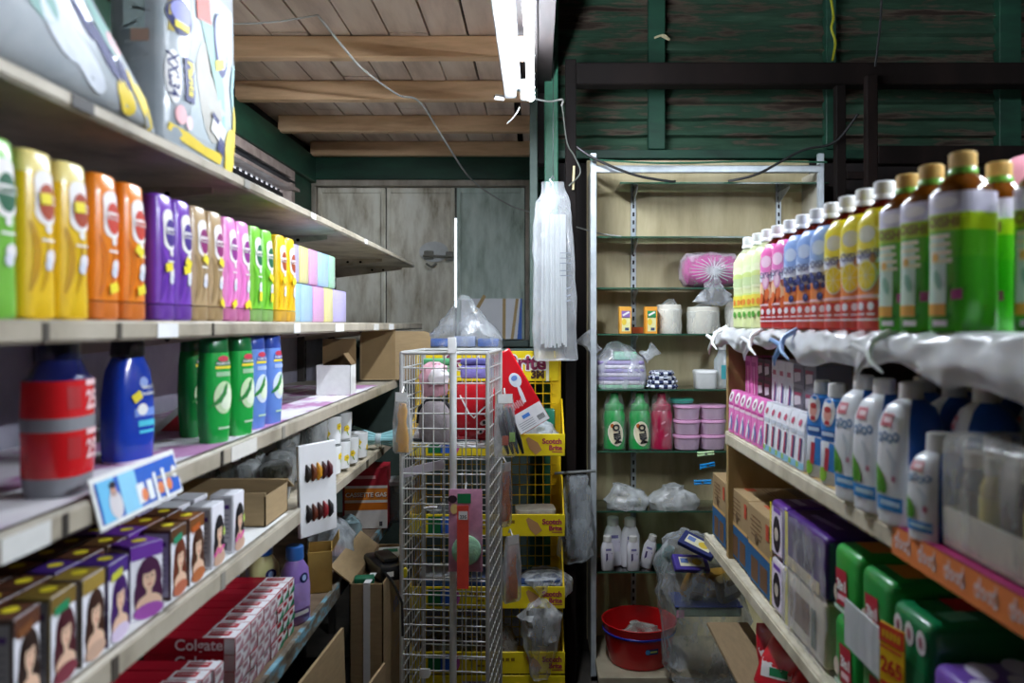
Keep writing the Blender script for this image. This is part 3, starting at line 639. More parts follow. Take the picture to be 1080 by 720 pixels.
def palm(c, dk, name='shampoo_bottle'):
    t = thing(name, 'bottle', 'shampoo bottle'); B = plastic(c, .25)
    secs = [(0, .026, .018, 2.6), (.003, .029, .020, 2.6), (.05, .0325, .0225, 2.5), (.1, .034, .0235, 2.4), (.15, .0325, .0225, 2.4), (.178, .0285, .020, 2.6)]
    mb = MB(); mb.loft(secs, B, 28); mb.build('body', t)
    mb = MB(); mb.loft([(.178, .0275, .0195, 2.6), (.18, .0285, .0202, 2.6), (.205, .0265, .0185, 2.8), (.208, .023, .016, 2.8)], plastic(dk), 24); mb.build('cap', t)
    sf = surf_of(secs); mb = MB()
    mb.text(sf, 'ZAZA', .004, .163, .01, paper('#d53a52'), 2, 0, .03, width=.001) if False else None
    mb.ell(sf, .004, .166, .014, .006, paper('#c23048'), 2); mb.rect(sf, .004, .157, .038, .009, paper(dk), 2); mb.text(sf, 'PALMOLIVE', .004, .157, .008, WHITE, 3, 0, .02, width=.034); mb.rect(sf, .004, .149, .040, .005, YEL, 2)
    mb.rect(sf, .004, .136, .036, .009, paper('#9ecb9e' if c.startswith('#1') or c.startswith('#2') else '#a9c0ea'), 2)
    mb.ell(sf, .004, .09, .024, .032, paper('#cfe9b8' if c.startswith('#1') or c.startswith('#2') else '#dfeaf8'), 2); mb.ell(sf, .008, .088, .016, .022, paper('#e8f4d8'), 3)
    LF = paper('#2a8a3c')
    for q in (-.5, .1, .7): mb.ell(sf, -.004 + q * .008, .092 + q * .01, .004, .022, LF, 4, -.7 + q * .4, n=10)
    mb.rect(sf, .006, .03, .03, .004, paper('#bfe0bf'), 2); mb.build('label_print', t); return t
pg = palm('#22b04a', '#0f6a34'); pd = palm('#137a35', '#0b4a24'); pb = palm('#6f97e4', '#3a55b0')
GB = 'green and blue shampoo bottles on the third tier'
put(pg, (-.640, 1.575, z(-.2335)), PI / 2 - .45, 'bright green leaf-label shampoo bottle nearest the street', GB)
put(pg, (-.632, 1.685, z(-.2335)), PI / 2 - .35, 'bright green leaf-label shampoo bottle touching the blue ones', GB)
put(pd, (-.715, 1.655, z(-.2335)), PI / 2 - .35, 'green shampoo bottle, colour darkened for shade, standing behind the bright green ones', GB)  # darker green puts the shadow it stands in into its colour
put(pb, (-.640, 1.79, z(-.2335)), PI / 2 - .3, 'pale blue leaf-label shampoo bottle beside the green ones', GB)
put(pb, (-.634, 1.885, z(-.2335)), PI / 2 - .25, 'pale blue leaf-label shampoo bottle ending its row', GB)
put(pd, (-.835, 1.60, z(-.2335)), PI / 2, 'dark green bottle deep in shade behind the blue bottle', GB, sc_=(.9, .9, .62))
mb = MB(); mb.grid(lambda u, v: (-.03 + .09 * u + .05 * v, .05 * v, .06 * v * (1 - .5 * u) + .002), 3, 3, paper('#b02a35')); mb.grid(lambda u, v: (-.035 + .02 * u + .05 * v, .05 * v - .001, .062 * v + .002), 2, 3, WHITE); single(mb, 'leaflet', 'folded red and white leaflet leaning behind the green bottles', 'leaflet', (-.80, 1.72, z(-.2325)))
# price strip card
t = thing('shelf_card', 'blue and white picture card clipped to the third-tier edge', 'card', (-.597, 1.19, z(-.245)), PI / 2 + .02, rot=(math.radians(-14), 0, PI / 2 + .03))
mb = MB(); mb.box(-.125, .14, -.0015, .0015, -.035, .038, WHITE, .001); mb.build('card', t)
mb = MB(); s = flat(-.0017); mb.rect(s, .008, .001, .25, .058, paper('#2a62c4'), 1, 0, 4, 1); mb.rect(s, -.09, .001, .045, .058, paper('#6fc0e8'), 2); mb.rect(s, -.03, .001, .05, .058, paper('#8fd0ee'), 2)
mb.ell(s, -.075, -.008, .018, .02, paper('#d8d2d4'), 3); mb.ell(s, -.075, .012, .008, .010, paper('#d9a58c'), 3); mb.ell(s, -.075, .02, .009, .005, paper('#2a2430'), 4)
for x, w_, h_ in ((.0, .03, .03), (.03, .022, .03), (.05, .012, .045), (.08, .013, .048)): mb.rect(s, x, -.008, w_ * .8, h_, paper('#eef2f6'), 3)
for x in (.008, .062, .092): mb.ell(s, x, -.012, .010, .010, paper('#e88a5a'), 4, n=10)
mb.ell(s, .118, .004, .009, .010, WHITE, 3); mb.build('picture_print', t)
# open white box
t = thing('open_box', 'small open white box with one flap up on the third tier', 'box', (-.672, 2.66, z(-.2335)), .06)
mb = MB(); W_, D_, H_ = .112, .10, .10
for a, b, c, d in ((-W_ / 2, W_ / 2, -D_ / 2, -D_ / 2 + .002), (-W_ / 2, W_ / 2, D_ / 2 - .002, D_ / 2), (-W_ / 2, -W_ / 2 + .002, -D_ / 2, D_ / 2), (W_ / 2 - .002, W_ / 2, -D_ / 2, D_ / 2)): mb.box(a, b, c, d, 0, H_, WHITE)
mb.box(-W_ / 2, W_ / 2, -D_ / 2, D_ / 2, 0, .002, CARDIN); mb.box(-W_ / 2 + .002, W_ / 2 - .002, D_ / 2 - .004, D_ / 2 - .002, .004, H_, CARDIN); mb.build('tray', t)
mb = MB(); mb.box(-W_ / 2, W_ / 2, D_ / 2, D_ / 2 + .002, H_, H_ + .085, CARDIN); mb.build('flap', t)['label'] = 'raised brown flap'
mb = MB(); mb.at((W_ / 2, 0, H_), (0, math.radians(55), 0)); mb.box(-.045, 0, -D_ / 2 + .005, D_ / 2 - .005, 0, .002, CARDIN); mb.build('flap', t)
# cardboard sheet
t = thing('cardboard_sheet', 'large brown cardboard sheet propped at the far end of the third tier', 'cardboard', (-.60, 3.36, z(-.2335)), .03)
mb = MB(); mb.loft([(0, .148, .003, 16), (.18, .148, .003, 16), (.197, .142, .003, 10), (.205, .125, .003, 10)], CARD, 40); mb.build('sheet', t)
mb = MB(); mb.box(-.02, -.018, -.0045, -.003, .01, .2, CARD2); mb.rect(flat(-.0032), -.07, .11, .14, .21, mat('#8d7550', .8, .1, 10), 1, 0, 1, 1); mb.build('fold_line', t)
# ------------------------------------------------------------------ left, fourth tier: hair colour boxes
SKIN = paper('#e6bfa2'); LIPS = paper('#b04a48')
def dye(hair, side, top, face=True, white=False, dress='#c9a58e', tagc=None):
    t = thing('hair_dye_box', 'box', 'hair dye box'); w, d, h = .060, .047, .118
    mb = MB(); mb.cbox(0, 0, 0, w, d, h, paper(side), .0012); mb.build('box', t)
    mb = MB(); s = flat(-d / 2)
    mb.rect(s, 0, h / 2, w - .001, h - .001, paper('#eceaf0'), 1, 0, 1, 1); H = paper(hair)
    if not white:
        mb.rect(s, 0, h - .012, w - .001, .022, paper(top), 2, 0, 1, 1)
        if tagc: mb.rect(s, -.006, h - .020, .034, .012, paper(tagc), 3, .12, 1, 1)
    mb.ell(s, .004, .060, .024, .036, H, 2); mb.ell(s, .012, .034, .017, .034, H, 2.2); mb.ell(s, -.008, .036, .016, .030, H, 2.3)
    mb.ell(s, .003, .062, .012, .018, SKIN, 4); mb.rect(s, .003, .040, .010, .016, SKIN, 3.4, 0, 2, 1); mb.ell(s, .003, .022, .024, .016, SKIN, 3.2)
    for q in (-.005, .005): mb.ell(s, .003 + q, .066, .0022, .0013, BLACK, 5, n=8)
    mb.ell(s, .003, .053, .0035, .0014, LIPS, 5, n=8); mb.strip(s, [(.003, .065), (.0022, .060), (.0036, .0585)], .0008, paper('#c99a80'), 5)
    mb.ell(s, .002, .012, .028, .012, paper(dress), 4.5); mb.ell(s, .002, .077, .014, .006, H, 5, .15)
    if white:
        for q in range(4): mb.ell(s, -.02 + q * .012, .026 + (q % 2) * .006, .008, .0035, paper('#e04fa8'), 6, .25, n=10)
        mb.ell(s, .024, .06, .004, .009, paper('#c6dd6a'), 5)
    mb.build('portrait_print', t)
    mb = MB(); mb.at((0, 0, h), (-PI / 2, 0, 0)); mb.rect(flat(0), 0, 0, w * .9, d * .9, paper(top if not white else '#dcdde2'), 1, 0, 1, 1)
    if not white: mb.ell(flat(0), .002, -.004, .012, .010, YEL, 2, n=12)
    mb.build('top_mark', t)
    mb = MB(); mb.at((-w / 2, 0, 0), (0, 0, -PI / 2)); mb.rect(flat(0), 0, h / 2, d * .86, h * .9, paper('#a9a6ac' if side != '#3c2416' else '#8f8a8d'), 1, 0, 1, 1); mb.rect(flat(0), 0, h * .8, d * .7, .008, paper('#4b2370'), 2, 0, 1, 1)
    for q in range(6): mb.rect(flat(0), 0, h * .66 - q * .009, d * .66, .002, paper('#6f6c76'), 2, 0, 1, 1)
    mb.rect(flat(0), 0, .016, d * .5, .014, paper('#55515a'), 2, 0, 1, 1); mb.build('side_print', t)
    return t
DK = {'brown': dye('#2a160e', '#3c2416', '#5a3320', tagc='#7b4a25'), 'maroon': dye('#4a1420', '#8f7a3c', '#7d6428', dress='#7b2c3c', tagc='#1f8a5a'), 'cream': dye('#3a1d10', '#6b5a4a', '#9d8236'),
      'plum': dye('#3f1560', '#3a1a66', '#43207a', dress='#d7c6e0', tagc='#c3c437'), 'violet': dye('#47143f', '#5f2f96', '#6b2f9c', dress='#a050a8'), 'auburn': dye('#6a3018', '#4a2a18', '#5b3a1c', dress='#b8664a', tagc='#2a8a66'),
      'copper': dye('#4a2610', '#6a3a18', '#7d4a1e', dress='#b4683a', tagc='#b85a20'), 'pearl': dye('#17131a', '#e4e4e8', '#e4e4e8', white=True)}
GD = 'hair dye boxes on the fourth tier'
fr = [('brown', .955, .12, 'dark brown hair dye box at the front nearest the street'), ('maroon', 1.030, .06, 'ochre-topped hair dye box with maroon-haired portrait'), ('cream', 1.10, .05, 'hair dye box between the ochre-topped and the plum ones'),
      ('plum', 1.165, .05, 'hair dye box with plum-haired portrait and lime flash'), ('violet', 1.265, -.42, 'violet hair dye box turned to show its grey side'), ('auburn', 1.362, .02, 'auburn hair dye box with green flash'), ('copper', 1.435, .0, 'copper-brown hair dye box beside the white ones'),
      ('pearl', 1.53, .02, 'white hair dye box next to the copper-brown one'), ('pearl', 1.635, .02, 'white hair dye box ending the front row')]
for k, y, r_, lb in fr: put(DK[k], (-.638, y, z(-.4622)), PI / 2 + r_, lb, GD)
seq = ['brown', 'brown', 'plum', 'brown', 'auburn', 'violet', 'copper']
n = 0
for dpt in range(1, 6):
    for j in range(9):
        y = 1.0 + j * .066; x = -.640 - .052 * dpt
        if y > 1.47 + .02: continue
        if 567 + 840 * x / y < -25: continue
        put(DK[seq[(j * 2 + dpt) % 7] if dpt > 1 else seq[j % 7]], (x, y + R.uniform(-.003, .003), z(-.4622)), PI / 2 + R.uniform(-.03, .03), 'dark-topped hair dye box in the rows behind the front row', 'hair dye boxes in the back rows')
for i in range(3): put(DK['pearl'], (-.70 - i * .052, 1.60 - .02 * i, z(-.4622)), PI / 2 + .04 * i, 'white hair dye box, %s behind the end of the front row' % ('first', 'second', 'third')[i], GD)
for i in range(3): put(DK['pearl'], (-.70 - i * .052, 1.52 - .008 * i, z(-.4622)), PI / 2, 'white hair dye box, %s behind the one by the copper box' % ('first', 'second', 'third')[i], GD)
# open cardboard tray behind
t = thing('cardboard_tray', 'open flat cardboard tray behind the hair dye boxes', 'cardboard tray', (-.775, 1.895, z(-.462)))
mb = MB(); W_, D_, H_ = .31, .16, .078
mb.box(-W_ / 2, W_ / 2, -D_ / 2, D_ / 2, 0, .003, CARDIN); mb.box(-W_ / 2, W_ / 2, -D_ / 2, -D_ / 2 + .003, 0, H_, CARD); mb.box(-W_ / 2, W_ / 2, D_ / 2 - .003, D_ / 2, 0, H_, CARD); mb.box(-W_ / 2, -W_ / 2 + .003, -D_ / 2, D_ / 2, 0, H_, CARD); mb.box(W_ / 2 - .003, W_ / 2, -D_ / 2, D_ / 2, 0, H_ * .9, CARD)
mb.build('tray', t); mb = MB(); mb.at((0, D_ / 2, H_), (-.5, 0, 0)); mb.box(-W_ / 2, W_ / 2, 0, .06, 0, .003, CARD); mb.build('flap', t)
# glass jars in plastic
GJ = glass('#dfe5e2', .16)
def jar():
    t = thing('glass_tumbler', 'glass', 'tumbler'); mb = MB(); mb.loft([(0, .026, .026, 2), (.004, .030, .030, 2), (.05, .034, .034, 2), (.085, .036, .036, 2)], GJ, 20, cap1=False); mb.loft([(.006, .026, .026, 2), (.05, .031, .031, 2), (.0855, .0345, .0345, 2)], GJ, 20, cap1=False)
    mb.build('tumbler', t); mb = MB(); blob(mb, [(.0, .034, .034), (.05, .040, .040), (.085, .041, .041), (.10, .03, .03), (.106, .012, .012)], film('#cfd3d2', .25, .7, 30), 18, .004, 40, R.randint(0, 99)); mb.build('plastic_wrap', t); return t
jp = jar()
for i, (x, y, h, lb) in enumerate(((-.86, 2.20, 0, 'wrapped clear tumbler deepest behind the cardboard tray'), (-.79, 2.17, 0, 'wrapped clear tumbler in the middle behind the tray'), (-.71, 2.16, 0, 'wrapped clear tumbler behind the tray, next to the colour chart'),
       (-.84, 2.34, .0, 'wrapped clear tumbler second row, deepest in the shelf'), (-.75, 2.33, .0, 'wrapped clear tumbler second row, middle'), (-.76, 2.43, .098, 'wrapped clear tumbler perched on top of the others, inner one'), (-.685, 2.44, .098, 'wrapped clear tumbler perched on top of the others, by the white mugs'), (-.76, 2.43, 0, 'wrapped clear tumbler third row, inner one'), (-.685, 2.44, 0, 'wrapped clear tumbler third row, by the white mugs'))):
    put(jp, (x, y, z(-.4735 + h)), i * .7, lb, 'plastic-wrapped tumblers')
def mug():
    t = thing('patterned_cup', 'cup', 'cup'); mb = MB(); CW = mat('#f1f2f1', .2, .02, 20, coat=.5); secs = [(0, .026, .026, 2), (.004, .031, .031, 2), (.055, .034, .034, 2), (.09, .035, .035, 2)]
    mb.loft(secs, CW, 24, cap1=False); mb.loft([(.005, .028, .028, 2), (.0902, .033, .033, 2)], CW, 24, cap1=False); mb.loft([(.09, .035, .035, 2), (.0905, .033, .033, 2)], CW, 24, False, False); mb.build('cup', t)
    sf = surf_of(secs); mb = MB()
    for a in range(5):
        mb.at((0, 0, 0), (0, 0, a * 1.256)); c = paper('#efcf2c')
        for q in range(5): mb.ell(sf, .002 + .006 * math.cos(q * 1.256), .038 + .02 * (a % 2) + .006 * math.sin(q * 1.256), .0055, .0055, c, 1, n=8)
        mb.ell(sf, .002, .038 + .02 * (a % 2), .003, .003, paper('#b98c14'), 2, n=8); mb.ell(sf, .006, .022 + .02 * (a % 2), .002, .01, paper('#8fae3c'), 1, .5, n=8)
    mb.build('flower_print', t); return t
mp = mug()
for i, (x, y, h, lb) in enumerate(((-.655, 2.52, 0, 'nearest to the colour chart, bottom row'), (-.650, 2.62, 0, 'second from the colour chart, bottom row'), (-.645, 2.72, 0, 'third from the colour chart, bottom row'), (-.640, 2.84, 0, 'farthest from the colour chart, bottom row'), (-.66, 2.54, .0915, 'top row, by the tumblers'), (-.655, 2.66, .0915, 'top row, by the teal bundle'))):
    put(mp, (x, y, z(-.4735 + h)), i * .9, 'white yellow-flowered cup ' + lb, 'yellow-flowered cups')
# colour chart of hair tufts
t = thing('colour_chart', 'white hair colour chart board hanging off the end of the fourth tier', 'chart', (-.583, 2.105, z(-.43)), .98, rot=(0, math.radians(-1.5), math.radians(56)))
mb = MB(); mb.box(-.062, .062, -.006, .006, -.122, .118, mat('#e4e4e4', .35, .03, 20, coat=.3), .002); mb.build('board', t)
HC = ['#1a0f0c', '#6b3413', '#c98a1c', '#3b0d14', '#57121a', '#17100f', '#5a240f', '#3a120e', '#8a1a22', '#121015']
for i, c in enumerate(HC):
    mb = MB(); x0 = -.036 + (i % 5) * .018; z0 = .045 - (i // 5) * .105; mb.tube([(x0 - .004, -.008, z0 + .022), (x0 + .001, -.011, z0 + .006), (x0 - .001, -.011, z0 - .012), (x0 - .003, -.009, z0 - .024)], .0085, mat(c, .5, .3, 60, stretch=(6, 1, 1)), 8, taper=[.2, .8, 1, .25]); mb.build('hair_tuft', t)
# teal bundle at far end
t = thing('tube_bundle', 'pale teal bundle of rubber tubes tied round the middle', 'tubes', (-.61, 3.05, z(-.44)))
mb = MB(); TL = plastic('#8fc0c4', .35)
for i in range(9):
    a = R.uniform(-.03, .03); b = R.uniform(-.025, .03); mb.tube([(-.10, a * 1.6, b * 1.5 + .005), (-.05, a, b), (0, a * .4, b * .4), (.05, a, b), (.12, a * 1.7, b * 1.5 + .005)], .009, TL, 7)
mb.build('tubes', t); mb = MB(); mb.tube([(-.008, 0, -.002), (.012, 0, -.002)], .026, film('#e6eef0', .3, .7), 14); mb.build('tie', t)
# ------------------------------------------------------------------ left, lowest tier: toothpaste etc.
def tooth(endc):
    t = thing('toothpaste_box', 'box', 'toothpaste box'); w, d, h = .19, .043, .0345
    mb = MB(); RD = paper('#b3122a'); EN = paper('#e8e6e8'); mb.cbox(-w / 2, 0, 0, w, d, h, RD, .0008); mb.build('box', t)
    mb = MB(); s = flat(-d / 2); mb.text(s, 'Colgate', -.075, h / 2, .02, paper('#f3e2e4'), 2, 0, .02, width=.10); mb.rect(s, -.012, h / 2, .022, h * .96, EN, 1, 0, 1, 1)
    mb.at((0, 0, h), (-PI / 2, 0, 0)); mb.rect(flat(0), -.035, 0, .068, d * .96, paper('#efedf0'), 1, 0, 1, 1); mb.rect(flat(0), -.040, .001, .045, d * .55, RD, 2, 0, 1, 1); mb.text(flat(0), 'Colgate', -.04, .001, .01, WHITE, 3, 0, .02, width=.036)
    mb.build('side_print', t)
    mb = MB(); mb.at((0, 0, 0), (0, 0, PI / 2)); mb.rect(flat(0), 0, h / 2, d * .96, h * .95, EN, 1, 0, 1, 1)
    E2 = paper(endc); mb.add([(-d * .46, -.0016, .002), (d * .46, -.0016, .002), (d * .46, -.0016, h * .6), (-.004, -.0016, h * .25)], [(0, 1, 2, 3)], E2); mb.rect(flat(0), -.006, h * .72, d * .6, h * .28, E2 if endc != '#1d8a5c' else RD, 2, 0, 1, 1)
    mb.build('end_print', t); return t
tr = tooth('#b78790'); tg = tooth('#1d8a5c')
for j in range(9):
    for k in range(4):
        put(tg if j > 5 else tr, (-.628 + R.uniform(-.003, .002), 1.672 + j * .0445, z(-.789 + k * .0348)), R.uniform(-.015, .015), ('green-ended' if j > 5 else 'pale-ended') + ' red toothpaste box in the tall stack', 'green-ended toothpaste boxes' if j > 5 else 'pale-ended toothpaste boxes in the tall stack')
for j in range(4):
    for k in range(3):
        put(tr, (-.640 - .006 * j, 1.60 - j * .0445, z(-.789 + k * .0348)), R.uniform(-.015, .015), 'red toothpaste box in the low stack nearest the street', 'toothpaste boxes in the low stack')
def softener(c, capc, lab, secm=None):
    t = thing('softener_bottle', 'b', 'softener bottle'); B = plastic(c); secs = [(0, .038, .026, 3), (.004, .042, .029, 3), (.09, .042, .029, 3), (.14, .038, .027, 2.6), (.165, .022, .02, 2)]
    mb = MB(); mb.loft(secs, B, 24); mb.build('body', t); mb = MB(); mb.loft([(.165, .02, .02, 2), (.168, .024, .024, 2), (.20, .023, .023, 2), (.203, .02, .02, 2)], plastic(capc), 20); mb.build('cap', t)
    sf = surf_of(secs); mb = MB(); mb.rect(sf, .0, .075, .06, .07, paper(lab), 1); mb.ell(sf, .004, .12, .015, .013, NAVY, 2); mb.ell(sf, .004, .12, .008, .008, paper('#a5c4f0'), 3); mb.rect(sf, -.004, .03, .05, .01, WHITE, 2); mb.build('label_print', t); return t
o = softener('#a583d6', '#3a78c8', '#b79be0'); o.location = (-.645, 2.115, z(-.789)); o.rotation_euler.z = 1.1; o['label'] = 'lilac softener bottle at the end of the toothpaste stacks'
o = softener('#e6e2a0', '#1d5fc0', '#d8d470'); o.location = (-.735, 2.13, z(-.789)); o.rotation_euler.z = .9; o['label'] = 'pale yellow softener bottle with blue cap behind the toothpaste'; o.scale = (1.1, 1.1, 1.05)
o = softener('#4a2f90', '#3a2370', '#6a4fb0'); o.location = (-.835, 2.12, z(-.789)); o.rotation_euler.z = .8; o['label'] = 'dark purple softener bottle deep behind the toothpaste'
t = thing('open_box', 'small yellowish open carton between the lilac bottle and clear bag', 'box', (-.655, 2.40, z(-.789)), .25); YC = mat('#b8954c', .7, .1, 15)
mb = MB(); mb.box(-.035, .035, -.06, -.057, 0, .12, YC); mb.box(-.035, -.032, -.06, .06, 0, .12, YC); mb.box(.032, .035, -.06, .06, 0, .12, YC); mb.box(-.035, .035, .057, .06, 0, .12, YC); mb.box(-.035, .035, -.06, .06, 0, .003, YC); mb.build('tray', t)
mb = MB(); mb.at((.035, 0, .12), (0, .5, 0)); mb.box(0, .002, -.055, .055, 0, .04, YC); mb.build('flap', t)
mb = MB(); blob(mb, [(0, .05, .05), (.03, .08, .07), (.08, .075, .065), (.12, .05, .045), (.14, .03, .03)], film('#cfd6da', .3, .8, 30), 30, .018, 22, 3); single(mb, 'plastic_bag', 'crumpled clear plastic bag lying on the lowest tier', 'plastic bag', (-.69, 2.66, z(-.787)))
mb = MB(); blob(mb, [(0, .04, .04), (.03, .05, .05), (.08, .045, .04), (.10, .02, .02)], film('#9fbcc0', .35, .8, 30), 24, .014, 26, 5); single(mb, 'plastic_bag', 'small bluish plastic bag by the toppled odds and ends', 'plastic bag', (-.68, 2.86, z(-.787)))
mb = MB(); mb.grid(lambda u, v: (.09 * u, .09 * v, .002 + .004 * math.sin(u * 3)), 3, 3, paper('#e9a08a')); mb.grid(lambda u, v: (.02 + .06 * u, -.03 + .05 * v, .006), 2, 2, paper('#e6bcd0')); single(mb, 'leaflet', 'pink and orange paper slip lying on the brown board', 'leaflet', (-.73, 2.72, z(-.7885)), .3)
mb = MB(); mb.loft([(0, .02, .02, 2), (.003, .024, .024, 2), (.014, .024, .024, 2), (.016, .02, .02, 2)], plastic('#2a2024'), 16); mb.ell(flat(-.024), 0, .008, .012, .005, paper('#b24a50'), 1); single(mb, 'tin', 'small dark round tin lying near the gas carton', 'tin', (-.63, 2.86, z(-.7885)))
# cassette gas carton
t = thing('gas_carton', 'red, white and orange cartridge carton on the lowest tier', 'carton', (-.672, 3.14, z(-.789)), .10)
mb = MB(); mb.cbox(0, 0, 0, .17, .14, .235, paper('#a3182a'), .002); mb.build('carton', t)
mb = MB(); s = flat(-.0705); mb.rect(s, .004, .085, .162, .165, paper('#e9e5e0'), 1, 0, 1, 1); mb.rect(s, .004, .088, .162, .028, paper('#e07a1a'), 2, .0, 1, 1); mb.rect(s, .004, .135, .162, .045, paper('#e98a2a'), 2, 0, 1, 1)
mb.text(s, 'CASSETTE GAS', .004, .133, .03, paper('#fbf0e4'), 3, 0, .03, width=.156); mb.text(s, 'CASSETTE GAS', .006, .1305, .03, paper('#8a2a10'), 2.6, 0, .03, width=.156)
mb.rect(s, .06, .02, .012, .018, paper('#4a4a52'), 2); mb.rect(s, -.01, .2, .10, .012, paper('#d9a0a0'), 2, .0, 1, 1)
mb.at((-.0855, 0, 0), (0, 0, -PI / 2)); mb.rect(flat(0), 0, .118, .13, .225, paper('#2a2228'), 1, 0, 1, 1); mb.build('front_print', t)
t = thing('storage_tub', 'clear grey lidded tub beside the cartridge carton', 'tub', (-.555, 3.22, z(-.79)))
GT = film('#9aa09e', .25, .5, 12, .2, '#c9cfcc'); mb = MB(); mb.loft([(0, .05, .05, 3), (.01, .056, .056, 3), (.15, .064, .064, 3)], GT, 24); mb.build('tub', t)
mb = MB(); mb.loft([(.15, .066, .066, 3), (.152, .069, .069, 3), (.166, .069, .069, 3), (.168, .06, .06, 3)], plastic('#8d9290'), 24); mb.build('lid', t)
# big carton in the aisle
t = thing('cardboard_carton', 'tall opened cardboard carton with white strap standing in the aisle', 'carton', (-.515, 2.63, 0), .0)
mb = MB(); X0, X1, Y0, Y1, HT = -.055, .048, -.22, .22, z(-.785)
mb.box(X0, X1, Y0, Y0 + .004, 0, HT, CARD); mb.box(X0, X1, Y1 - .004, Y1, 0, HT, CARD); mb.box(X0, X0 + .004, Y0, Y1, 0, HT, CARD); mb.box(X1 - .004, X1, Y0, Y1, 0, HT, CARD); mb.box(X0, X1, Y0, Y1, 0, .004, CARD); mb.box(X0 + .004, X1 - .004, Y0 + .004, Y1 - .004, HT - .03, HT - .026, CARDIN); mb.build('box', t)
mb = MB(); mb.box(-.012, .008, Y0 - .002, Y0, .01, HT + .003, paper('#e6e6e6')); mb.box(-.012, .008, Y0 - .002, Y0 + .1, HT + .001, HT + .003, paper('#e6e6e6')); mb.build('strap', t)['label'] = 'white packing strap'
mb = MB(); mb.at((X1, 0, 0), (0, 0, PI / 2)); BI = paper('#4d5c98')
for q in range(4): mb.ell(flat(0), -.04 + q * .032, HT - .13 + .004 * (q % 2), .013, .022, BI, 2, .2, 10); mb.ell(flat(0), -.04 + q * .032, HT - .128, .006, .011, CARD, 3, .2, 8)
mb.rect(flat(0), .02, HT - .25, .10, .004, paper('#6d6a80'), 2); mb.rect(flat(0), .02, HT - .27, .08, .004, paper('#6d6a80'), 2); mb.build('side_print', t)
mb = MB(); mb.at((X0, 0, HT - .002), (0, -.9, 0)); mb.box(0, .004, Y0 + .01, Y1 - .01, 0, .08, CARD); mb.build('flap', t)
# things sitting in the mouth of the carton
t = thing('power_tool', 'black tool with yellow trim lying on the carton mouth', 'tool', (-.505, 2.60, z(-.79)), .5)
mb = MB(); BT = plastic('#17181b', .45); mb.cbox(.0, -.01, -.02, .085, .19, .05, BT, .012, 2); mb.cbox(.005, -.02, .03, .05, .11, .016, BT, .006, 2); mb.rect(flat(-.1055), -.01, .005, .022, .016, WHITE, 1, 0, 1, 1); mb.tube([(0, .04, .02), (.02, .10, .0), (.03, .13, -.02)], .018, BT, 10); mb.build('body', t)
mb = MB(); mb.box(.030, .047, -.108, -.05, -.014, .018, YEL, .004); mb.build('trim', t)
mb = MB(); mb.tube([(-.02, -.05, .01), (-.03, -.10, .015), (-.02, -.16, .0), (-.0, -.19, -.06), (.0, -.195, -.16)], .004, BT, 6); mb.build('cord', t)
mb = MB(); mb.box(-.04, .04, -.05, .05, 0, .02, paper('#e8eaea'), .004); mb.ell(flat(-.0505), 0, .01, .02, .007, paper('#15805a'), 1); mb.at((0, 0, .02), (-PI / 2, 0, 0)); mb.rect(flat(0), 0, 0, .05, .04, paper('#1a9166'), 1, 0, 1, 1); single(mb, 'packet', 'white packet with green panel in the carton mouth', 'packet', (-.512, 2.77, z(-.806)), .2)
mb = MB(); mb.box(-.03, .03, -.02, .02, 0, .03, paper('#1c6e4d'), .003); single(mb, 'packet', 'dark green packet tucked at the near carton corner', 'packet', (-.535, 2.46, z(-.808)), .2)
t = thing('cardboard_carton', 'flattened open carton leaning under the blue-edged board', 'carton', (-.545, 2.06, 0), 0)
mb = MB(); mb.at((0, 0, 0), (0, -.03, -.05)); mb.box(-.004, .004, -.16, .2, 0, .64, CARD); mb.build('panel', t); mb = MB(); mb.at((.0, -.17, 0), (0, .1, .5)); mb.box(0, .09, -.003, .003, 0, .58, CARD2); mb.build('panel', t); mb = MB(); mb.at((.06, -.1, .0), (0, .05, -.12)); mb.box(-.003, .003, -.08, .26, .02, .56, CARD); mb.build('flap', t)
# ------------------------------------------------------------------ wire spinner rack in the aisle end
RX0, RX1, RY0, RY1, RT = -.417, -.143, 2.50, 2.82, z(-.09)
cx, cy = (RX0 + RX1) / 2, (RY0 + RY1) / 2
t = thing('wire_rack', 'tall white wire grid display rack standing in the middle of the aisle', 'rack', (cx, cy, 0))
def rp(mb, n):
    o = mb.build(n, t); o.location = (-cx, -cy, 0); return o
for a, b in ((RX0, RY0), (RX1, RY0), (RX0, RY1), (RX1, RY1)):
    mb = MB(); mb.tube([(a, b, .04), (a, b, RT)], .0065, WIREW, 8); rp(mb, 'corner_post')
def gridpanel(p0, p1):
    mb = MB(); p0, p1 = Vector(p0), Vector(p1); L = (p1 - p0).length; nv = round(L / .0345)
    for i in range(1, nv): q = p0.lerp(p1, i / nv); mb.tube([(q.x, q.y, .06), (q.x, q.y, RT)], .0021, WIREW, 5)
    h = .08; k = 0
    while h < RT - .005:
        mb.tube([(p0.x, p0.y, h), (p1.x, p1.y, h)], .0024, WIREW, 5); h += .0475; k += 1
    mb.tube([(p0.x, p0.y, RT), (p1.x, p1.y, RT)], .006, WIREW, 8); return rp(mb, 'grid_panel')
gridpanel((RX0, RY0, 0), (RX1, RY0, 0)); gridpanel((RX0, RY1, 0), (RX1, RY1, 0)); gridpanel((RX0, RY0, 0), (RX0, RY1, 0)); gridpanel((RX1, RY0, 0), (RX1, RY1, 0))
PX = cx + .03
mb = MB(); mb.tube([(PX, RY0 - .012, .02), (PX, RY0 - .012, z(-.055))], .0115, mat('#d6d9d6', .35, .08, 20), 12); rp(mb, 'pole')
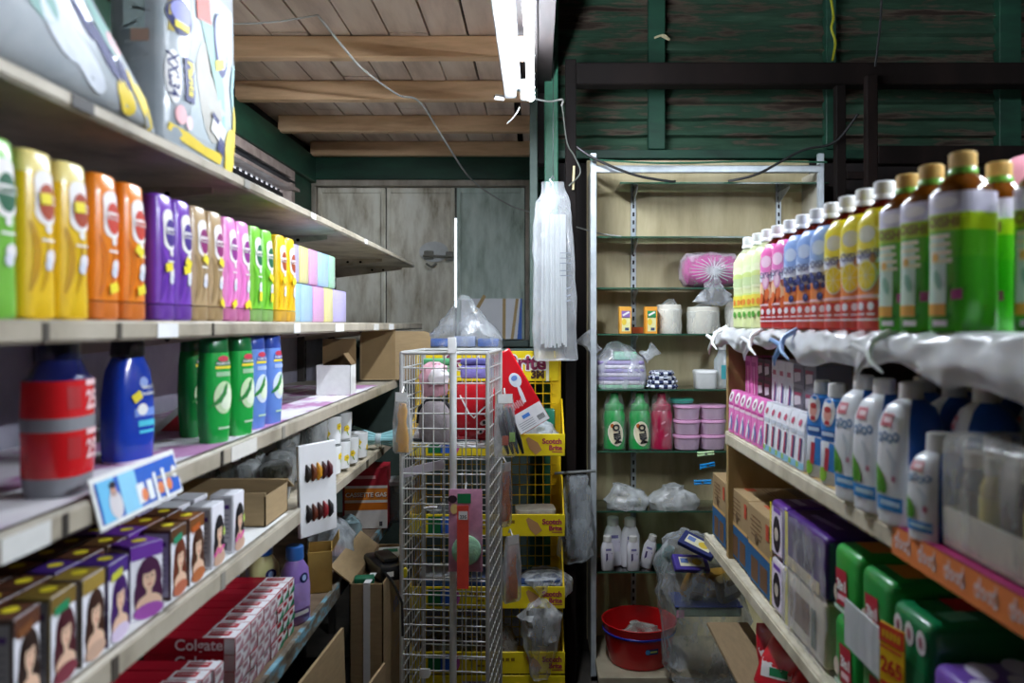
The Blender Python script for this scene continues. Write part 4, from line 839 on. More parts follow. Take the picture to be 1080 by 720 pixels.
mb = MB(); mb.box(PX - .014, PX + .012, RY0 - .027, RY0 - .022, z(-.09), z(-.04), paper('#f0f0ee'), .001); mb.tube([(PX - .02, RY0 - .012, RT), (PX + .02, RY0 + .0, RT)], .005, WIREW, 6); rp(mb, 'top_tag')
mb = MB(); FZ = z(-.385)
for i in range(8): mb.tube([(RX0 + .274 * i / 7, RY0, FZ), (RX0 + .274 * i / 7, RY1, FZ)], .0024, WIREW, 5)
for i in range(4): mb.tube([(RX0, RY0 + .32 * i / 3, FZ), (RX1, RY0 + .32 * i / 3, FZ)], .0024, WIREW, 5)
rp(mb, 'wire_shelf')
mb = MB(); mb.box(cx - .16, cx + .16, cy - .02, cy + .02, 0, .03, WIREW, .004); mb.box(cx - .02, cx + .02, cy - .16, cy + .16, 0, .03, WIREW, .004); rp(mb, 'base')
t.rotation_euler.z = -.08
# goods in the rack top
mb = MB(); FZ2 = FZ + .003
GB_ = mat('#8f8688', .85, .15, 40, bump=.3)
mb.loft([(.0, .05, .02, 2.4), (.05, .055, .035, 2.2), (.1, .05, .035, 2.1), (.13, .03, .02, 2)], GB_, 24); mb.tube([(-.056, 0, .06), (-.05, 0, .11), (-.02, 0, .14), (.02, 0, .14), (.05, 0, .11), (.056, 0, .06)], .006, BLACK, 8); single(mb, 'lint_brush', 'round grey fluffy brush with black rim inside the wire rack', 'brush', (-.335, 2.6, FZ2))
t2 = thing('red_packet', 'glossy red hanging packet seen through the wire rack grid', 'packet', (-.205, 2.64, FZ2), 0)
mb = MB(); RP = mat('#b5121f', .25, .12, 12, coat=.5); mb.loft([(0, .062, .006, 6), (.02, .064, .018, 5), (.1, .064, .022, 5), (.17, .064, .014, 5), (.19, .062, .004, 6)], RP, 28); mb.build('packet', t2)
mb = MB(); s = flat(-.0235); mb.strip(s, [(-.05, .15), (-.02, .09), (-.004, .075), (.02, .10), (.055, .13)], .005, WHITE, 1)
for x, h, r_ in ((.03, .06, .015), (.018, .03, .012), (.04, .085, .01)): mb.ell(s, x, h, r_, r_ * .6, paper('#e6b8bc'), 1, .4); mb.ell(s, x, h, r_ * .4, r_ * .4, BLACK, 2)
mb.build('front_print', t2)
mb = MB(); blob(mb, [(0, .04, .03), (.05, .048, .04), (.09, .04, .035), (.11, .02, .02)], mat('#d7a3b0', .7, .15, 30), 26, .012, 40, 4); mb.at((.02, -.04, .04)); blob(mb, [(0, .03, .012), (.03, .035, .015), (.05, .02, .01)], paper('#efe9ea'), 20, .01, 60, 9); single(mb, 'plush_pack', 'pale pink and white fluffy pack above the grey brush', 'plush', (-.345, 2.66, FZ2 + .145))
t2 = thing('sponge_pack', 'green and purple sponge pack at the very top of the wire rack', 'sponges', (-.26, 2.71, FZ2 + .20))
for i, (c, lb) in enumerate((('#7fb98e', 'pale green sponge'), ('#8d86d2', 'violet sponge'))):
    mb = MB(); mb.cbox(-.075 + .13 * i, 0, 0, .11, .07, .045, mat(c, .8, .15, 60, bump=.3), .008, 2); mb.cbox(-.075 + .13 * i, 0, .046, .11, .07, .02, mat('#5d5a9c' if i else '#4f9a66', .8, .15, 60), .006, 2); mb.build('sponge', t2)['label'] = lb
mb = MB(); mb.at((0, 0, 0), (.25, .1, 0)); mb.box(-.12, .12, -.09, .09, 0, .003, paper('#e6e4e6')); mb.tube([(-.12, -.1, .01), (.1, -.06, .012)], .005, BLACK, 6); single(mb, 'packet', 'white paper packet lying on the rack wire shelf', 'packet', (-.29, 2.68, FZ2 + .012))
mb = MB(); mb.box(-.085, .05, -.002, .002, -.014, .016, paper('#cfc6d0'), .001); single(mb, 'paper_strip', 'pale curled paper strip threaded behind the grid below the rack shelf', 'paper', (-.345, 2.53, z(-.455)), 0, rot=(0, -.22, 0))
mb = MB(); mb.tube([(-.02, 0, 0), (.0, 0, .004), (.02, 0, .003)], .004, WHITE, 6); single(mb, 'paper_strip', 'tiny white tie on the rack grid beside the pink pack', 'tie', (-.335, 2.49, z(-.575)))
mb = MB(); mb.loft([(-.014, .012, .003, 2.4), (0, .02, .003, 2.4), (.015, .016, .003, 2.4)], WHITE, 14); single(mb, 'price_tag', 'small white tag hanging low on the wire rack', 'tag', (-.352, 2.488, z(-1.09)))
# items hung on the rack
def hung(name, label, cat, loc, rz, w, h, ins, filmm=None):
    t = thing(name, label, cat, loc, rz)
    mb = MB(); mb.loft([(-h, w * .8, .004, 5), (-h * .95, w, .010, 4), (-h * .5, w, .014, 4), (-.03, w * .8, .008, 4), (0, w * .7, .003, 5)], filmm or film('#dfe3e6', .15, .55, 30), 24); mb.build('plastic_bag', t)
    mb = MB(); mb.rect(flat(-.008), 0, -.012, w * 1.3, .03, paper('#d9dad8'), 1, 0, 1, 1); mb.tube([(0, -.002, 0), (0, .012, .018), (0, .02, .006)], .003, WIREW, 6); mb.build('hang_card', t)
    ins(t); return t
OR = mat('#d9792a', .6, .15, 20, bump=.1); OY = mat('#d39a2c', .6, .15, 20, bump=.1)
def brush_in(c, L):
    def f(t):
        mb = MB(); mb.loft([(-L, .020, .006, 3), (-L * .75, .022, .008, 3), (-L * .5, .013, .007, 3), (-L * .3, .017, .008, 3), (-L * .18, .012, .006, 3)], c, 18); mb.build('brush', t)
    return f
hung('brush_pack', 'amber brush in a clear bag hung on the rack corner facing the shelving', 'brush', (-.425, 2.50, z(-.215)), -.25, .030, .19, brush_in(OY, .185))
def dark_in(t):
    mb = MB(); BK = plastic('#23262c', .3)
    for k in range(4): mb.tube([(-.02 + .012 * k, 0, -.04), (-.012 + .014 * k, -.004, -.10), (.0 + .016 * k, .0, -.15), (.012 + .016 * k, .002, -.19)], .008, BK if k != 2 else plastic('#5c6f78'), 8, taper=[.5, 1, 1, .5])
    mb.build('comb', t); mb = MB(); mb.cbox(.0, -.006, -.16, .02, .01, .03, paper('#c75a3a')); mb.cbox(.022, -.006, -.15, .018, .01, .03, paper('#9fd06a')); mb.build('trim', t)
hung('comb_pack', 'clear pack of black combs dangling on the rack corner by the red packet', 'combs', (-.105, 2.55, z(-.225)), .2, .036, .20, dark_in)
hung('brush_pack', 'orange brush in a clear bag hung on the rack, upper of two on that side', 'brush', (-.105, 2.62, z(-.455)), .9, .024, .21, brush_in(OR, .19))
hung('brush_pack', 'orange brush in a shiny bag hung on the rack, lower of two on that side', 'brush', (-.085, 2.64, z(-.70)), .6, .034, .22, brush_in(OR, .21), film('#e6eaec', .2, .75, 22))
t = thing('sponge_card', 'pink card with pale green round sponge and red price slip on the rack pole', 'sponge card', (-.223, 2.468, z(-.51)))
mb = MB(); mb.loft([(-.255, .052, .002, 8), (-.25, .053, .004, 6), (-.01, .052, .004, 6), (0, .05, .002, 8)], mat('#d79ab8', .35, .2, 25, coat=.5), 24); mb.build('card', t)
mb = MB(); mb.at((.004, -.006, -.185), (PI / 2, 0, 0)); mb.loft([(0, .042, .042, 2), (.004, .045, .045, 2), (.016, .045, .045, 2), (.019, .04, .04, 2)], mat('#9fd0ae', .85, .1, 70, bump=.3), 28); mb.build('sponge', t)['label'] = 'pale green round sponge'
mb = MB(); s = flat(-.0048); mb.rect(s, -.004, -.028, .042, .03, paper('#12804c'), 2); mb.ell(s, -.035, -.06, .012, .016, paper('#e9d48a'), 2); mb.ell(s, -.040, -.03, .014, .012, paper('#3a2430'), 2); mb.build('mark_print', t)
mb = MB(); mb.box(-.024, .012, -.0275, -.0265, -.30, -.045, paper('#ea5140')); mb.rect(flat(-.0278), -.005, -.075, .028, .026, WHITE, 1, 0, 1, 1); mb.text(flat(-.0278), '235', -.005, -.079, .012, BLACK, 3, 0, .02, width=.02); mb.build('price_slip', t)['label'] = 'long red price slip with white label'
mb = MB(); mb.tube([(0, 0, -.002), (0, .014, .014), (0, .03, .012)], .003, WIREW, 6); mb.build('hook', t)
# ------------------------------------------------------------------ yellow display stand behind
YX0, YX1, YF, YB = -.485, .075, 3.06, 3.33
YM = mat('#e3bd10', .45, .12, 14); YD = mat('#e9cf1c', .4, .06, 20); SBT = paper('#a02a4a')
t = thing('display_stand', 'yellow wire sponge display stand with printed shelf fronts behind the rack', 'display stand', (-.2, 3.2, 0))
def yp(mb, n):
    o = mb.build(n, t); o.location = (.2, -3.2, 0); return o
for x in (YX0, YX1):
    mb = MB(); mb.box(x - .022, x + .022, YB - .02, YB, .02, z(-.12), YM, .003); yp(mb, 'post')
mb = MB()
for i in range(17):
    x = YX0 + .02 + (YX1 - YX0 - .04) * i / 16; mb.tube([(x, YB - .03, .05), (x, YB - .03, z(-.22))], .0022, WIREY, 5)
h = .08
while h < z(-.22): mb.tube([(YX0, YB - .03, h), (YX1, YB - .03, h)], .0024, WIREY, 5); h += .042
yp(mb, 'wire_back')
mb = MB(); mb.box(YX0, YX1 + .01, YB - .03, YB - .024, z(-.235), z(-.11), YD, .002); hd = yp(mb, 'header_sign')
mb = MB(); s = flat(YB - .0305); mb.text(s, 'Scotch-Brite', -.172, z(-.157), .06, WHITE, 1.5, 0, .09, width=.43); mb.text(s, 'Scotch-Brite', -.172, z(-.157), .06, paper('#7d1f45'), 3, 0, .03, width=.415); mb.text(s, 'products', -.12, z(-.207), .03, paper('#6a3a1c'), 2, 0, .01, width=.13); mb.text(s, '3M', .0, z(-.207), .045, paper('#4a2a20'), 2, 0, .06, width=.055)
mb.box(.035, .047, YB - .033, YB - .031, z(-.235), z(-.14), paper('#f6f3e0')); yp(mb, 'lettering')
def yshelf(h, hh=.085, ex=0):
    mb = MB(); mb.box(YX0 + .01, YX1, YF, YB - .03, z(h), z(h) + .004, YM); mb.box(YX0 - .01 - ex, YX1 + .03 + ex, YF - .008, YF, z(h) - .004, z(h) + hh, YD, .002)
    for x in (YX0 - .008 - ex, YX1 + .022 + ex): mb.add([(x, YF, z(h)), (x, YB - .02, z(h)), (x, YB - .02, z(h) + hh * 2.4), (x, YF, z(h) + hh), (x + .006, YF, z(h)), (x + .006, YB - .02, z(h)), (x + .006, YB - .02, z(h) + hh * 2.4), (x + .006, YF, z(h) + hh)], [(0, 1, 2, 3), (7, 6, 5, 4), (0, 4, 5, 1), (1, 5, 6, 2), (2, 6, 7, 3), (3, 7, 4, 0)], YM)
    sh = yp(mb, 'shelf'); mb = MB(); s = flat(YF - .0085); c = z(h) + hh / 2
    mb.rect(s, YX0 + .09, c, .05, hh * .82, paper('#0f6a3a'), 1); mb.rect(s, YX0 + .135, c, .045, hh * .82, paper('#2a5fc0'), 1); mb.ell(s, YX0 + .168, c, .02, hh * .38, paper('#c05aa6'), 2); mb.rect(s, YX0 + .175, c, .012, hh * .8, paper('#e58a2a'), 1)
    for q in range(9): mb.rect(s, YX0 + .23 + q * .020, c + .012, .014, .012, paper('#8a6a10'), 1, 0, 1, 1)
    for q in range(6): mb.rect(s, YX0 + .26 + q * .017, c - .012, .011, .008, paper('#9a7a14'), 1, 0, 1, 1)
    mb.strip(s, [(YX1 - .115, c + .025), (YX1 - .09, c - .005), (YX1 - .07, c - .03)], [.012, .04, .03], paper('#b98a5a'), 1)
    mb.text(s, 'Scotch', YX1 - .02, c + .013, .03, SBT, 2, 0, .04, width=.075); mb.text(s, 'Brite', YX1 - .006, c - .012, .03, SBT, 2, 0, .04, width=.05); mb.rect(s, YX1 - .0, c - .028, .04, .003, SBT, 1)
    o = mb.build('front_print', sh); return sh
for h in (-.500, -.808, -1.085, -1.335): yshelf(h, .08)
mb = MB(); s = flat(YF - .01); mb.box(YX0 - .01, YX1 + .03, YF - .008, YF, z(-1.425), z(-1.345), YD, .002); mb.rect(s, -.24, z(-1.385), .10, .04, paper('#9d97a8'), 1); mb.text(s, '3M', -.24, z(-1.385), .03, paper('#6a5f70'), 2, 0, .03, width=.05); yp(mb, 'plinth_front')
for x in (YX0, YX1): 
    mb = MB(); mb.box(x - .015, x + .015, YF, YB, 0, .03, YM, .003); yp(mb, 'foot')
# goods on the yellow stand
t = thing('red_packet', 'large tilted red card packet with a white scoop picture and barcode end', 'packet', (px(543, 2.97), 2.97, pz(412, 2.97)), 0, rot=(.05, math.radians(-30), .0))
mb = MB(); mb.box(-.062, .062, -.008, .008, -.155, .15, mat('#d01a26', .25, .06, 15, coat=.4), .004); mb.build('packet', t)
mb = MB(); s = flat(-.0082); mb.rect(s, 0, -.115, .122, .075, paper('#e9e8ea'), 1, 0, 2, 2); mb.rect(s, -.01, -.10, .03, .014, paper('#4f86d8'), 2)
for q in range(4): mb.rect(s, -.02, -.118 - q * .008, .06, .002, paper('#8d8d95'), 2, 0, 1, 1)
for q in range(7): mb.rect(s, .026 + q * .004, -.13, .002, .02, BLACK, 2, 0, 1, 1)
mb.ell(s, .022, .035, .022, .028, paper('#dfe3ea'), 2); mb.ell(s, .022, .043, .012, .010, paper('#6f8fd0'), 3); mb.strip(s, [(.020, .008), (.016, -.02), (.012, -.055)], [.01, .014, .012], paper('#e9e6ea'), 2)
for q in range(6): mb.rect(s, -.035 + q * .008, -.05 + (q % 2) * .004, .005, .025, paper('#e8a0a4'), 2, .0, 1, 1)
mb.build('front_print', t)
def baggoods(label, loc, prof, seed, fm, inner=None, name='plastic_bag', amp=.016, cat='plastic bag', rz=0):
    mb = MB(); blob(mb, prof, fm, 30, amp, 24, seed); return single(mb, name, label, cat, loc, rz)
def fold(label, loc, cols, w=.2, d=.14, name='cloth_stack', cat='cloths', rz=0, hs=.012):
    t = thing(name, label, cat, loc, rz)
    for i, c in enumerate(cols):
        mb = MB(); ww = w * R.uniform(.92, 1); mb.loft([(i * hs + .0005, ww / 2 * .98, d / 2 * .98, 7), (i * hs + hs * .3, ww / 2, d / 2, 6), (i * hs + hs * .7, ww / 2, d / 2, 6), (i * hs + hs - .0005, ww / 2 * .98, d / 2 * .98, 7)], mat(c, .8, .15, 40, bump=.2), 28); mb.build('cloth', t)
    return t
SH0 = z(-.496); SH1 = z(-.804); SH2 = z(-1.081); SH3 = z(-1.331)
baggoods('grey plastic bag heaped on the top shelf of the yellow stand', (-.0, 3.15, SH0), [(0, .08, .08), (.06, .085, .08), (.10, .06, .06), (.12, .02, .02)], 11, film('#b9bec2', .45, .85, 30))
mb = MB(); mb.cbox(0, 0, 0, .07, .05, .155, plastic('#12694f'), .008, 2); single(mb, 'sponge_pack', 'dark green scouring pad pack at the stand post end', 'sponges', (.035, 3.23, SH0), .0)
baggoods('grey-white plastic bag on the top shelf seen through the wire rack', (-.27, 3.15, SH0), [(0, .10, .08), (.05, .11, .08), (.09, .07, .05)], 12, MILKY)
baggoods('dark grey plastic bag on the second shelf of the yellow stand', (-.33, 3.16, SH1), [(0, .11, .08), (.06, .11, .08), (.10, .05, .05)], 13, film('#7a7f85', .4, .8, 30))
t = fold('grey and orange packed pads near the post on the second yellow shelf', (-.01, 3.16, SH1), ['#3a3330', '#b5502a', '#51453c', '#c6bfae'], .16, .12, 'pad_stack', 'pads', .1, .02)
fold('blue wrapped cloths on the third shelf, end near the cardboard carton', (-.37, 3.16, SH2), ['#2f4f8a', '#3f6aa6', '#2a3f70', '#8a9fc0', '#36578f', '#5b7fb4', '#cdd4dc'], .20, .16, rz=.05, hs=.016)
fold('blue and violet wrapped cloths on the third shelf behind the rack', (-.19, 3.16, SH2), ['#34508c', '#7a86b0', '#2c4276', '#a7a0c4', '#3f62a0', '#6f7fb0'], .15, .16, rz=-.05, hs=.017)
t = fold('blue and pink striped cloths at the post end of the third yellow shelf', (.0, 3.15, SH2), ['#2b3c66', '#c06a90', '#31507f', '#d59ab4', '#3a5c92', '#8aa0c0', '#2f4878'], .19, .16, rz=.04, hs=.013)
mb = MB(); blob(mb, [(0, .07, .07), (.03, .11, .085), (.08, .11, .085), (.11, .06, .05)], film('#e6eaec', .15, .7, 34), 34, .014, 30, 17); single(mb, 'plastic_wrap', 'shiny clear wrap round the striped cloths on the third shelf', 'plastic wrap', (.025, 3.15, SH2))
baggoods('clear bag of brown goods on the fourth shelf beside the shiny knotted one', (-.16, 3.15, SH3), [(0, .08, .07), (.08, .08, .07), (.14, .05, .04)], 18, film('#a9a297', .3, .75, 28))
t = thing('pad_stack', 'brown cardboard goods inside the fourth shelf', 'pads', (-.16, 3.17, SH3)); mb = MB(); mb.cbox(0, 0, .005, .1, .08, .09, mat('#7a5a34', .8, .15, 20), .004); mb.build('pad', t)
mb = MB(); blob(mb, [(-.16, .035, .02), (-.10, .05, .03), (.0, .07, .06), (.08, .085, .06), (.13, .05, .035), (.16, .012, .012), (.19, .04, .02), (.22, .06, .02)], film('#e3e7e8', .2, .7, 26), 32, .02, 22, 19); single(mb, 'plastic_bag', 'big shiny knotted clear bag drooping over the lowest yellow shelf', 'plastic bag', (.015, 3.06, z(-1.20)), .3)
baggoods('grey clear bag on the fourth shelf seen through the wire grid', (-.36, 3.16, SH3), [(0, .10, .07), (.07, .10, .08), (.11, .05, .04)], 21, film('#8c9196', .35, .7, 26))
# clear bag and blue packs on top of the stand and the white board behind
mb = MB(); blob(mb, [(0, .17, .08), (.05, .16, .08), (.10, .12, .06), (.16, .07, .04), (.22, .02, .02)], film('#d4d9dc', .12, .5, 20), 34, .025, 16, 22); single(mb, 'plastic_bag', 'large clear bag peaking above the yellow stand in front of the shutters', 'plastic bag', (-.31, 3.42, z(-.10)))
t = thing('blue_pack', 'blue packs inside the clear bag above the yellow stand', 'packs', (-.31, 3.42, z(-.095)))
for i in range(3):
    mb = MB(); mb.cbox(-.10 + .10 * i, 0, 0, .09, .08, .035 + .01 * (i % 2), plastic('#2f62b8' if i != 1 else '#8f9fc6'), .006, 2); mb.build('pack', t)
mb = MB(); mb.box(-.55, .11, 3.37, 3.50, z(-.125), z(-.105), mat('#4f5f5a', .6, .15, 10), .003); mb.box(-.54, -.52, 3.38, 3.49, 0, z(-.125), DKWOOD); mb.box(.08, .1, 3.38, 3.49, 0, z(-.125), DKWOOD); single(mb, 'ledge_shelf', 'dull green ledge under the clear bag behind the yellow stand', 'shelf')
t = thing('foam_board', 'white board with brown tape and blue edge leaning on the shutter', 'board', (-.245, 4.50, z(-.085)), 0, rot=(-.18, 0, 0))
mb = MB(); mb.box(-.19, .155, -.008, .008, 0, .235, mat('#e6e8ec', .5, .04, 12), .002); mb.build('board', t)
mb = MB(); s = flat(-.0085); TP = paper('#b89a62'); mb.rect(s, .055, .117, .018, .235, TP, 1); mb.rect(s, -.085, .20, .02, .12, TP, 2, -.5); mb.rect(s, .115, .117, .016, .235, TP, 1, -.12); mb.build('tape', t)
mb = MB(); mb.add([(.13, -.0095, 0), (.156, -.0095, 0), (.156, -.0095, .235), (.148, -.0095, .235)], [(0, 1, 2, 3)], paper('#2563c4')); mb.build('blue_edge', t)
mb = MB(); mb.box(-1.28, -.05, 4.44, 4.58, z(-.125), z(-.09), mat('#5b6c67', .6, .15, 8), .003); struct(mb, 'trim_20')
# long hanging bag with white sticks
t = thing('hanging_bag', 'long clear bag of white straws hung on a hook by the brown post', 'hanging bag', (.062, 3.22, z(.545)))
mb = MB(); blob(mb, [(-.69, .084, .030, .012, 0), (-.685, .090, .033, .012, 0), (-.5, .088, .034, .006, 0), (-.3, .084, .033, .003, 0), (-.14, .080, .028, .0, 0), (-.05, .070, .018, 0, 0), (-.015, .050, .008, 0, 0), (.03, .046, .004, 0, 0)], film('#eef2f5', .10, .5, 9, .14), 36, .009, 10, 31, p=3); mb.build('plastic_bag', t)
for i in range(14):
    mb = MB(); x = -.045 + .0075 * i; y = .006 * math.sin(i * 2.1); mb.tube([(x, y, -.64 + .02 * R.random()), (x * .95, y, -.4), (x * .9, y, -.10)], .005, mat('#bfc3c4', .4, .05, 20), 7); mb.build('straw', t)
mb = MB(); s = flat(-.036)
for h in (-.26, -.28, -.30, -.33, -.35): mb.rect(s, .05, h, .045, .0035, paper('#70757d'), 1, 0, 1, 1)
for h in (-.4, -.43, -.45): mb.rect(s, .06, h, .02, .006, paper('#9096a0'), 1, .3, 1, 1)
mb.build('mark_print', t)
mb = MB(); mb.tube([(0, 0, -.02), (0, -.005, .02), (-.012, 0, .04), (0, 0, .055), (.004, 0, .04)], .0035, mat('#8f9396', .3, .1, 30, metal=.8), 6); mb.tube([(0, 0, .05), (.002, 0, .5), (.003, .02, .56)], .0016, BCAB, 5); mb.build('hook', t)
mb = MB(); blob(mb, [(-.36, .05, .03), (-.33, .072, .04), (-.24, .078, .045, .004, 0), (-.14, .06, .035, .006, 0), (-.05, .055, .02, .006, 0), (0, .05, .01, .006, 0)], film('#cdd5da', .25, .65, 24), 30, .02, 18, 33); o = single(mb, 'hanging_bag', 'crumpled pale clear bag hung low between the yellow stand and the cabinet', 'hanging bag', (.155, 3.3, z(-.625)))
mb = MB(); mb.tube([(.07, 3.29, z(-.615)), (.24, 3.29, z(-.605))], .006, mat('#6d706e', .5), 8); single(mb, 'bag_rail', 'thin grey rail the low crumpled bag hangs from', 'rail')
# ------------------------------------------------------------------ glass-shelved cabinet
CX0, CX1, CYF, CYB = .222, 1.205, 3.345, 3.60
t = thing('display_cabinet', 'white-framed wall display cabinet with glass shelves and plywood back', 'cabinet', (.71, 3.47, 0))
def cp(mb, n, lb=None):
    o = mb.build(n, t); o.location = (-.71, -3.47, 0)
    if lb: o['label'] = lb
    return o
FRW = mat('', .35, metal=.3, scale=10, stops=[(.3, '#a9b2b8'), (.7, '#d6dde0')]); PLY = mat('', .6, scale=4, detail=8, stops=[(.3, '#a59670'), (.5, '#c6b88f'), (.72, '#d9cda6')], stretch=(2.5, 1, .5))
PLW = mat('', .55, scale=4, detail=8, stops=[(.3, '#b3ac97'), (.6, '#cfc9b6')], stretch=(1, 1, .4))
mb = MB(); mb.box(CX0, CX1 + .02, CYB - .004, CYB + .006, .08, z(.74), PLY); cp(mb, 'back_panel')
mb = MB(); mb.box(CX0 + .004, CX0 + .012, CYF + .02, CYB, .08, z(.66), PLW); cp(mb, 'side_panel'); mb = MB(); mb.box(CX1 - .012, CX1 - .004, CYF + .02, CYB, .08, z(.66), PLW); cp(mb, 'side_panel')
for x in (CX0, CX1 - .026):
    mb = MB(); mb.box(x, x + .026, CYF, CYF + .022, .02, z(.72), FRW, .003); cp(mb, 'frame_post')
mb = MB(); mb.box(CX0, CX1, CYF - .001, CYF + .021, z(.638), z(.668), FRW, .003); cp(mb, 'frame_rail')
for x in (px(668, 3.59), px(821, 3.59)):
    mb = MB(); mb.box(x - .012, x + .012, CYB - .014, CYB - .004, .1, z(.64), FRW, .002); slot_holes(mb, x, CYB - .0142, .15, z(.62), 'y', HOLE, 1); cp(mb, 'slotted_standard')
GL = glass('#dbe7dd', .05); GE = mat('#2c5a46', .2, .1, 20, coat=.6)
shz = [.602, .373, .156, -.040, -.275, -.536, -.79, -1.047]
for i, h in enumerate(shz):
    x0 = px(654, 3.37) if i == 0 else CX0 + .018
    x1 = CX1 + .03 if i == 0 else (CX1 - .02 if i < 5 else CX1 - .02)
    mb = MB(); mb.box(x0, x1, CYF + .03, CYB - .016, z(h) - .006, z(h), GL); sf_ = cp(mb, 'glass_shelf'); mb = MB(); mb.box(x0, x1, CYF + .0285, CYF + .0299, z(h) - .006, z(h), GE); mb.build('front_edge', sf_)
    for x in (px(668, 3.59), px(821, 3.59)):
        mb = MB(); mb.add([(x - .002, CYF + .09, z(h) - .007), (x - .002, CYB - .014, z(h) - .007), (x - .002, CYB - .014, z(h) - .06), (x - .002, CYF + .09, z(h) - .014), (x + .002, CYF + .09, z(h) - .007), (x + .002, CYB - .014, z(h) - .007), (x + .002, CYB - .014, z(h) - .06), (x + .002, CYF + .09, z(h) - .014)], [(0, 1, 2, 3), (7, 6, 5, 4), (0, 4, 5, 1), (1, 5, 6, 2), (2, 6, 7, 3), (3, 7, 4, 0)], FRW); mb.build('bracket', sf_)
mb = MB(); mb.box(CX0 + .02, CX1, 3.17, CYB, z(-1.43), z(-1.405), mat('', .6, scale=6, stops=[(.3, '#8f8570'), (.7, '#b3a98f')]), .003); cp(mb, 'base_shelf'); mb = MB(); mb.box(CX0 + .03, CX1, 3.22, CYB, .0, z(-1.43), mat('#2b241c', .8)); cp(mb, 'plinth')
# stuff on the cabinet shelves
SY = 3.46
def bundle():
    t = thing('pink_bundle', 'magenta bundle gathered in a clear knotted bag on a cabinet shelf', 'bundle', (.745, SY, z(.157)))
    mb = MB(); mb.at((0, 0, .075), (0, PI / 2, 0)); blob(mb, [(-.115, .04, .05), (-.10, .066, .07), (0, .074, .075), (.10, .066, .07), (.115, .04, .05)], mat('#c43a94', .4, .2, 25, coat=.3), 30, .008, 30, 41); mb.build('bundle', t)
    mb = MB(); mb.at((0, 0, .078), (0, PI / 2, 0)); blob(mb, [(-.125, .04, .05), (-.105, .072, .078), (0, .080, .082), (.105, .072, .078), (.125, .04, .05)], film('#f3e6f0', .08, .5, 26), 30, .008, 30, 42); mb.build('plastic_bag', t)
    mb = MB(); F_ = film('#eceff2', .3, .85, 30)
    for k in range(22):
        a = k / 21 * PI * 2; mb.tube([(0, -.088, .07), (.05 * math.cos(a), -.092, .07 + .035 * math.sin(a)), (.10 * math.cos(a), -.080, .072 + .055 * math.sin(a))], .0035, F_, 5, taper=[1, .8, .4])
    mb.build('gathers', t)
    mb = MB(); mb.at((.005, -.07, -.01)); blob(mb, [(-.065, .03, .012), (-.05, .085, .022), (-.02, .07, .028), (.03, .03, .02), (.07, .012, .012)], film('#e6eaee', .2, .75, 28), 30, .016, 34, 43); mb.build('knot_tail', t)
bundle()
def tallbox(c, label, x, h=.115):
    t = thing('carton', label, 'carton', (x, SY - .06, z(-.0395))); mb = MB(); mb.cbox(0, 0, 0, .052, .05, h, paper(c), .0015); mb.build('carton', t); s = flat(-.0252); mb = MB()
    mb.rect(s, .002, .04, .036, .06, paper('#e9e3a0'), 1); mb.rect(s, .002, .082, .036, .03, paper('#8d6ab0' if 'violet' in label else '#178a4e'), 1); mb.rect(s, .002, .085, .03, .008, WHITE, 2, .5); mb.rect(s, .006, .02, .016, .012, paper('#3a4a6a'), 2); mb.ell(s, -.006, .05, .01, .014, paper('#e6c83a'), 2); mb.build('front_print', t)
tallbox('#e9a83a', 'yellow carton with violet panel on the cabinet shelf', px(659, 3.4)); tallbox('#efa02a', 'yellow carton with green panel on the cabinet shelf', px(686, 3.4))
mb = MB(); mb.cbox(0, 0, 0, .05, .03, .028, paper('#c8581f'), .002); single(mb, 'carton', 'low orange-red box between the two yellow cartons', 'carton', (px(673, 3.44), 3.47, z(-.0395)))
for u, r_, h, lb in ((706, .052, .125, 'wrapped white paper roll nearest the yellow cartons'), (742, .068, .115, 'wide wrapped white paper roll under the magenta bundle'), (778, .05, .14, 'wrapped white paper roll half hidden by the drinks')):
    t = thing('paper_roll', lb, 'paper roll', (px(u, 3.44), 3.45, z(-.0395))); mb = MB(); mb.loft([(0, r_ * .96, r_ * .96, 2), (.004, r_, r_, 2), (h - .004, r_, r_, 2), (h, r_ * .95, r_ * .95, 2), (h - .003, .02, .02, 2)], mat('#e0ddcf', .8, .06, 40, bump=.1), 28); mb.build('roll', t)
    mb = MB(); blob(mb, [(0, r_ * 1.02, r_ * 1.02), (h * .8, r_ * 1.06, r_ * 1.06), (h, r_ * .7, r_ * .7), (h * 1.2, .012, .02, .01, 0)], film('#eef0ea', .15, .6, 24), 26, .006, 26, int(u), p=2); mb.build('plastic_wrap', t)
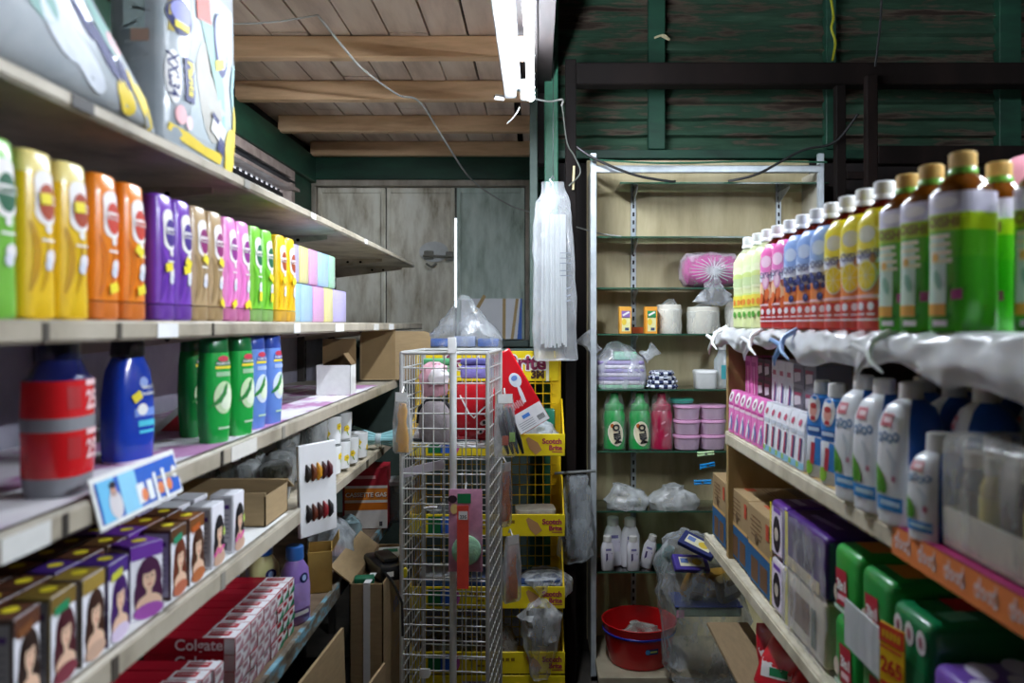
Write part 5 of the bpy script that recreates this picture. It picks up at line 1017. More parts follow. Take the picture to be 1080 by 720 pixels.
# towels in a bag
t = thing('towel_bag', 'clear tied bag of folded green and violet towels on the cabinet shelf', 'towels', (px(655, 3.4), 3.45, z(-.2745)))
for i, c in enumerate(('#8fc6a2', '#d8d2dc', '#8d7fb4', '#cfc9d6', '#9a8fc2', '#e3dfe6', '#a596c6')):
    mb = MB(); mb.loft([(i * .017, .098, .06, 6), (i * .017 + .005, .102, .065, 5), (i * .017 + .012, .102, .065, 5), (i * .017 + .0165, .098, .06, 6)], mat(c, .85, .2, 50, bump=.25), 28); mb.build('towel', t)
mb = MB(); mb.cbox(.02, 0, .122, .1, .08, .035, mat('#8ec7a8', .85, .15, 50, bump=.25), .008, 2); mb.build('towel', t)
mb = MB(); blob(mb, [(0, .11, .08), (.06, .118, .085), (.13, .10, .075), (.18, .05, .04, -.01, 0), (.2, .02, .02, -.02, 0)], film('#e6eaee', .12, .55, 22), 34, .014, 22, 51); mb.at((-.10, -.02, .15), (0, -.7, 0)); blob(mb, [(0, .03, .02), (.05, .02, .015), (.1, .045, .01)], film('#e6eaee', .25, .7, 22), 20, .012, 40, 52); mb.at((.10, -.02, .13), (0, .9, 0)); blob(mb, [(0, .03, .02), (.03, .018, .012), (.07, .035, .01)], film('#e6eaee', .25, .7, 22), 20, .01, 40, 53); mb.build('plastic_bag', t)
# checkered cloths
t = thing('cloth_bundle', 'navy and white checked cloths bundled on the cabinet shelf', 'cloths', (px(699, 3.4), 3.43, z(-.2745)))
CK, nt, out = _new('checked_cloth'); p_ = nt.nodes.new('ShaderNodeBsdfPrincipled'); ch_ = nt.nodes.new('ShaderNodeTexChecker'); tc_ = nt.nodes.new('ShaderNodeTexCoord'); ch_.inputs['Scale'].default_value = 55; ch_.inputs[1].default_value = lin('#1c2a52') + (1,); ch_.inputs[2].default_value = lin('#d9dde6') + (1,)
nt.links.new(tc_.outputs['Object'], ch_.inputs[0]); nt.links.new(ch_.outputs[0], p_.inputs[0]); p_.inputs['Roughness'].default_value = .85; nt.links.new(p_.outputs[0], out.inputs[0])
for i in range(4):
    mb = MB(); blob(mb, [(i * .019, .066 - .006 * i, .05), (i * .019 + .009, .075 - .007 * i, .055), (i * .019 + .0185, .062 - .006 * i, .05)], CK, 28, .01, 36, 60 + i); mb.build('cloth', t)
# white lidded box and bottle
t = thing('storage_tub', 'small white lidded box on the cabinet shelf end', 'tub', (px(744, 3.42), 3.43, z(-.2745))); mb = MB(); mb.loft([(0, .042, .038, 5), (.004, .045, .04, 5), (.066, .048, .043, 5)], plastic('#dcdedb'), 28); mb.build('tub', t); mb = MB(); mb.loft([(.066, .05, .045, 5), (.074, .05, .045, 5), (.08, .044, .04, 5)], plastic('#eceeec'), 28); mb.build('lid', t)
t = thing('water_bottle', 'clear bottle with teal stripe at the cabinet shelf end', 'bottle', (px(763, 3.42), 3.45, z(-.2745))); mb = MB(); mb.loft([(0, .03, .03, 2), (.005, .034, .034, 2), (.12, .034, .034, 2), (.15, .018, .018, 2), (.165, .016, .016, 2)], film('#d4dee4', .35, .6, 14, .1), 22); mb.build('body', t); mb = MB(); mb.loft([(.165, .018, .018, 2), (.19, .018, .018, 2)], WHITE, 18); mb.build('cap', t); mb = MB(); mb.rect(surf_of([(0, .034, .034, 2), (.13, .034, .034, 2)]), .0, .07, .02, .06, paper('#3a9aa0'), 1); mb.build('label_print', t)
# drink flasks
def flask(c, label, u, txt, bag=True):
    t = thing('drink_flask', label, 'flask', (px(u, 3.42), 3.43, z(-.5355)), .12 if txt else 0); B = plastic(c, .3); secs = [(0, .034, .034, 2), (.004, .038, .038, 2), (.04, .039, .039, 2), (.06, .0365, .0365, 2), (.09, .0365, .0365, 2), (.11, .039, .039, 2), (.14, .039, .039, 2), (.158, .033, .033, 2)]
    mb = MB(); mb.loft(secs, B, 26); mb.build('body', t); mb = MB(); mb.loft([(.158, .034, .034, 2), (.162, .036, .036, 2), (.18, .033, .033, 2), (.19, .02, .02, 2), (.205, .016, .016, 2), (.225, .015, .015, 2), (.228, .011, .011, 2)], B, 24); mb.build('cap', t)
    sf = surf_of(secs); mb = MB()
    if txt:
        mb.ell(sf, .0, .066, .028, .050, paper('#efe9cf'), 1.5, .1); mb.ell(sf, .0, .066, .024, .046, paper('#e4d8b4'), 2.2, .1); mb.text(sf, txt, .003, .066, .022, paper('#1c1a18'), 8, PI / 2 + .12, .06, width=.078); mb.ell(sf, -.014, .098, .006, .009, paper('#c8641a'), 3); mb.build('label_print', t)
    else:
        for k in range(3): mb.ell(sf, -.01 + .012 * k, .16 - .05 * k, .01, .004, paper('#d98a9a'), 1.5, .6)
        mb.text(sf, 'fresh', .004, .07, .02, paper('#b83a52'), 2, 1.2, .02, width=.05) if False else None
        mb.build('label_print', t)
    mb = MB(); blob(mb, [(0, .042, .042), (.1, .044, .044), (.17, .041, .041), (.21, .03, .03), (.235, .026, .02)], film('#e9efe9', .0, .22, 34, edge=.12), 26, .006, 30, u, p=2); mb.build('plastic_wrap', t); t.scale = (1.18, 1.0, 1.06)
flask('#1f9a48', 'green sports flask with upright oval label nearest the cabinet frame', 648, 'MILO'); flask('#1f9a48', 'green sports flask with upright oval label beside the crimson one', 675, 'MILO'); flask('#a3123f', 'crimson flask in crinkled film beside the pink tubs', 698, None)
# pink food tubs
def tub():
    t = thing('food_tub', 'tub', 'tub'); PB_ = film('#d9bcd2', .55, .75, 12, .25); mb = MB(); mb.loft([(0, .046, .046, 2.4), (.003, .05, .05, 2.4), (.045, .055, .055, 2.4)], PB_, 28); mb.build('tub', t); mb = MB(); mb.loft([(.045, .057, .057, 2.4), (.047, .059, .059, 2.4), (.054, .059, .059, 2.4), (.056, .05, .05, 2.4)], plastic('#e3abd0'), 28); mb.build('lid', t); return t
tp = tub(); NM = ('bottom', 'middle', 'top')
for k in range(3): put(tp, (px(724.5, 3.42), 3.43, z(-.5355) + .0640 * k), 0, 'pink-lidded food tub, %s of the stack beside the crimson flask' % NM[k], 'stacked pink-lidded tubs', sc_=(1, 1, 1.13))
for k in range(3): put(tp, (px(752, 3.42), 3.44, z(-.5355) + .0640 * k), 0, 'pink-lidded food tub, %s of the stack by the plywood end panel' % NM[k], 'stacked pink-lidded tubs', sc_=(1, 1, 1.13))
mb = MB(); mb.loft([(0, .05, .04, 3), (.012, .055, .045, 3), (.02, .05, .04, 3)], plastic('#3fa08a'), 24); single(mb, 'tub_lid', 'loose teal lid on top of the pink tubs', 'lid', (px(718, 3.46), 3.46, z(-.5355) + .196))
def peg(label, c, loc, rz):
    t = thing('clothes_peg', label, 'peg', loc, rz); mb = MB(); mb.tube([(-.035, 0, .004), (0, 0, .006), (.035, 0, .010)], .005, plastic(c), 8); mb.build('arm', t); mb = MB(); mb.tube([(-.035, 0, -.008), (0, 0, -.003), (.035, 0, -.001)], .005, plastic(c), 8); mb.tube([(.0, -.006, .002), (.0, .006, .002)], .005, mat('#9a9a9a', .3, .1, 20, metal=.8), 8); mb.build('arm', t)
peg('pale green peg clipped at the edge of the end panel', '#b9d9a0', (px(748, 3.3), 3.37, z(-.548)), 0); peg('bright blue peg, upper of two under the green peg', '#1f9ae0', (px(746, 3.3), 3.30, z(-.585)), .4); peg('bright blue peg, lower of two under the green peg', '#1f9ae0', (px(741, 3.3), 3.30, z(-.655)), -.2)
baggoods('crumpled clear bag on the cabinet shelf above the powder bottles', (px(662, 3.42), 3.44, z(-.7895)), [(0, .085, .07), (.03, .10, .075), (.07, .07, .05), (.10, .03, .03, -.03, 0)], 71, film('#dfe3e4', .25, .75, 26))
baggoods('wide crumpled clear bag with a pale dish on the cabinet shelf', (px(711, 3.42), 3.44, z(-.7895)), [(0, .10, .07), (.03, .115, .075), (.06, .09, .06), (.08, .05, .045), (.095, .045, .04)], 72, film('#e3e6e6', .3, .8, 26))
# powder bottles
def powder(k):
    t = thing('powder_bottle', 'b', 'powder bottle'); W_ = mat('#e4e2e6', .35, .03, 20, coat=.2); secs = [(0, .030 * k, .02 * k, 3), (.004, .034 * k, .023 * k, 3), (.12 * k, .036 * k, .024 * k, 2.8), (.145 * k, .028 * k, .02 * k, 2.4), (.155 * k, .022 * k, .02 * k, 2)]
    mb = MB(); mb.loft(secs, W_, 24); mb.build('body', t); mb = MB(); mb.loft([(.155 * k, .020 * k, .02 * k, 2), (.157 * k, .023 * k, .023 * k, 2), (.185 * k, .022 * k, .022 * k, 2), (.188 * k, .018 * k, .018 * k, 2)], plastic('#d9d6cf'), 20); mb.build('cap', t)
    sf = surf_of(secs); mb = MB(); mb.rect(sf, .002, .08 * k, .04 * k, .045 * k, paper('#dcd6e4'), 1); mb.add([(-.014 * k, sf(-.014 * k, .09 * k) - .0015, .095 * k), (.022 * k, sf(.022 * k, .09 * k) - .0015, .095 * k), (-.014 * k, sf(-.014 * k, .06 * k) - .0015, .05 * k)], [(0, 2, 1)], paper('#3a2a60')); mb.rect(sf, 0, .115 * k, .03 * k, .012 * k, paper('#7d78a8'), 1); mb.build('label_print', t); return t
q1 = powder(1.12); q2 = powder(.78); GW = 'white powder bottles on one cabinet shelf'
put(q1, (px(647, 3.45), 3.47, z(-1.0465)), .15, 'tall white powder bottle nearest the cabinet frame', GW); put(q1, (px(666, 3.4), 3.45, z(-1.0465)), .1, 'tall white powder bottle further from the frame', GW)
put(q2, (px(641, 3.38), 3.40, z(-1.0465)), .2, 'short white powder bottle nearest the cabinet frame', GW); put(q2, (px(668, 3.38), 3.395, z(-1.0465)), .1, 'short white powder bottle in front of the tall one', GW)
put(q2, (px(681, 3.42), 3.44, z(-1.0465)), -.3, 'short white powder bottle next to the big clear bag', GW, tilt=(0, .25))
mb = MB(); mb.loft([(0, .045, .045, 2), (.06, .06, .06, 2), (.07, .062, .062, 2), (.072, .04, .04, 2)], plastic('#1c7d74'), 24); single(mb, 'tub_lid', 'dark teal bowl behind the powder bottles', 'bowl', (px(697, 3.48), 3.49, z(-1.0465)))
# red basin
t = thing('plastic_basin', 'round red plastic basin with blue rim line on the cabinet base', 'basin', (px(673, 3.38), 3.345, z(-1.4045)))
BR = mat('#c01418', .3, .06, 12, coat=.3); mb = MB(); mb.loft([(0, .118, .118, 2), (.004, .125, .125, 2), (.05, .136, .136, 2), (.15, .152, .152, 2), (.165, .156, .156, 2)], BR, 40, cap1=False); mb.loft([(.165, .156, .156, 2), (.170, .158, .158, 2), (.172, .155, .155, 2), (.168, .150, .150, 2), (.05, .131, .131, 2), (.006, .12, .12, 2)], BR, 40, cap0=False); mb.build('basin', t)
mb = MB(); mb.loft([(.128, .1505, .1505, 2), (.130, .1535, .1535, 2), (.136, .1545, .1545, 2), (.138, .1515, .1515, 2)], plastic('#1d2f9c'), 40, False, False); mb.build('rim_line', t)['label'] = 'blue rim line'
mb = MB(); sf = surf_of([(0, .125, .125, 2), (.05, .136, .136, 2), (.15, .152, .152, 2)]); mb.rect(sf, .035, .085, .052, .024, paper('#17306a'), 1); mb.ell(sf, .017, .085, .010, .010, paper('#4a9ad6'), 2); mb.rect(sf, .042, .085, .028, .007, paper('#c6d26a'), 2); mb.build('sticker', t)
mb = MB(); blob(mb, [(0, .07, .06), (.05, .095, .07), (.10, .085, .06), (.13, .05, .03), (.145, .02, .012, -.03, 0)], film('#b9c0b6', .3, .75, 30), 30, .022, 24, 81); single(mb, 'plastic_bag', 'dark shiny plastic packet lying inside the red basin', 'packet', (px(676, 3.36), 3.345, z(-1.395)))
mb = MB(); mb.cbox(0, 0, 0, .12, .08, .05, plastic('#3a5a44'), .01); single(mb, 'packet', 'dark green goods under the film inside the red basin', 'packet', (px(676, 3.36), 3.345, z(-1.39)))
# big clear sack beside the basin
mb = MB(); blob(mb, [(0, .13, .10), (.08, .165, .13), (.25, .17, .14), (.38, .175, .14, -.01, 0), (.48, .16, .13, -.02, 0), (.56, .10, .08, -.05, 0), (.58, .04, .04, -.06, 0)], film('#d4dadc', .09, .5, 26), 40, .03, 11, 91); single(mb, 'plastic_sack', 'big clear plastic sack bulging beside the red basin', 'sack', (px(742, 3.15), 3.16, z(-1.405)))
t = thing('packing_tray', 'pale green banded tray inside the big clear sack', 'tray', (px(742, 3.15), 3.13, z(-1.12))); mb = MB(); mb.cbox(0, 0, 0, .25, .16, .035, mat('#9fb49c', .5, .2, 20), .004); mb.build('tray', t); mb = MB(); mb.cbox(0, 0, .037, .26, .17, .004, mat('#2b3a7c', .5), .001); mb.rect(flat(-.081), -.11, .012, .03, .03, paper('#d9a0b4'), 1); mb.build('band', t)
for i, (x, y, h, c, lb) in enumerate(((-.06, .0, .05, '#b58a3a', 'ochre packet in the big clear sack, nearer the basin'), (.03, .01, .055, '#c79a3f', 'ochre packet in the middle of the big clear sack'), (.09, -.02, .05, '#8d7a3a', 'olive packet in the big clear sack near the shelf end'))):
    mb = MB(); mb.at((0, 0, 0), (.3, .3 - .3 * i, .3)); mb.cbox(0, 0, 0, .09, .05, .11, plastic(c), .012, 2); mb.rect(flat(-.0252), 0, .06, .06, .04, paper('#d8d3a8'), 1); single(mb, 'packet', lb, 'packet', (px(742, 3.15) + x, 3.13 + y, z(-1.12) + h))
def band(label, loc, rot, c):
    t = thing('packet', label, 'packet', loc, rot=rot); mb = MB(); mb.cbox(0, 0, 0, .14, .07, .022, paper(c), .003); mb.build('packet', t); mb = MB(); mb.at((0, 0, .0225), (-PI / 2, 0, 0)); mb.rect(flat(0), .0, 0, .10, .04, paper('#e6e2c0'), 1); mb.ell(flat(0), .02, 0, .02, .014, paper('#e0c23a'), 2); mb.rect(flat(0), -.03, .004, .03, .02, paper('#6d86c0'), 2); mb.build('top_print', t)
band('navy and white flat packet lying on the sack, upper one by the cartons', (px(737, 3.0), 3.02, z(-.845)), (.5, .35, -.5), '#1f2a66'); band('violet and white packet slumped on the sack under the navy one', (px(728, 3.05), 3.06, z(-.925)), (.7, .1, .2), '#4a3a96')
# ------------------------------------------------------------------ right, top tier: bottled tea on a white plastic sheet
RZ = z(-.0105)
def tea(kind):
    g = kind == 'green'
    t = thing('tea_bottle', 'b', 'bottle'); TEA = {'pale': film('#e8ecc8', .35, .6, 8, .08, '#e6e9b8'), 'green': plastic('#6a3a08', .12)}.get(kind, plastic('#4a1208', .12))
    k = .0375 if not g else .037
    cols = {'pale': ['#dfe9a8', '#d9e88a', '#e6eeb4', '#dcebb0'], 'pink': ['#c8201c', '#d8481c', '#e89070', '#e86ab4'], 'blue': ['#cf2a18', '#e07a24', '#d8cfd0', '#8fb0e6'], 'yellow': ['#cf2a18', '#e8801c', '#f0c81c', '#f2e01c'], 'green': ['#3fa81c', '#55b420', '#a8c81c', '#d6d2e4']}[kind]
    S = [plastic(c, .28) for c in cols]
    if g: prof = [(.0, k * .92, S[0]), (.004, k, S[0]), (.05, k * 1.0, S[0]), (.055, k * .985, S[0]), (.10, k * .97, S[1]), (.135, k * .98, S[2]), (.158, k, S[3]), (.186, k * .98, TEA), (.198, k * .86, TEA), (.209, k * .55, TEA), (.215, k * .36, TEA), (.224, k * .35, TEA)]
    else: prof = [(.0, k * .9, S[0]), (.004, k, S[0]), (.045, k, S[0]), (.05, k * .98, S[1]), (.085, k * .97, S[1]), (.09, k * .97, S[2]), (.125, k * .985, S[2]), (.13, k, S[3]), (.176, k * .98, S[3]), (.190, k * .88, S[3]), (.199, k * .74, TEA), (.210, k * .46, TEA), (.216, k * .36, TEA), (.226, k * .36, TEA)]
    p = 3.0; secs = [(a, r_, r_, p if a < .19 else 2, 0, 0, m) for a, r_, m in prof]
    mb = MB(); mb.loft(secs, S[0], 28); mb.build('body', t)
    z0 = prof[-1][0]; cc = plastic('#d9b26a' if g else '#eceeee', .35); mb = MB(); mb.loft([(z0 - .012, .0185, .0185, 2, 0, 0, plastic('#6fae3c') if g else cc), (z0 - .006, .0185, .0185, 2, 0, 0, plastic('#6fae3c') if g else cc), (z0 - .003, .0165, .0165, 2), (z0 - .001, .0172, .0172, 2), (z0 + .016, .0172, .0172, 2), (z0 + .018, .015, .015, 2)], cc, 24); mb.build('cap', t)
    sf = surf_of(secs); mb = MB(); W = paper('#f2eef2')
    if g:
        mb.rect(sf, -.010, .075, .030, .075, paper('#cfe6d6'), 1, 0); mb.ell(sf, -.010, .116, .016, .012, paper('#cfe6d6'), 1.4); mb.rect(sf, -.010, .03, .030, .016, paper('#e2a83a'), 1.5)
        mb.text(sf, 'OISHI', .0, .147, .02, paper('#8a6a3a'), 3, -.05, .03, width=.048); 
        for q in range(4): mb.rect(sf, -.006 + q * .001, .128 - q * .011, .034, .006, paper('#f1ecd2' if q % 2 == 0 else '#e6e6c4'), 2)
        mb.rect(sf, .02, .05, .013, .014, paper('#b04a86'), 2, .05); mb.ell(sf, .004, .172, .018, .008, W, 2); mb.strip(sf, [(.006, .02), (.02, .06), (.030, .11)], [.01, .02, .012], paper('#2f8a1c'), 1.2)
        mb.ell(sf, -.008, .07, .006, .014, paper('#8fc2a8'), 2, .3, 10); mb.ell(sf, -.012, .1, .006, .006, paper('#e6b85a'), 2.2, 0, 10); mb.rect(sf, -.004, .012, .024, .008, W, 2)
    elif kind == 'pale':
        for q in range(3): mb.ell(sf, 0, .15 - q * .018, .026, .012, paper('#cfe08a' if q % 2 else '#e8f0c4'), 1 + q * .3)
        mb.rect(sf, .002, .12, .044, .022, paper('#c9dca4'), 2); mb.rect(sf, .0, .07, .05, .03, paper('#e6d84a'), 2)
        for q in (-.014, .006, .02): mb.ell(sf, q, .068, .007, .008, paper('#e58a2a'), 3, n=10)
        for q in (-.012, .01): mb.ell(sf, q, .036, .007, .008, paper('#5aa83a'), 3, n=10)
    else:
        for q in range(3): mb.ell(sf, .0, .145 + q * .006, .032 - .007 * q, .026 - .006 * q, paper({'pink': ['#f0b8d8', '#e67ac0', '#f4d0e6'], 'blue': ['#b8cdf0', '#8aa8dc', '#cddcf4'], 'yellow': ['#f6ec9a', '#eedc2a', '#d9d6c4']}[kind][q]), 1 + .4 * q)
        mb.rect(sf, .0, .118, .058, .016, paper('#dfe3f0'), 2.4); mb.text(sf, 'OISHI', .002, .125, .02, paper('#5a5a86'), 4, 0, .02, width=.046)
        if kind == 'pink':
            for a, b in ((-.016, .09), (.004, .10), (.018, .08)): mb.ell(sf, a, b, .010, .016, paper('#f0c49a'), 3, .2); mb.ell(sf, a, b - .02, .008, .014, paper('#e06a2a'), 3.4, -.2)
            mb.ell(sf, .0, .112, .012, .02, paper('#e6a0d0'), 3.6); mb.ell(sf, .0, .112, .008, .015, paper('#f2cfe2'), 4)
        if kind == 'blue':
            for a, b, r_ in ((-.016, .098, .009), (.002, .103, .008), (.016, .098, .007), (-.006, .086, .009), (.012, .085, .006), (.004, .064, .008), (-.02, .105, .006)): mb.ell(sf, a, b, r_, r_, paper('#232a6a'), 3.5, n=12); mb.ell(sf, a + .002, b + .003, r_ * .4, r_ * .35, paper('#5a68b4'), 4.2, n=8)
        if kind == 'yellow':
            mb.ell(sf, .0, .09, .022, .026, paper('#f4efd0'), 3); mb.ell(sf, .0, .09, .019, .023, paper('#f2d818'), 3.5)
            for q in range(8): mb.strip(sf, [(.0, .09), (.017 * math.cos(q * .785), .09 + .021 * math.sin(q * .785))], .0012, paper('#f6f0c0'), 4.2)
            mb.ell(sf, .014, .118, .007, .009, paper('#c98a4a'), 3)
        mb.rect(sf, .0, .056, .052, .005, paper('#f2c8c8'), 2.4)
        for q in (-.012, .01): mb.ell(sf, q, .04, .007, .007, W, 2.4, n=10); mb.rect(sf, q, .027, .016, .003, W, 2.4, 0, 2, 1)
        mb.rect(sf, .0, .018, .05, .003, W, 2.4)
    mb.build('label_print', t); return t
TP_ = {k: tea(k) for k in ('pale', 'pink', 'blue', 'yellow', 'green')}
GT_ = 'bottled drinks lined up on the plastic sheet'
names = {'pale': ['pale green drink bottle at the far end of the drinks row', 'pale green drink bottle, middle one of the pale ones', 'pale green drink bottle beside the pink ones'],
         'pink': ['pink and red drink bottle beside the pale green ones', 'pink and red drink bottle beside the blue ones'],
         'blue': ['blue berry drink bottle beside the pink ones', 'blue berry drink bottle between two other blue ones', 'blue berry drink bottle beside the yellow lemon ones'],
         'yellow': ['yellow lemon drink bottle beside the blue berry ones', 'yellow lemon drink bottle between two other lemon ones', 'yellow lemon drink bottle beside the green tea ones'],
         'green': ['green tea bottle with tan cap beside the lemon ones', 'green tea bottle with tan cap, middle of the front three', 'biggest-looking green tea bottle with tan cap, nearest the street']}
row = [('pale', 2.19), ('pale', 2.09), ('pale', 2.005), ('pink', 1.92), ('pink', 1.825), ('blue', 1.735), ('blue', 1.648), ('blue', 1.565), ('yellow', 1.484), ('yellow', 1.405), ('yellow', 1.328), ('green', 1.243), ('green', 1.168), ('green', 1.080)]
cnt = {}
for k, y in row:
    i = cnt.get(k, 0); cnt[k] = i + 1; r_ = .0375 if k != 'green' else .037
    put(TP_[k], (.55 + r_ * .98 + .02 * (y - 1.6) * 0, y + .018, RZ), -PI / 2 + .40 + R.uniform(-.08, .08), names[k][i], GT_, sc_=1.03 if k != 'green' else 1.02)
for (x, y, lb) in ((.675, 1.165, 'green tea bottle in the second row behind the biggest one'), (.685, 1.27, 'green tea bottle in the second row behind the middle one'), (.68, 1.375, 'green tea bottle in the second row behind the lemon one'), (.675, 1.05, 'green tea bottle in the second row nearest the street')):
    put(TP_['green'], (x, y, RZ), -PI / 2 + .5, lb, GT_)
t = thing('pink_pack', 'big rounded pale pink packet behind the tea bottles at the picture edge', 'packet', (.88, 1.40, z(-.0105))); mb = MB(); mb.loft([(0, .10, .08, 3), (.04, .115, .09, 3), (.2, .115, .09, 3), (.27, .09, .07, 2.6), (.305, .04, .04, 2)], mat('#e29aa6', .3, .1, 10, coat=.3), 30); mb.build('packet', t); mb = MB(); sf = surf_of([(0, .10, .08, 3), (.2, .115, .09, 3), (.305, .04, .04, 2)]); mb.ell(sf, -.02, .16, .05, .05, paper('#f0c9ce'), 2); mb.build('label_print', t)
# draped plastic sheet
t = thing('plastic_sheet', 'white plastic sheet draped over the drinks tier with its front edge rolled and tied', 'plastic sheet', (.6, 1.6, z(-.01)))
SHM = mat('#dfe2e4', .3, .06, 9, coat=.4, bump=.12)
def drape(u, v):
    y = -.86 + 1.72 * u; Y = 1.6 + y
    sag = .052 + .026 * max(0, (1.9 - Y)) + .012 * math.sin(Y * 9.0) + .010 * math.sin(Y * 23 + 1)
    for a in (2.28, 1.83, 1.42): sag -= .012 * math.exp(-((Y - a) / .05) ** 2)
    a = v
    if a < .35: x = .36 - (.36 + .035) * (a / .35); zz = .0005 + .001 * noise.noise((Y * 8, a * 9, 0))
    else:
        q = (a - .35) / .65; th = q * 3.6; rr = sag / 2
        x = -.035 - .022 * math.sin(min(th, PI)) - .004 * noise.noise((Y * 14, q * 3, 3)); zz = -rr + rr * math.cos(min(th, PI))
        if th > PI: x = -.035 + .018 * (th - PI); zz = -sag + .012 * (th - PI)
        x += .007 * noise.noise((Y * 22, q * 5, 7)); zz += .005 * noise.noise((Y * 17, q * 4, 9)) * (q > .1)
    return (x, y, zz)
mb = MB(); mb.grid(drape, 150, 34, SHM); mb.build('sheet', t, ang=180)
def tie(Y, c, lb=None):
    mb = MB(); m = plastic(c, .4); x = -.068; h = -.035
    mb.tube([(x + .03, Y - 1.6, .004), (x - .004, Y - 1.6 + .008, h * .5), (x - .012, Y - 1.6, h)], .006, m, 8); mb.tube([(x - .012, Y - 1.6, h), (x - .02, Y - 1.6 + .045, h + .012), (x - .012, Y - 1.6 + .09, h + .006)], .006, m, 8, taper=[1, .8, .3]); mb.tube([(x - .012, Y - 1.6, h), (x - .018, Y - 1.6 - .02, h - .012), (x - .012, Y - 1.6 - .05, h - .028)], .006, m, 8, taper=[1, .8, .3]); mb.tube([(x - .012, Y - 1.6, h), (x - .018, Y - 1.6 + .03, h - .03), (x - .012, Y - 1.6 + .05, h - .045)], .006, m, 8, taper=[1, .8, .3])
    o = mb.build('tie', t)
    if lb: o['label'] = lb
tie(2.36, '#eef0ee'); tie(1.95, '#eef0ee'); tie(1.70, '#7fa6d8', 'blue tie'); tie(1.25, '#e6e8ea')
# ------------------------------------------------------------------ right, second tier: cartons and detergents
R2 = z(-.3145)
def pouch(c, white=False):
    t = thing('carton', 'c', 'carton'); w, d, h = .053, .042, .122
    mb = MB(); mb.loft([(0, w / 2 * .96, d / 2, 7), (.003, w / 2, d / 2, 7), (h * .8, w / 2, d / 2 * .9, 7), (h, w / 2 * .96, d / 2 * .5, 7)], paper(c, .35), 28); mb.build('carton', t); s = surf_of([(0, w / 2, d / 2, 7), (h * .8, w / 2, d / 2 * .9, 7), (h, w / 2, d / 2 * .5, 7)]); mb = MB()
    if not white:
        mb.ell(s, 0, h - .018, .017, .016, WHITE, 1.5); mb.ell(s, .001, h - .018, .008, .008, paper('#9a4a7a'), 2.2, n=10); mb.rect(s, 0, .075, .046, .008, paper('#f6d3e6'), 1.5); mb.rect(s, 0, .083, .04, .006, paper('#c23a94'), 1.5)
        mb.strip(s, [(-.012, .01), (.0, .035), (.012, .06)], [.01, .014, .006], paper('#f3eef4'), 1.5); mb.strip(s, [(.01, .008), (.014, .03), (.006, .05)], [.006, .01, .006], paper('#7a86c4'), 2)
    else:
        mb.ell(s, .0, h - .020, .009, .008, paper('#c04a6a'), 1.5, n=10); mb.rect(s, .002, .08, .036, .010, paper('#cfd6e0'), 1.5); mb.rect(s, .002, .045, .010, .05, paper('#b5445a'), 1.8, -.15); mb.rect(s, .010, .045, .006, .05, paper('#3f4a80'), 2, -.15); mb.rect(s, .0, .010, .046, .014, paper('#8fc6e0'), 1.5); mb.rect(s, -.012, .012, .015, .012, paper('#9ac65a'), 2)
    mb.build('front_print', t); return t
pp = pouch('#e87ac0'); pw = pouch('#e6e8ee', True)
od = ('first', 'second', 'third', 'fourth', 'fifth', 'sixth')
for i, y in enumerate((2.335, 2.268, 2.206, 2.146, 2.086, 2.028)): put(pp, (.586, y, R2), -PI / 2 + .06, 'pink refill carton, %s from the plywood end panel' % od[i], 'pink refill cartons in the front row')
for i, y in enumerate((1.972, 1.921, 1.872, 1.826, 1.772, 1.722)): put(pw, (.586, y, R2), -PI / 2 + .06, 'white refill carton, %s from the pink ones' % od[i], 'white refill cartons in the front row', sc_=(.94, 1, 1))
def tall(c, pat, lb, y, w, x=.66):
    t = thing('carton', lb, 'carton', (x, y, R2), -PI / 2, 'tall cartons behind the refill cartons'); h = .222; mb = MB(); mb.cbox(0, 0, 0, w, .08, h, paper(c), .002); mb.build('carton', t); s = flat(-.0403); mb = MB()
    if pat == 'grid':
        for q in range(3):
            mb.rect(s, 0, .195 - q * .055, w * .92, .046, paper('#3a2030' if 'maroon' in lb else '#6d6a78'), 1, 0, 1, 1); mb.rect(s, -.004, .19 - q * .055, w * .6, .022, paper('#c9bfc8'), 2, .15, 2, 1); mb.rect(s, .0, .205 - q * .055, w * .7, .008, paper('#8a3050'), 3, 0, 1, 1)
    elif pat == 'pink':
        for q in range(3): mb.strip(s, [(-w * .3 + q * w * .25, .05), (-w * .1 + q * w * .2, .12), (-w * .25 + q * w * .25, .2)], [.004, .01, .004], paper('#f4c6e0' if q % 2 else '#d24aa0'), 1.5)
        mb.rect(s, 0, .20, w * .8, .012, paper('#c7509c'), 2)
    else:
        mb.rect(s, .0, .19, w * .5, .012, paper('#b86a80'), 1); mb.rect(s, .002, .135, .008, .06, paper('#8a3a6a'), 2, -.2); mb.rect(s, .010, .135, .006, .05, paper('#4a5aa0'), 2, -.2); mb.rect(s, .0, .10, w * .8, .012, paper('#9ac67a'), 1.4); mb.rect(s, .0, .165, w * .75, .014, paper('#dfe3ea'), 1.2)
    mb.build('front_print', t)
tall('#e27abc', 'pink', 'tall pink carton beside the plywood end panel', 2.345, .062); tall('#e27abc', 'pink', 'tall pink carton beside the maroon ones', 2.278, .062); tall('#5a1240', 'grid', 'tall maroon picture carton beside the pink ones', 2.21, .062); tall('#5a1240', 'grid', 'tall maroon picture carton beside the white ones', 2.145, .062)
tall('#dcdfe4', 'white', 'tall white carton beside the maroon ones', 2.082, .056); tall('#dcdfe4', 'white', 'tall white carton between other white ones', 2.022, .056); tall('#dcdfe4', 'white', 'tall white carton beside the grey ones', 1.962, .056); tall('#8a8894', 'grid', 'tall grey picture carton beside the white ones', 1.892, .075); tall('#8a8894', 'grid', 'tall grey picture carton nearest the small bottles', 1.81, .075)
WB = plastic('#e9edf2', .3); BB = plastic('#1f6fc8', .3)
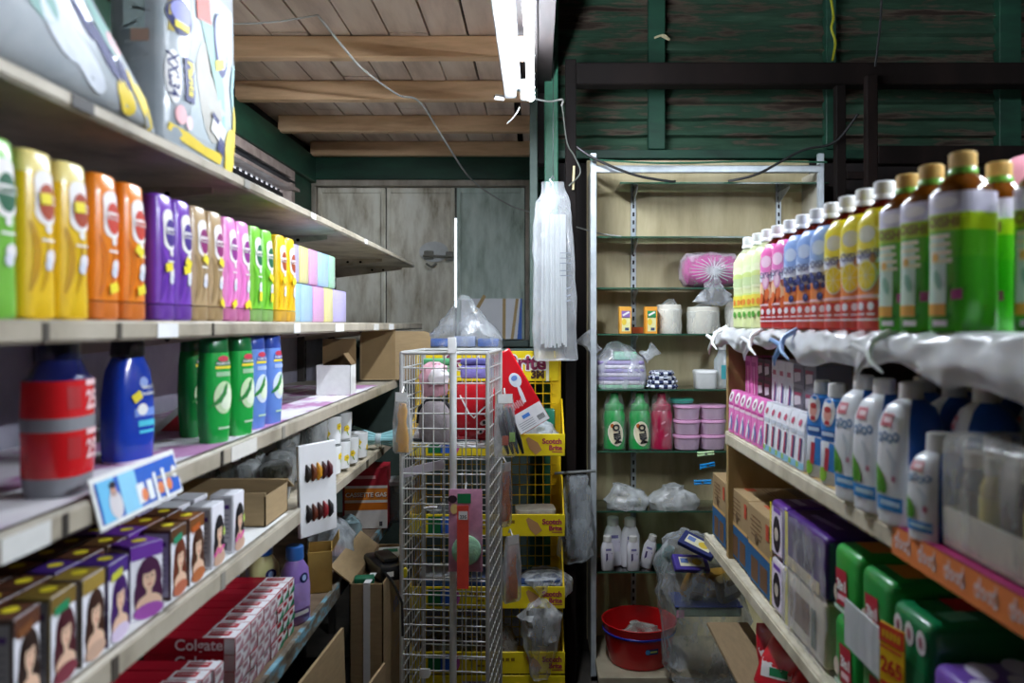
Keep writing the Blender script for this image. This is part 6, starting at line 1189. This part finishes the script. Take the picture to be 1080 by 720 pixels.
def babyb():
    t = thing('detergent_bottle', 'b', 'detergent bottle'); secs = [(0, .026, .019, 4), (.004, .029, .022, 4), (.08, .029, .022, 4), (.085, .028, .021, 4), (.13, .030, .022, 3.5), (.165, .024, .02, 2.6), (.172, .014, .014, 2)]
    B2 = plastic('#2a86d8', .3); mb = MB(); mb.loft([q + (0, 0, WB if i < 3 else B2) for i, q in enumerate(secs)], WB, 28); mb.build('body', t); mb = MB(); mb.loft([(.170, .014, .014, 2), (.173, .017, .017, 2), (.198, .016, .016, 2), (.2, .013, .013, 2)], WHITE, 20); mb.build('cap', t)
    s = surf_of(secs); mb = MB(); mb.ell(s, 0, .142, .019, .028, WHITE, 1.5); mb.ell(s, .0, .138, .011, .013, paper('#e6a596'), 2.2, n=14); mb.ell(s, .0, .148, .010, .006, paper('#c23a3a'), 2.8, n=10); mb.rect(s, 0, .122, .014, .008, paper('#c83a44'), 3)
    mb.rect(s, .0, .098, .046, .018, paper('#1a5aa8'), 1.5); mb.rect(s, 0, .1, .034, .008, paper('#c9dcf0'), 2.2); mb.rect(s, .012, .055, .022, .055, B2, 1.2, -.12); mb.rect(s, -.002, .05, .012, .045, paper('#c23a4a'), 2, -.1); mb.ell(s, -.014, .02, .012, .014, paper('#8ac23a'), 2); mb.build('label_print', t); return t
bp = babyb(); put(bp, (.588, 1.645, R2), -PI / 2 + .35, 'small blue and white detergent bottle with round picture, next to the white cartons', 'small blue detergent bottles'); put(bp, (.588, 1.565, R2), -PI / 2 + .35, 'small blue and white detergent bottle with round picture, next to the big white ones', 'small blue detergent bottles')
def big(k=1.0, name='detergent_bottle'):
    t = thing(name, 'b', 'detergent bottle'); secs = [(0, .032, .040, 4), (.004, .035, .044, 4), (.10, .036, .046, 4), (.16, .034, .044, 3.5), (.185, .028, .034, 3), (.198, .016, .018, 2.2)]; secs = [(a * k, b * (k * .4 + .6), c * (k * .4 + .6), d) for a, b, c, d in secs]
    BS = plastic('#1d58ae', .3)
    def fn(tt, i):
        dx = math.cos(tt); dy = math.sin(tt); return BS if dy > .3 or dx > .80 else None
    mb = MB(); mb.loft(secs, WB, 32, fn=fn); mb.build('body', t); h = .198 * k; mb = MB(); mb.loft([(h - .002, .015, .015, 2), (h, .0185, .0185, 2), (h + .024, .0175, .0175, 2), (h + .026, .014, .014, 2)], plastic('#d6d2cf' if k == 1 else '#eef0f0'), 22); mb.build('cap', t)
    s = surf_of(secs); mb = MB(); mb.rect(s, -.004, .165 * k, .024, .020 * k, paper('#d87a84'), 1.5); mb.rect(s, -.002, .166 * k, .016, .008, paper('#f2d6da'), 2); mb.text(s, 'Fineline' if False else 'mild', .0, .138 * k, .02, paper('#5a86b8'), 2, .05, .02, width=.001) if False else None
    for q in range(4): mb.ell(s, -.016 + q * .011, .137 * k + .003 * (q % 2), .006, .008 * k, paper('#6f94bc'), 1.6, .2, 10); mb.ell(s, -.016 + q * .011, .137 * k + .003 * (q % 2), .003, .004 * k, WB, 2.2, .2, 8)
    mb.ell(s, -.018, .072 * k, .011, .026 * k, paper('#5aa52a'), 2, .55, 14); mb.ell(s, -.022, .060 * k, .009, .012 * k, paper('#4a951f'), 2.4); mb.strip(s, [(.0, .12 * k), (.014, .1 * k), (.010, .07 * k)], [.004, .012, .004], paper('#cdd6de'), 1.4)
    mb.rect(s, .0, .035 * k, .068 * (k * .4 + .6), .022 * k, paper('#2f8fd6'), 1.5, .0, 8, 2); mb.rect(s, .004, .036 * k, .04, .008 * k, paper('#bfe0f4'), 2.2); mb.ell(s, .014, .075 * k, .004, .005, paper('#c27a96'), 2); mb.build('label_print', t); return t
bg_ = big(1.0); bs_ = big(.66); GDT = 'big white and blue detergent bottles'
put(bg_, (.588, 1.435, R2), -PI / 2 + .30, 'big white leaf-marked detergent bottle beside the small blue ones', GDT); put(bg_, (.588, 1.350, R2), -PI / 2 + .30, 'big white leaf-marked detergent bottle, middle of three', GDT); put(bg_, (.590, 1.258, R2), -PI / 2 + .30, 'big white leaf-marked detergent bottle beside the short one', GDT)
put(bs_, (.588, 1.165, R2), -PI / 2 + .30, 'short white leaf-marked detergent bottle on the tier front', 'short white and blue detergent bottles')
for i, (x, y) in enumerate(((.675, 1.39), (.675, 1.29), (.675, 1.20), (.76, 1.40), (.765, 1.29), (.765, 1.19))): put(bg_, (x, y, R2), -PI / 2 - .25, 'shaded blue-sided detergent bottle in the back rows', 'shaded detergent bottles in the back rows')
for i, (x, y) in enumerate(((.655, 1.135), (.72, 1.115))): put(bs_, (x, y, R2 + .0), -PI / 2 - .2, 'short blue-sided detergent bottle %s the short white one' % ('right behind', 'two behind')[i], 'short white and blue detergent bottles')
# orange shelf strip and wrapped tray of jars
t = thing('shelf_strip', 'orange and magenta printed strip folded over the shelf edge under the wrapped tray', 'shelf strip', (.557, 1.0, z(-.315)))
mb = MB(); OS = mat('#ef8a4a', .4, .08, 12); MG = mat('#b02a6a', .5, .1, 12); mb.box(-.003, -.0005, -.32, .245, -.042, .004, OS); mb.box(-.003, .36, -.32, .245, .0026, .0046, MG); mb.build('strip', t)
mb = MB(); mb.at((-.003, 0, 0), (0, 0, -PI / 2)); s = flat(-.0002); LW = paper('#ead6d4')
for q in range(7):
    c = -.21 + q * .075
    for a, b in ((-.018, .008), (-.004, .006), (.010, .006), (.021, .009)): mb.ell(s, c + a, -.020, .0062, b + .002, LW, 1, .15, 12); mb.ell(s, c + a, -.020, .0028, b * .55, OS, 2, .15, 8)
    mb.rect(s, c - .012, -.008, .004, .012, LW, 1); mb.rect(s, c + .024, -.010, .003, .018, LW, 1)
mb.build('lettering', t)
t = thing('jar_tray', 'shrink-wrapped white tray of yellow-brown jars on the orange strip', 'jar tray', (.665, 1.02, z(-.309)))
TRW = mat('#cfc9ba', .6, .08, 15); mb = MB(); mb.box(-.095, -.091, -.12, .10, 0, .055, TRW); mb.box(.10, .104, -.12, .10, 0, .055, TRW); mb.box(-.095, .104, .097, .10, 0, .055, TRW); mb.box(-.095, .104, -.12, -.117, 0, .055, TRW); mb.box(-.095, .104, -.12, .10, 0, .003, TRW); mb.build('tray', t)
mb = MB(); mb.box(-.1, .11, -.127, .107, -.001, .16, film('#dfe0dc', .05, .4, 20, .12), .02, 3); mb.build('plastic_wrap', t)
JB = ['#8d7a2c', '#3a2a1c', '#a08c34', '#26243a']
def jarp(c):
    t = thing('sauce_jar', 'j', 'jar'); mb = MB(); B = plastic(c, .25); mb.loft([(0, .020, .020, 2), (.003, .0235, .0235, 2), (.09, .0235, .0235, 2), (.105, .017, .017, 2), (.11, .017, .017, 2)], B, 20); mb.build('jar', t); mb = MB(); mb.loft([(.11, .0185, .0185, 2), (.13, .0185, .0185, 2), (.132, .016, .016, 2)], plastic('#b9b4a4'), 20); mb.build('lid', t); mb = MB(); mb.rect(surf_of([(0, .0235, .0235, 2), (.2, .0235, .0235, 2)]), 0, .055, .032, .05, paper('#c2b25a' if c in ('#8d7a2c', '#a08c34') else '#5a4a3a'), 1); mb.build('label_print', t); return t
jps = [jarp(c) for c in JB]
jn = ('first', 'second', 'third', 'fourth')
for r_ in range(2):
    for i in range(4):
        put(jps[(i + r_) % 4], (.605 + r_ * .055, .945 + i * .049, z(-.3055)), -PI / 2 + .3, 'jar in the wrapped tray, %s from the street in the %s row' % (jn[i], ('aisle-side', 'inner')[r_]), 'jars in the wrapped tray')
# ------------------------------------------------------------------ right, third tier
R3 = z(-.6985)
def carton3(lb, y0, y1, x=.585, d=.30, h=.205):
    t = thing('storage_carton', lb, 'carton', (x, (y0 + y1) / 2, R3), -PI / 2); w = y1 - y0
    TAN = mat('#a0865e', .8, .1, 14); mb = MB(); mb.box(-w / 2, w / 2, 0, d, 0, h, TAN, .002); mb.build('carton', t); mb = MB(); s = flat(-.0003); BLU = paper('#1c5a8a', .7)
    mb.rect(s, 0, h * .24, w * .98, h * .46, BLU, 1, 0, 1, 1); mb.rect(s, -w * .18, h * .2, w * .3, h * .3, paper('#6a4a30', .7), 2, 0, 1, 1); mb.rect(s, w * .2, h * .2, w * .3, h * .3, paper('#6a4a30', .7), 2, 0, 1, 1)
    mb.rect(s, 0, h * .5, w * .9, h * .05, paper('#c9a468', .7), 2, 0, 1, 1); mb.rect(s, w * .35, h * .82, w * .12, h * .2, paper('#b8442a', .7), 2, 0, 1, 1); RDI = paper('#7a5a3a', .8)
    for q in range(5): mb.rect(s, -w * .12, h * (.88 - q * .06), w * (.4 + .1 * (q % 2)), h * .018, RDI, 2, 0, 1, 1)
    mb.ell(s, -w * .1, h * .62, w * .06, h * .07, paper('#6a5236', .8), 3, n=12)
    mb.at((0, 0, h), (-PI / 2, 0, 0)); tp = flat(0)
    mb.build('front_print', t)
    mb = MB(); mb.at((-w / 2, 0, 0), (0, 0, -PI / 2)); mb.rect(flat(-.0002), -d / 2, h * .24, d * .98, h * .46, BLU, 1, 0, 1, 1); mb.build('side_print', t)
    mb = MB(); zz = h + .0004
    def topr(a0, a1, b0, b1, m): mb.add([(a0, b0, zz), (a1, b0, zz), (a1, b1, zz), (a0, b1, zz)], [(0, 1, 2, 3)], m)
    R_ = paper('#b5502a', .8); topr(-w * .4, w * .4, .115, .14, R_) if 'end panel' in lb else topr(-w * .3, -w * .1, .03, .06, R_)
    for q in range(5): topr(-w * .25 + q * w * .12, -w * .25 + q * w * .12 + w * .09, .15, .18, paper('#6d6258', .8))
    topr(-w * .3, w * .3, .09, .094, RDI); topr(-w * .25, w * .25, .08, .084, RDI); mb.build('top_print', t); return t
carton3('tan and blue carton nearest the plywood end panel on the third tier', 2.47, 2.66); carton3('tan and blue carton in the middle of the third tier row', 2.225, 2.44, .59); carton3('tan and blue carton touching the purple coffee packs', 1.99, 2.215, .585)
def pack(name, lb, cat, y0, y1, h0, h1, c, x=.578, d=.2, rnd=.012, marks=None, coat=.4, grp=None):
    t = thing(name, lb, cat, (x, (y0 + y1) / 2, z(h0)), -PI / 2, grp); w = y1 - y0; h = h1 - h0
    mb = MB(); mb.box(-w / 2 + .001, w / 2 - .001, 0, d, 0, h, mat(c, .3, .1, 12, coat=coat, bump=.06), min(rnd, w / 4, h / 4), 3); mb.build('pack', t); mb = MB()
    if marks: marks(mb, w, h); mb.build('front_print', t)
    return t
PUR = '#5b2a8a'
def m_cof(mb, w, h):
    s = flat(-.0006); mb.rect(s, -w * .0, h * .5, w * .75, h * .8, paper('#e2d6e8'), 1); mb.ell(s, 0, h * .45, w * .26, h * .32, paper('#1f1420'), 2); mb.ell(s, .0, h * .45, w * .14, h * .12, paper('#c9bfae'), 3); mb.rect(s, w * .02, h * .86, w * .5, h * .08, paper('#7a4ab0'), 2); mb.rect(s, -w * .44, h * .5, w * .1, h * .9, paper('#e6d82a'), 2)
    mb.at((0, 0, h + .0004), (-PI / 2, 0, 0))
    for q in range(3): mb.rect(flat(0), 0, .05 + q * .05, w * .6, .02, paper('#c9bfd6'), 1, .1)
def m_dark(mb, w, h):
    s = flat(-.0006); mb.rect(s, 0, h * .5, w * .8, h * .7, paper('#3c1c62'), 1); mb.ell(s, .0, h * .55, w * .3, h * .3, paper('#24123a'), 2); mb.rect(s, -w * .44, h * .5, w * .08, h * .96, paper('#e6d82a'), 2); mb.rect(s, 0, h * .14, w * .8, h * .2, paper('#c3b69a'), 3)
    mb.at((0, 0, h + .0004), (-PI / 2, 0, 0))
    for q in range(3): mb.rect(flat(0), .0, .05 + q * .05, w * .5, .016, paper('#a99ac0'), 1, .1)
pack('coffee_pack', 'purple and white coffee pack with dark oval next to the tan carton, upper', 'coffee pack', 1.865, 1.975, -.567, -.43, PUR, marks=m_cof)
pack('coffee_pack', 'white coffee pack with dark oval next to the tan carton, lower', 'coffee pack', 1.865, 1.975, -.6985, -.568, '#d9cfd6', marks=m_cof)
pack('coffee_pack', 'film-wrapped purple coffee block with yellow edge, upper', 'coffee pack', 1.60, 1.86, -.56, -.43, '#4a2478', marks=m_dark)
t = pack('coffee_pack', 'film-wrapped brown and white block below the purple one', 'coffee pack', 1.60, 1.86, -.6985, -.561, '#c7bda6', marks=lambda mb, w, h: [mb.rect(flat(-.0006), -w * .1, h * .5, w * .5, h * .5, paper('#6a4a24'), 1), mb.rect(flat(-.0006), w * .25, h * .45, w * .12, h * .6, paper('#2f4a2a'), 1), mb.rect(flat(-.0006), -w * .44, h * .5, w * .08, h * .96, paper('#d6cf5a'), 2)])
mb = MB(); mb.grid(lambda u, v: (.568 + .006 * noise.noise((u * 9, v * 7, 1)) + .006 * math.sin(v * 3.1), 1.585 + .285 * u, z(-.695 + .265 * v)), 20, 20, film('#e3e3e6', .03, .28, 20)); single(mb, 'plastic_film', 'loose clear film over the wrapped coffee blocks', 'plastic film')
GR = '#148a3c'
def m_green(tagx, lines=True):
    def f(mb, w, h):
        s = flat(-.0006); mb.rect(s, tagx * w, h * .42, w * .42, h * .5, paper('#b01c34'), 2, .08); mb.text(s, '3in1', tagx * w, h * .45, .02, WHITE, 3, .08, .04, width=w * .34); mb.rect(s, tagx * w, h * .28, w * .3, h * .08, paper('#eac6cc'), 3, .08)
        mb.rect(s, 0, h * .1, w * .8, h * .06, paper('#c9e2cf'), 1); mb.ell(s, -w * .3, h * .3, w * .1, h * .12, paper('#d6c6b4'), 2)
        mb.at((0, 0, h + .0004), (-PI / 2, 0, 0)); mb.rect(flat(0), .0, .06, w * .6, .05, paper('#d9822a'), 1); mb.rect(flat(0), w * .3, .11, w * .2, .03, paper('#cfe6d6'), 1)
    return f
GGP = 'green malt drink packs on the third tier'
pack('malt_pack', 'bright green drink pack with red tag beside the coffee block, upper', 'drink pack', 1.435, 1.56, -.555, -.42, '#2aa03c', marks=m_green(-.1), grp=GGP, rnd=.02)
pack('malt_pack', 'bright green drink pack with red tag by the yellow price sign, upper', 'drink pack', 1.305, 1.43, -.555, -.425, '#1f9440', marks=m_green(-.05), grp=GGP, rnd=.02)
pack('malt_pack', 'green drink pack with red tag beside the coffee block, lower', 'drink pack', 1.435, 1.56, -.6985, -.557, '#1f9a40', marks=m_green(.05), grp=GGP, rnd=.02)
pack('malt_pack', 'green drink pack with red tag by the yellow price sign, lower', 'drink pack', 1.305, 1.43, -.6985, -.557, '#188a3c', marks=m_green(.1), grp=GGP, rnd=.02)
def m_g5(mb, w, h):
    s = flat(-.0006)
    for q in range(3): mb.ell(s, w * (.32 - .3 * q), h * .78, w * .12, h * .12, paper('#d6d0d2'), 2, n=14); mb.ell(s, w * (.32 - .3 * q), h * .78, w * .05, h * .06, paper('#9a5a6a'), 3, n=10)
    mb.rect(s, 0, h * .35, w * .8, h * .3, paper('#0f6a3c'), 1); mb.at((0, 0, h + .0004), (-PI / 2, 0, 0)); mb.rect(flat(0), -w * .2, .10, w * .45, .06, paper('#c81c24'), 1); mb.rect(flat(0), w * .2, .06, w * .3, .05, paper('#7ac2a0'), 1, .2)
pack('malt_pack', 'dark green drink pack with three round emblems and a red top patch', 'drink pack', 1.175, 1.30, -.60, -.445, '#12804a', marks=m_g5, grp=GGP, rnd=.015)
pack('malt_pack', 'green drink pack under the one with round emblems', 'drink pack', 1.175, 1.30, -.6985, -.602, '#12804a', marks=m_green(0), grp=GGP, rnd=.015)
def m_pur(mb, w, h):
    s = flat(-.0006); mb.ell(s, w * .1, h * .5, w * .22, h * .2, paper('#e6dff0'), 1); mb.ell(s, w * .3, h * .75, w * .12, h * .12, paper('#d6cfe4'), 2)
    mb.at((0, 0, h + .0004), (-PI / 2, 0, 0))
    for a, b in ((.2, .03), (-.2, .05), (.1, .09), (-.3, .11), (.3, .14), (-.05, .15)): mb.ell(flat(0), a * w, b, .03, .02, paper('#ddd3ec'), 1, a)
pack('snack_pack', 'violet and white patterned pack nearest the street on the third tier', 'pack', 1.03, 1.17, -.6985, -.492, '#7a52b8', marks=m_pur, rnd=.015); 
pack('snack_pack', 'yellow pack at the picture corner on the third tier', 'pack', .90, 1.025, -.6985, -.485, '#d6b81c', rnd=.015, marks=lambda mb, w, h: mb.rect(flat(-.0006), 0, h * .6, w * .6, h * .3, paper('#e9dfa0'), 1))
t = thing('price_sign', 'yellow and red hand-written price sign on the third tier edge', 'price sign', (.562, 1.262, z(-.478)), -PI / 2 + .25)
mb = MB(); mb.box(-.029, .029, -.001, .001, -.105, .0, paper('#f0c414'), .0005); mb.build('card', t); mb = MB(); s = flat(-.0012); mb.rect(s, 0, -.016, .058, .03, paper('#d8401c'), 1); RD_ = paper('#c8281c')
mb.text(s, '265', .0, -.066, .04, RD_, 2, 0, .03, width=.05); 
for q in range(5): mb.rect(s, -.018 + q * .009, -.016, .006, .012, paper('#f2c21c'), 2, .1 * (q % 2))
mb.rect(s, 0, -.038, .05, .004, RD_, 2); mb.rect(s, 0, -.096, .05, .008, RD_, 2); mb.build('lettering', t)
mb = MB(); mb.box(-.004, .0, 1.31, 1.46, z(-.585), z(-.50), film('#d9dde0', .45, .7, 12, .2), .001); single(mb, 'shelf_divider', 'clear grey plastic divider standing before the green packs', 'divider', (.566, 0, 0))
# third tier floor: cardboard plank and soap packs below
mb = MB(); mb.box(-.065, .065, -.42, .42, 0, .012, CARD2, .002); single(mb, 'cardboard_plank', 'brown cardboard plank jutting out on the lowest level', 'cardboard', (.592, 2.10, z(-.953)), -.02)
mb = MB(); mb.box(.63, .98, 1.6, 2.50, 0, z(-.983), mat('#2a2119', .8), .004); single(mb, 'storage_crate', 'dark brown crate under the cardboard plank', 'crate')
def soap(c, lb, loc, rot):
    t = thing('detergent_packet', lb, 'packet', loc, rot=rot); mb = MB(); mb.loft([(0, .05, .012, 4), (.01, .056, .024, 3.5), (.07, .058, .03, 3), (.12, .054, .02, 3.5), (.135, .052, .004, 6)], mat(c, .3, .12, 18, coat=.4, bump=.1), 26); mb.build('packet', t)
    s = surf_of([(0, .056, .024, 3.5), (.07, .058, .03, 3), (.135, .052, .004, 6)]); mb = MB(); mb.rect(s, 0, .065, .085, .045, paper('#e3e0de'), 1, .3, 6, 4); mb.rect(s, .01, .06, .05, .02, paper('#127a4a'), 2, .3, 4, 2); mb.rect(s, -.03, .1, .03, .012, paper('#c81c2a'), 2, .3); mb.build('label_print', t)
soap('#c81c2a', 'red, white and green detergent packet on the lowest level, propped at the front', (.595, 2.02, z(-.938)), (-.35, .2, -.9)); soap('#b01828', 'red detergent packet on the lowest level behind the white-labelled one', (.65, 2.12, z(-.938)), (-.2, -.2, -.6)); soap('#17653f', 'dark green detergent packet on the lowest level, deepest', (.70, 2.0, z(-.938)), (-.3, .1, -1.0))
soap('#c4202c', 'red detergent packet lying low at the picture foot', (.63, 1.88, z(-.938)), (-.9, .0, -.7))
for o in list(protos.values()):
    pass
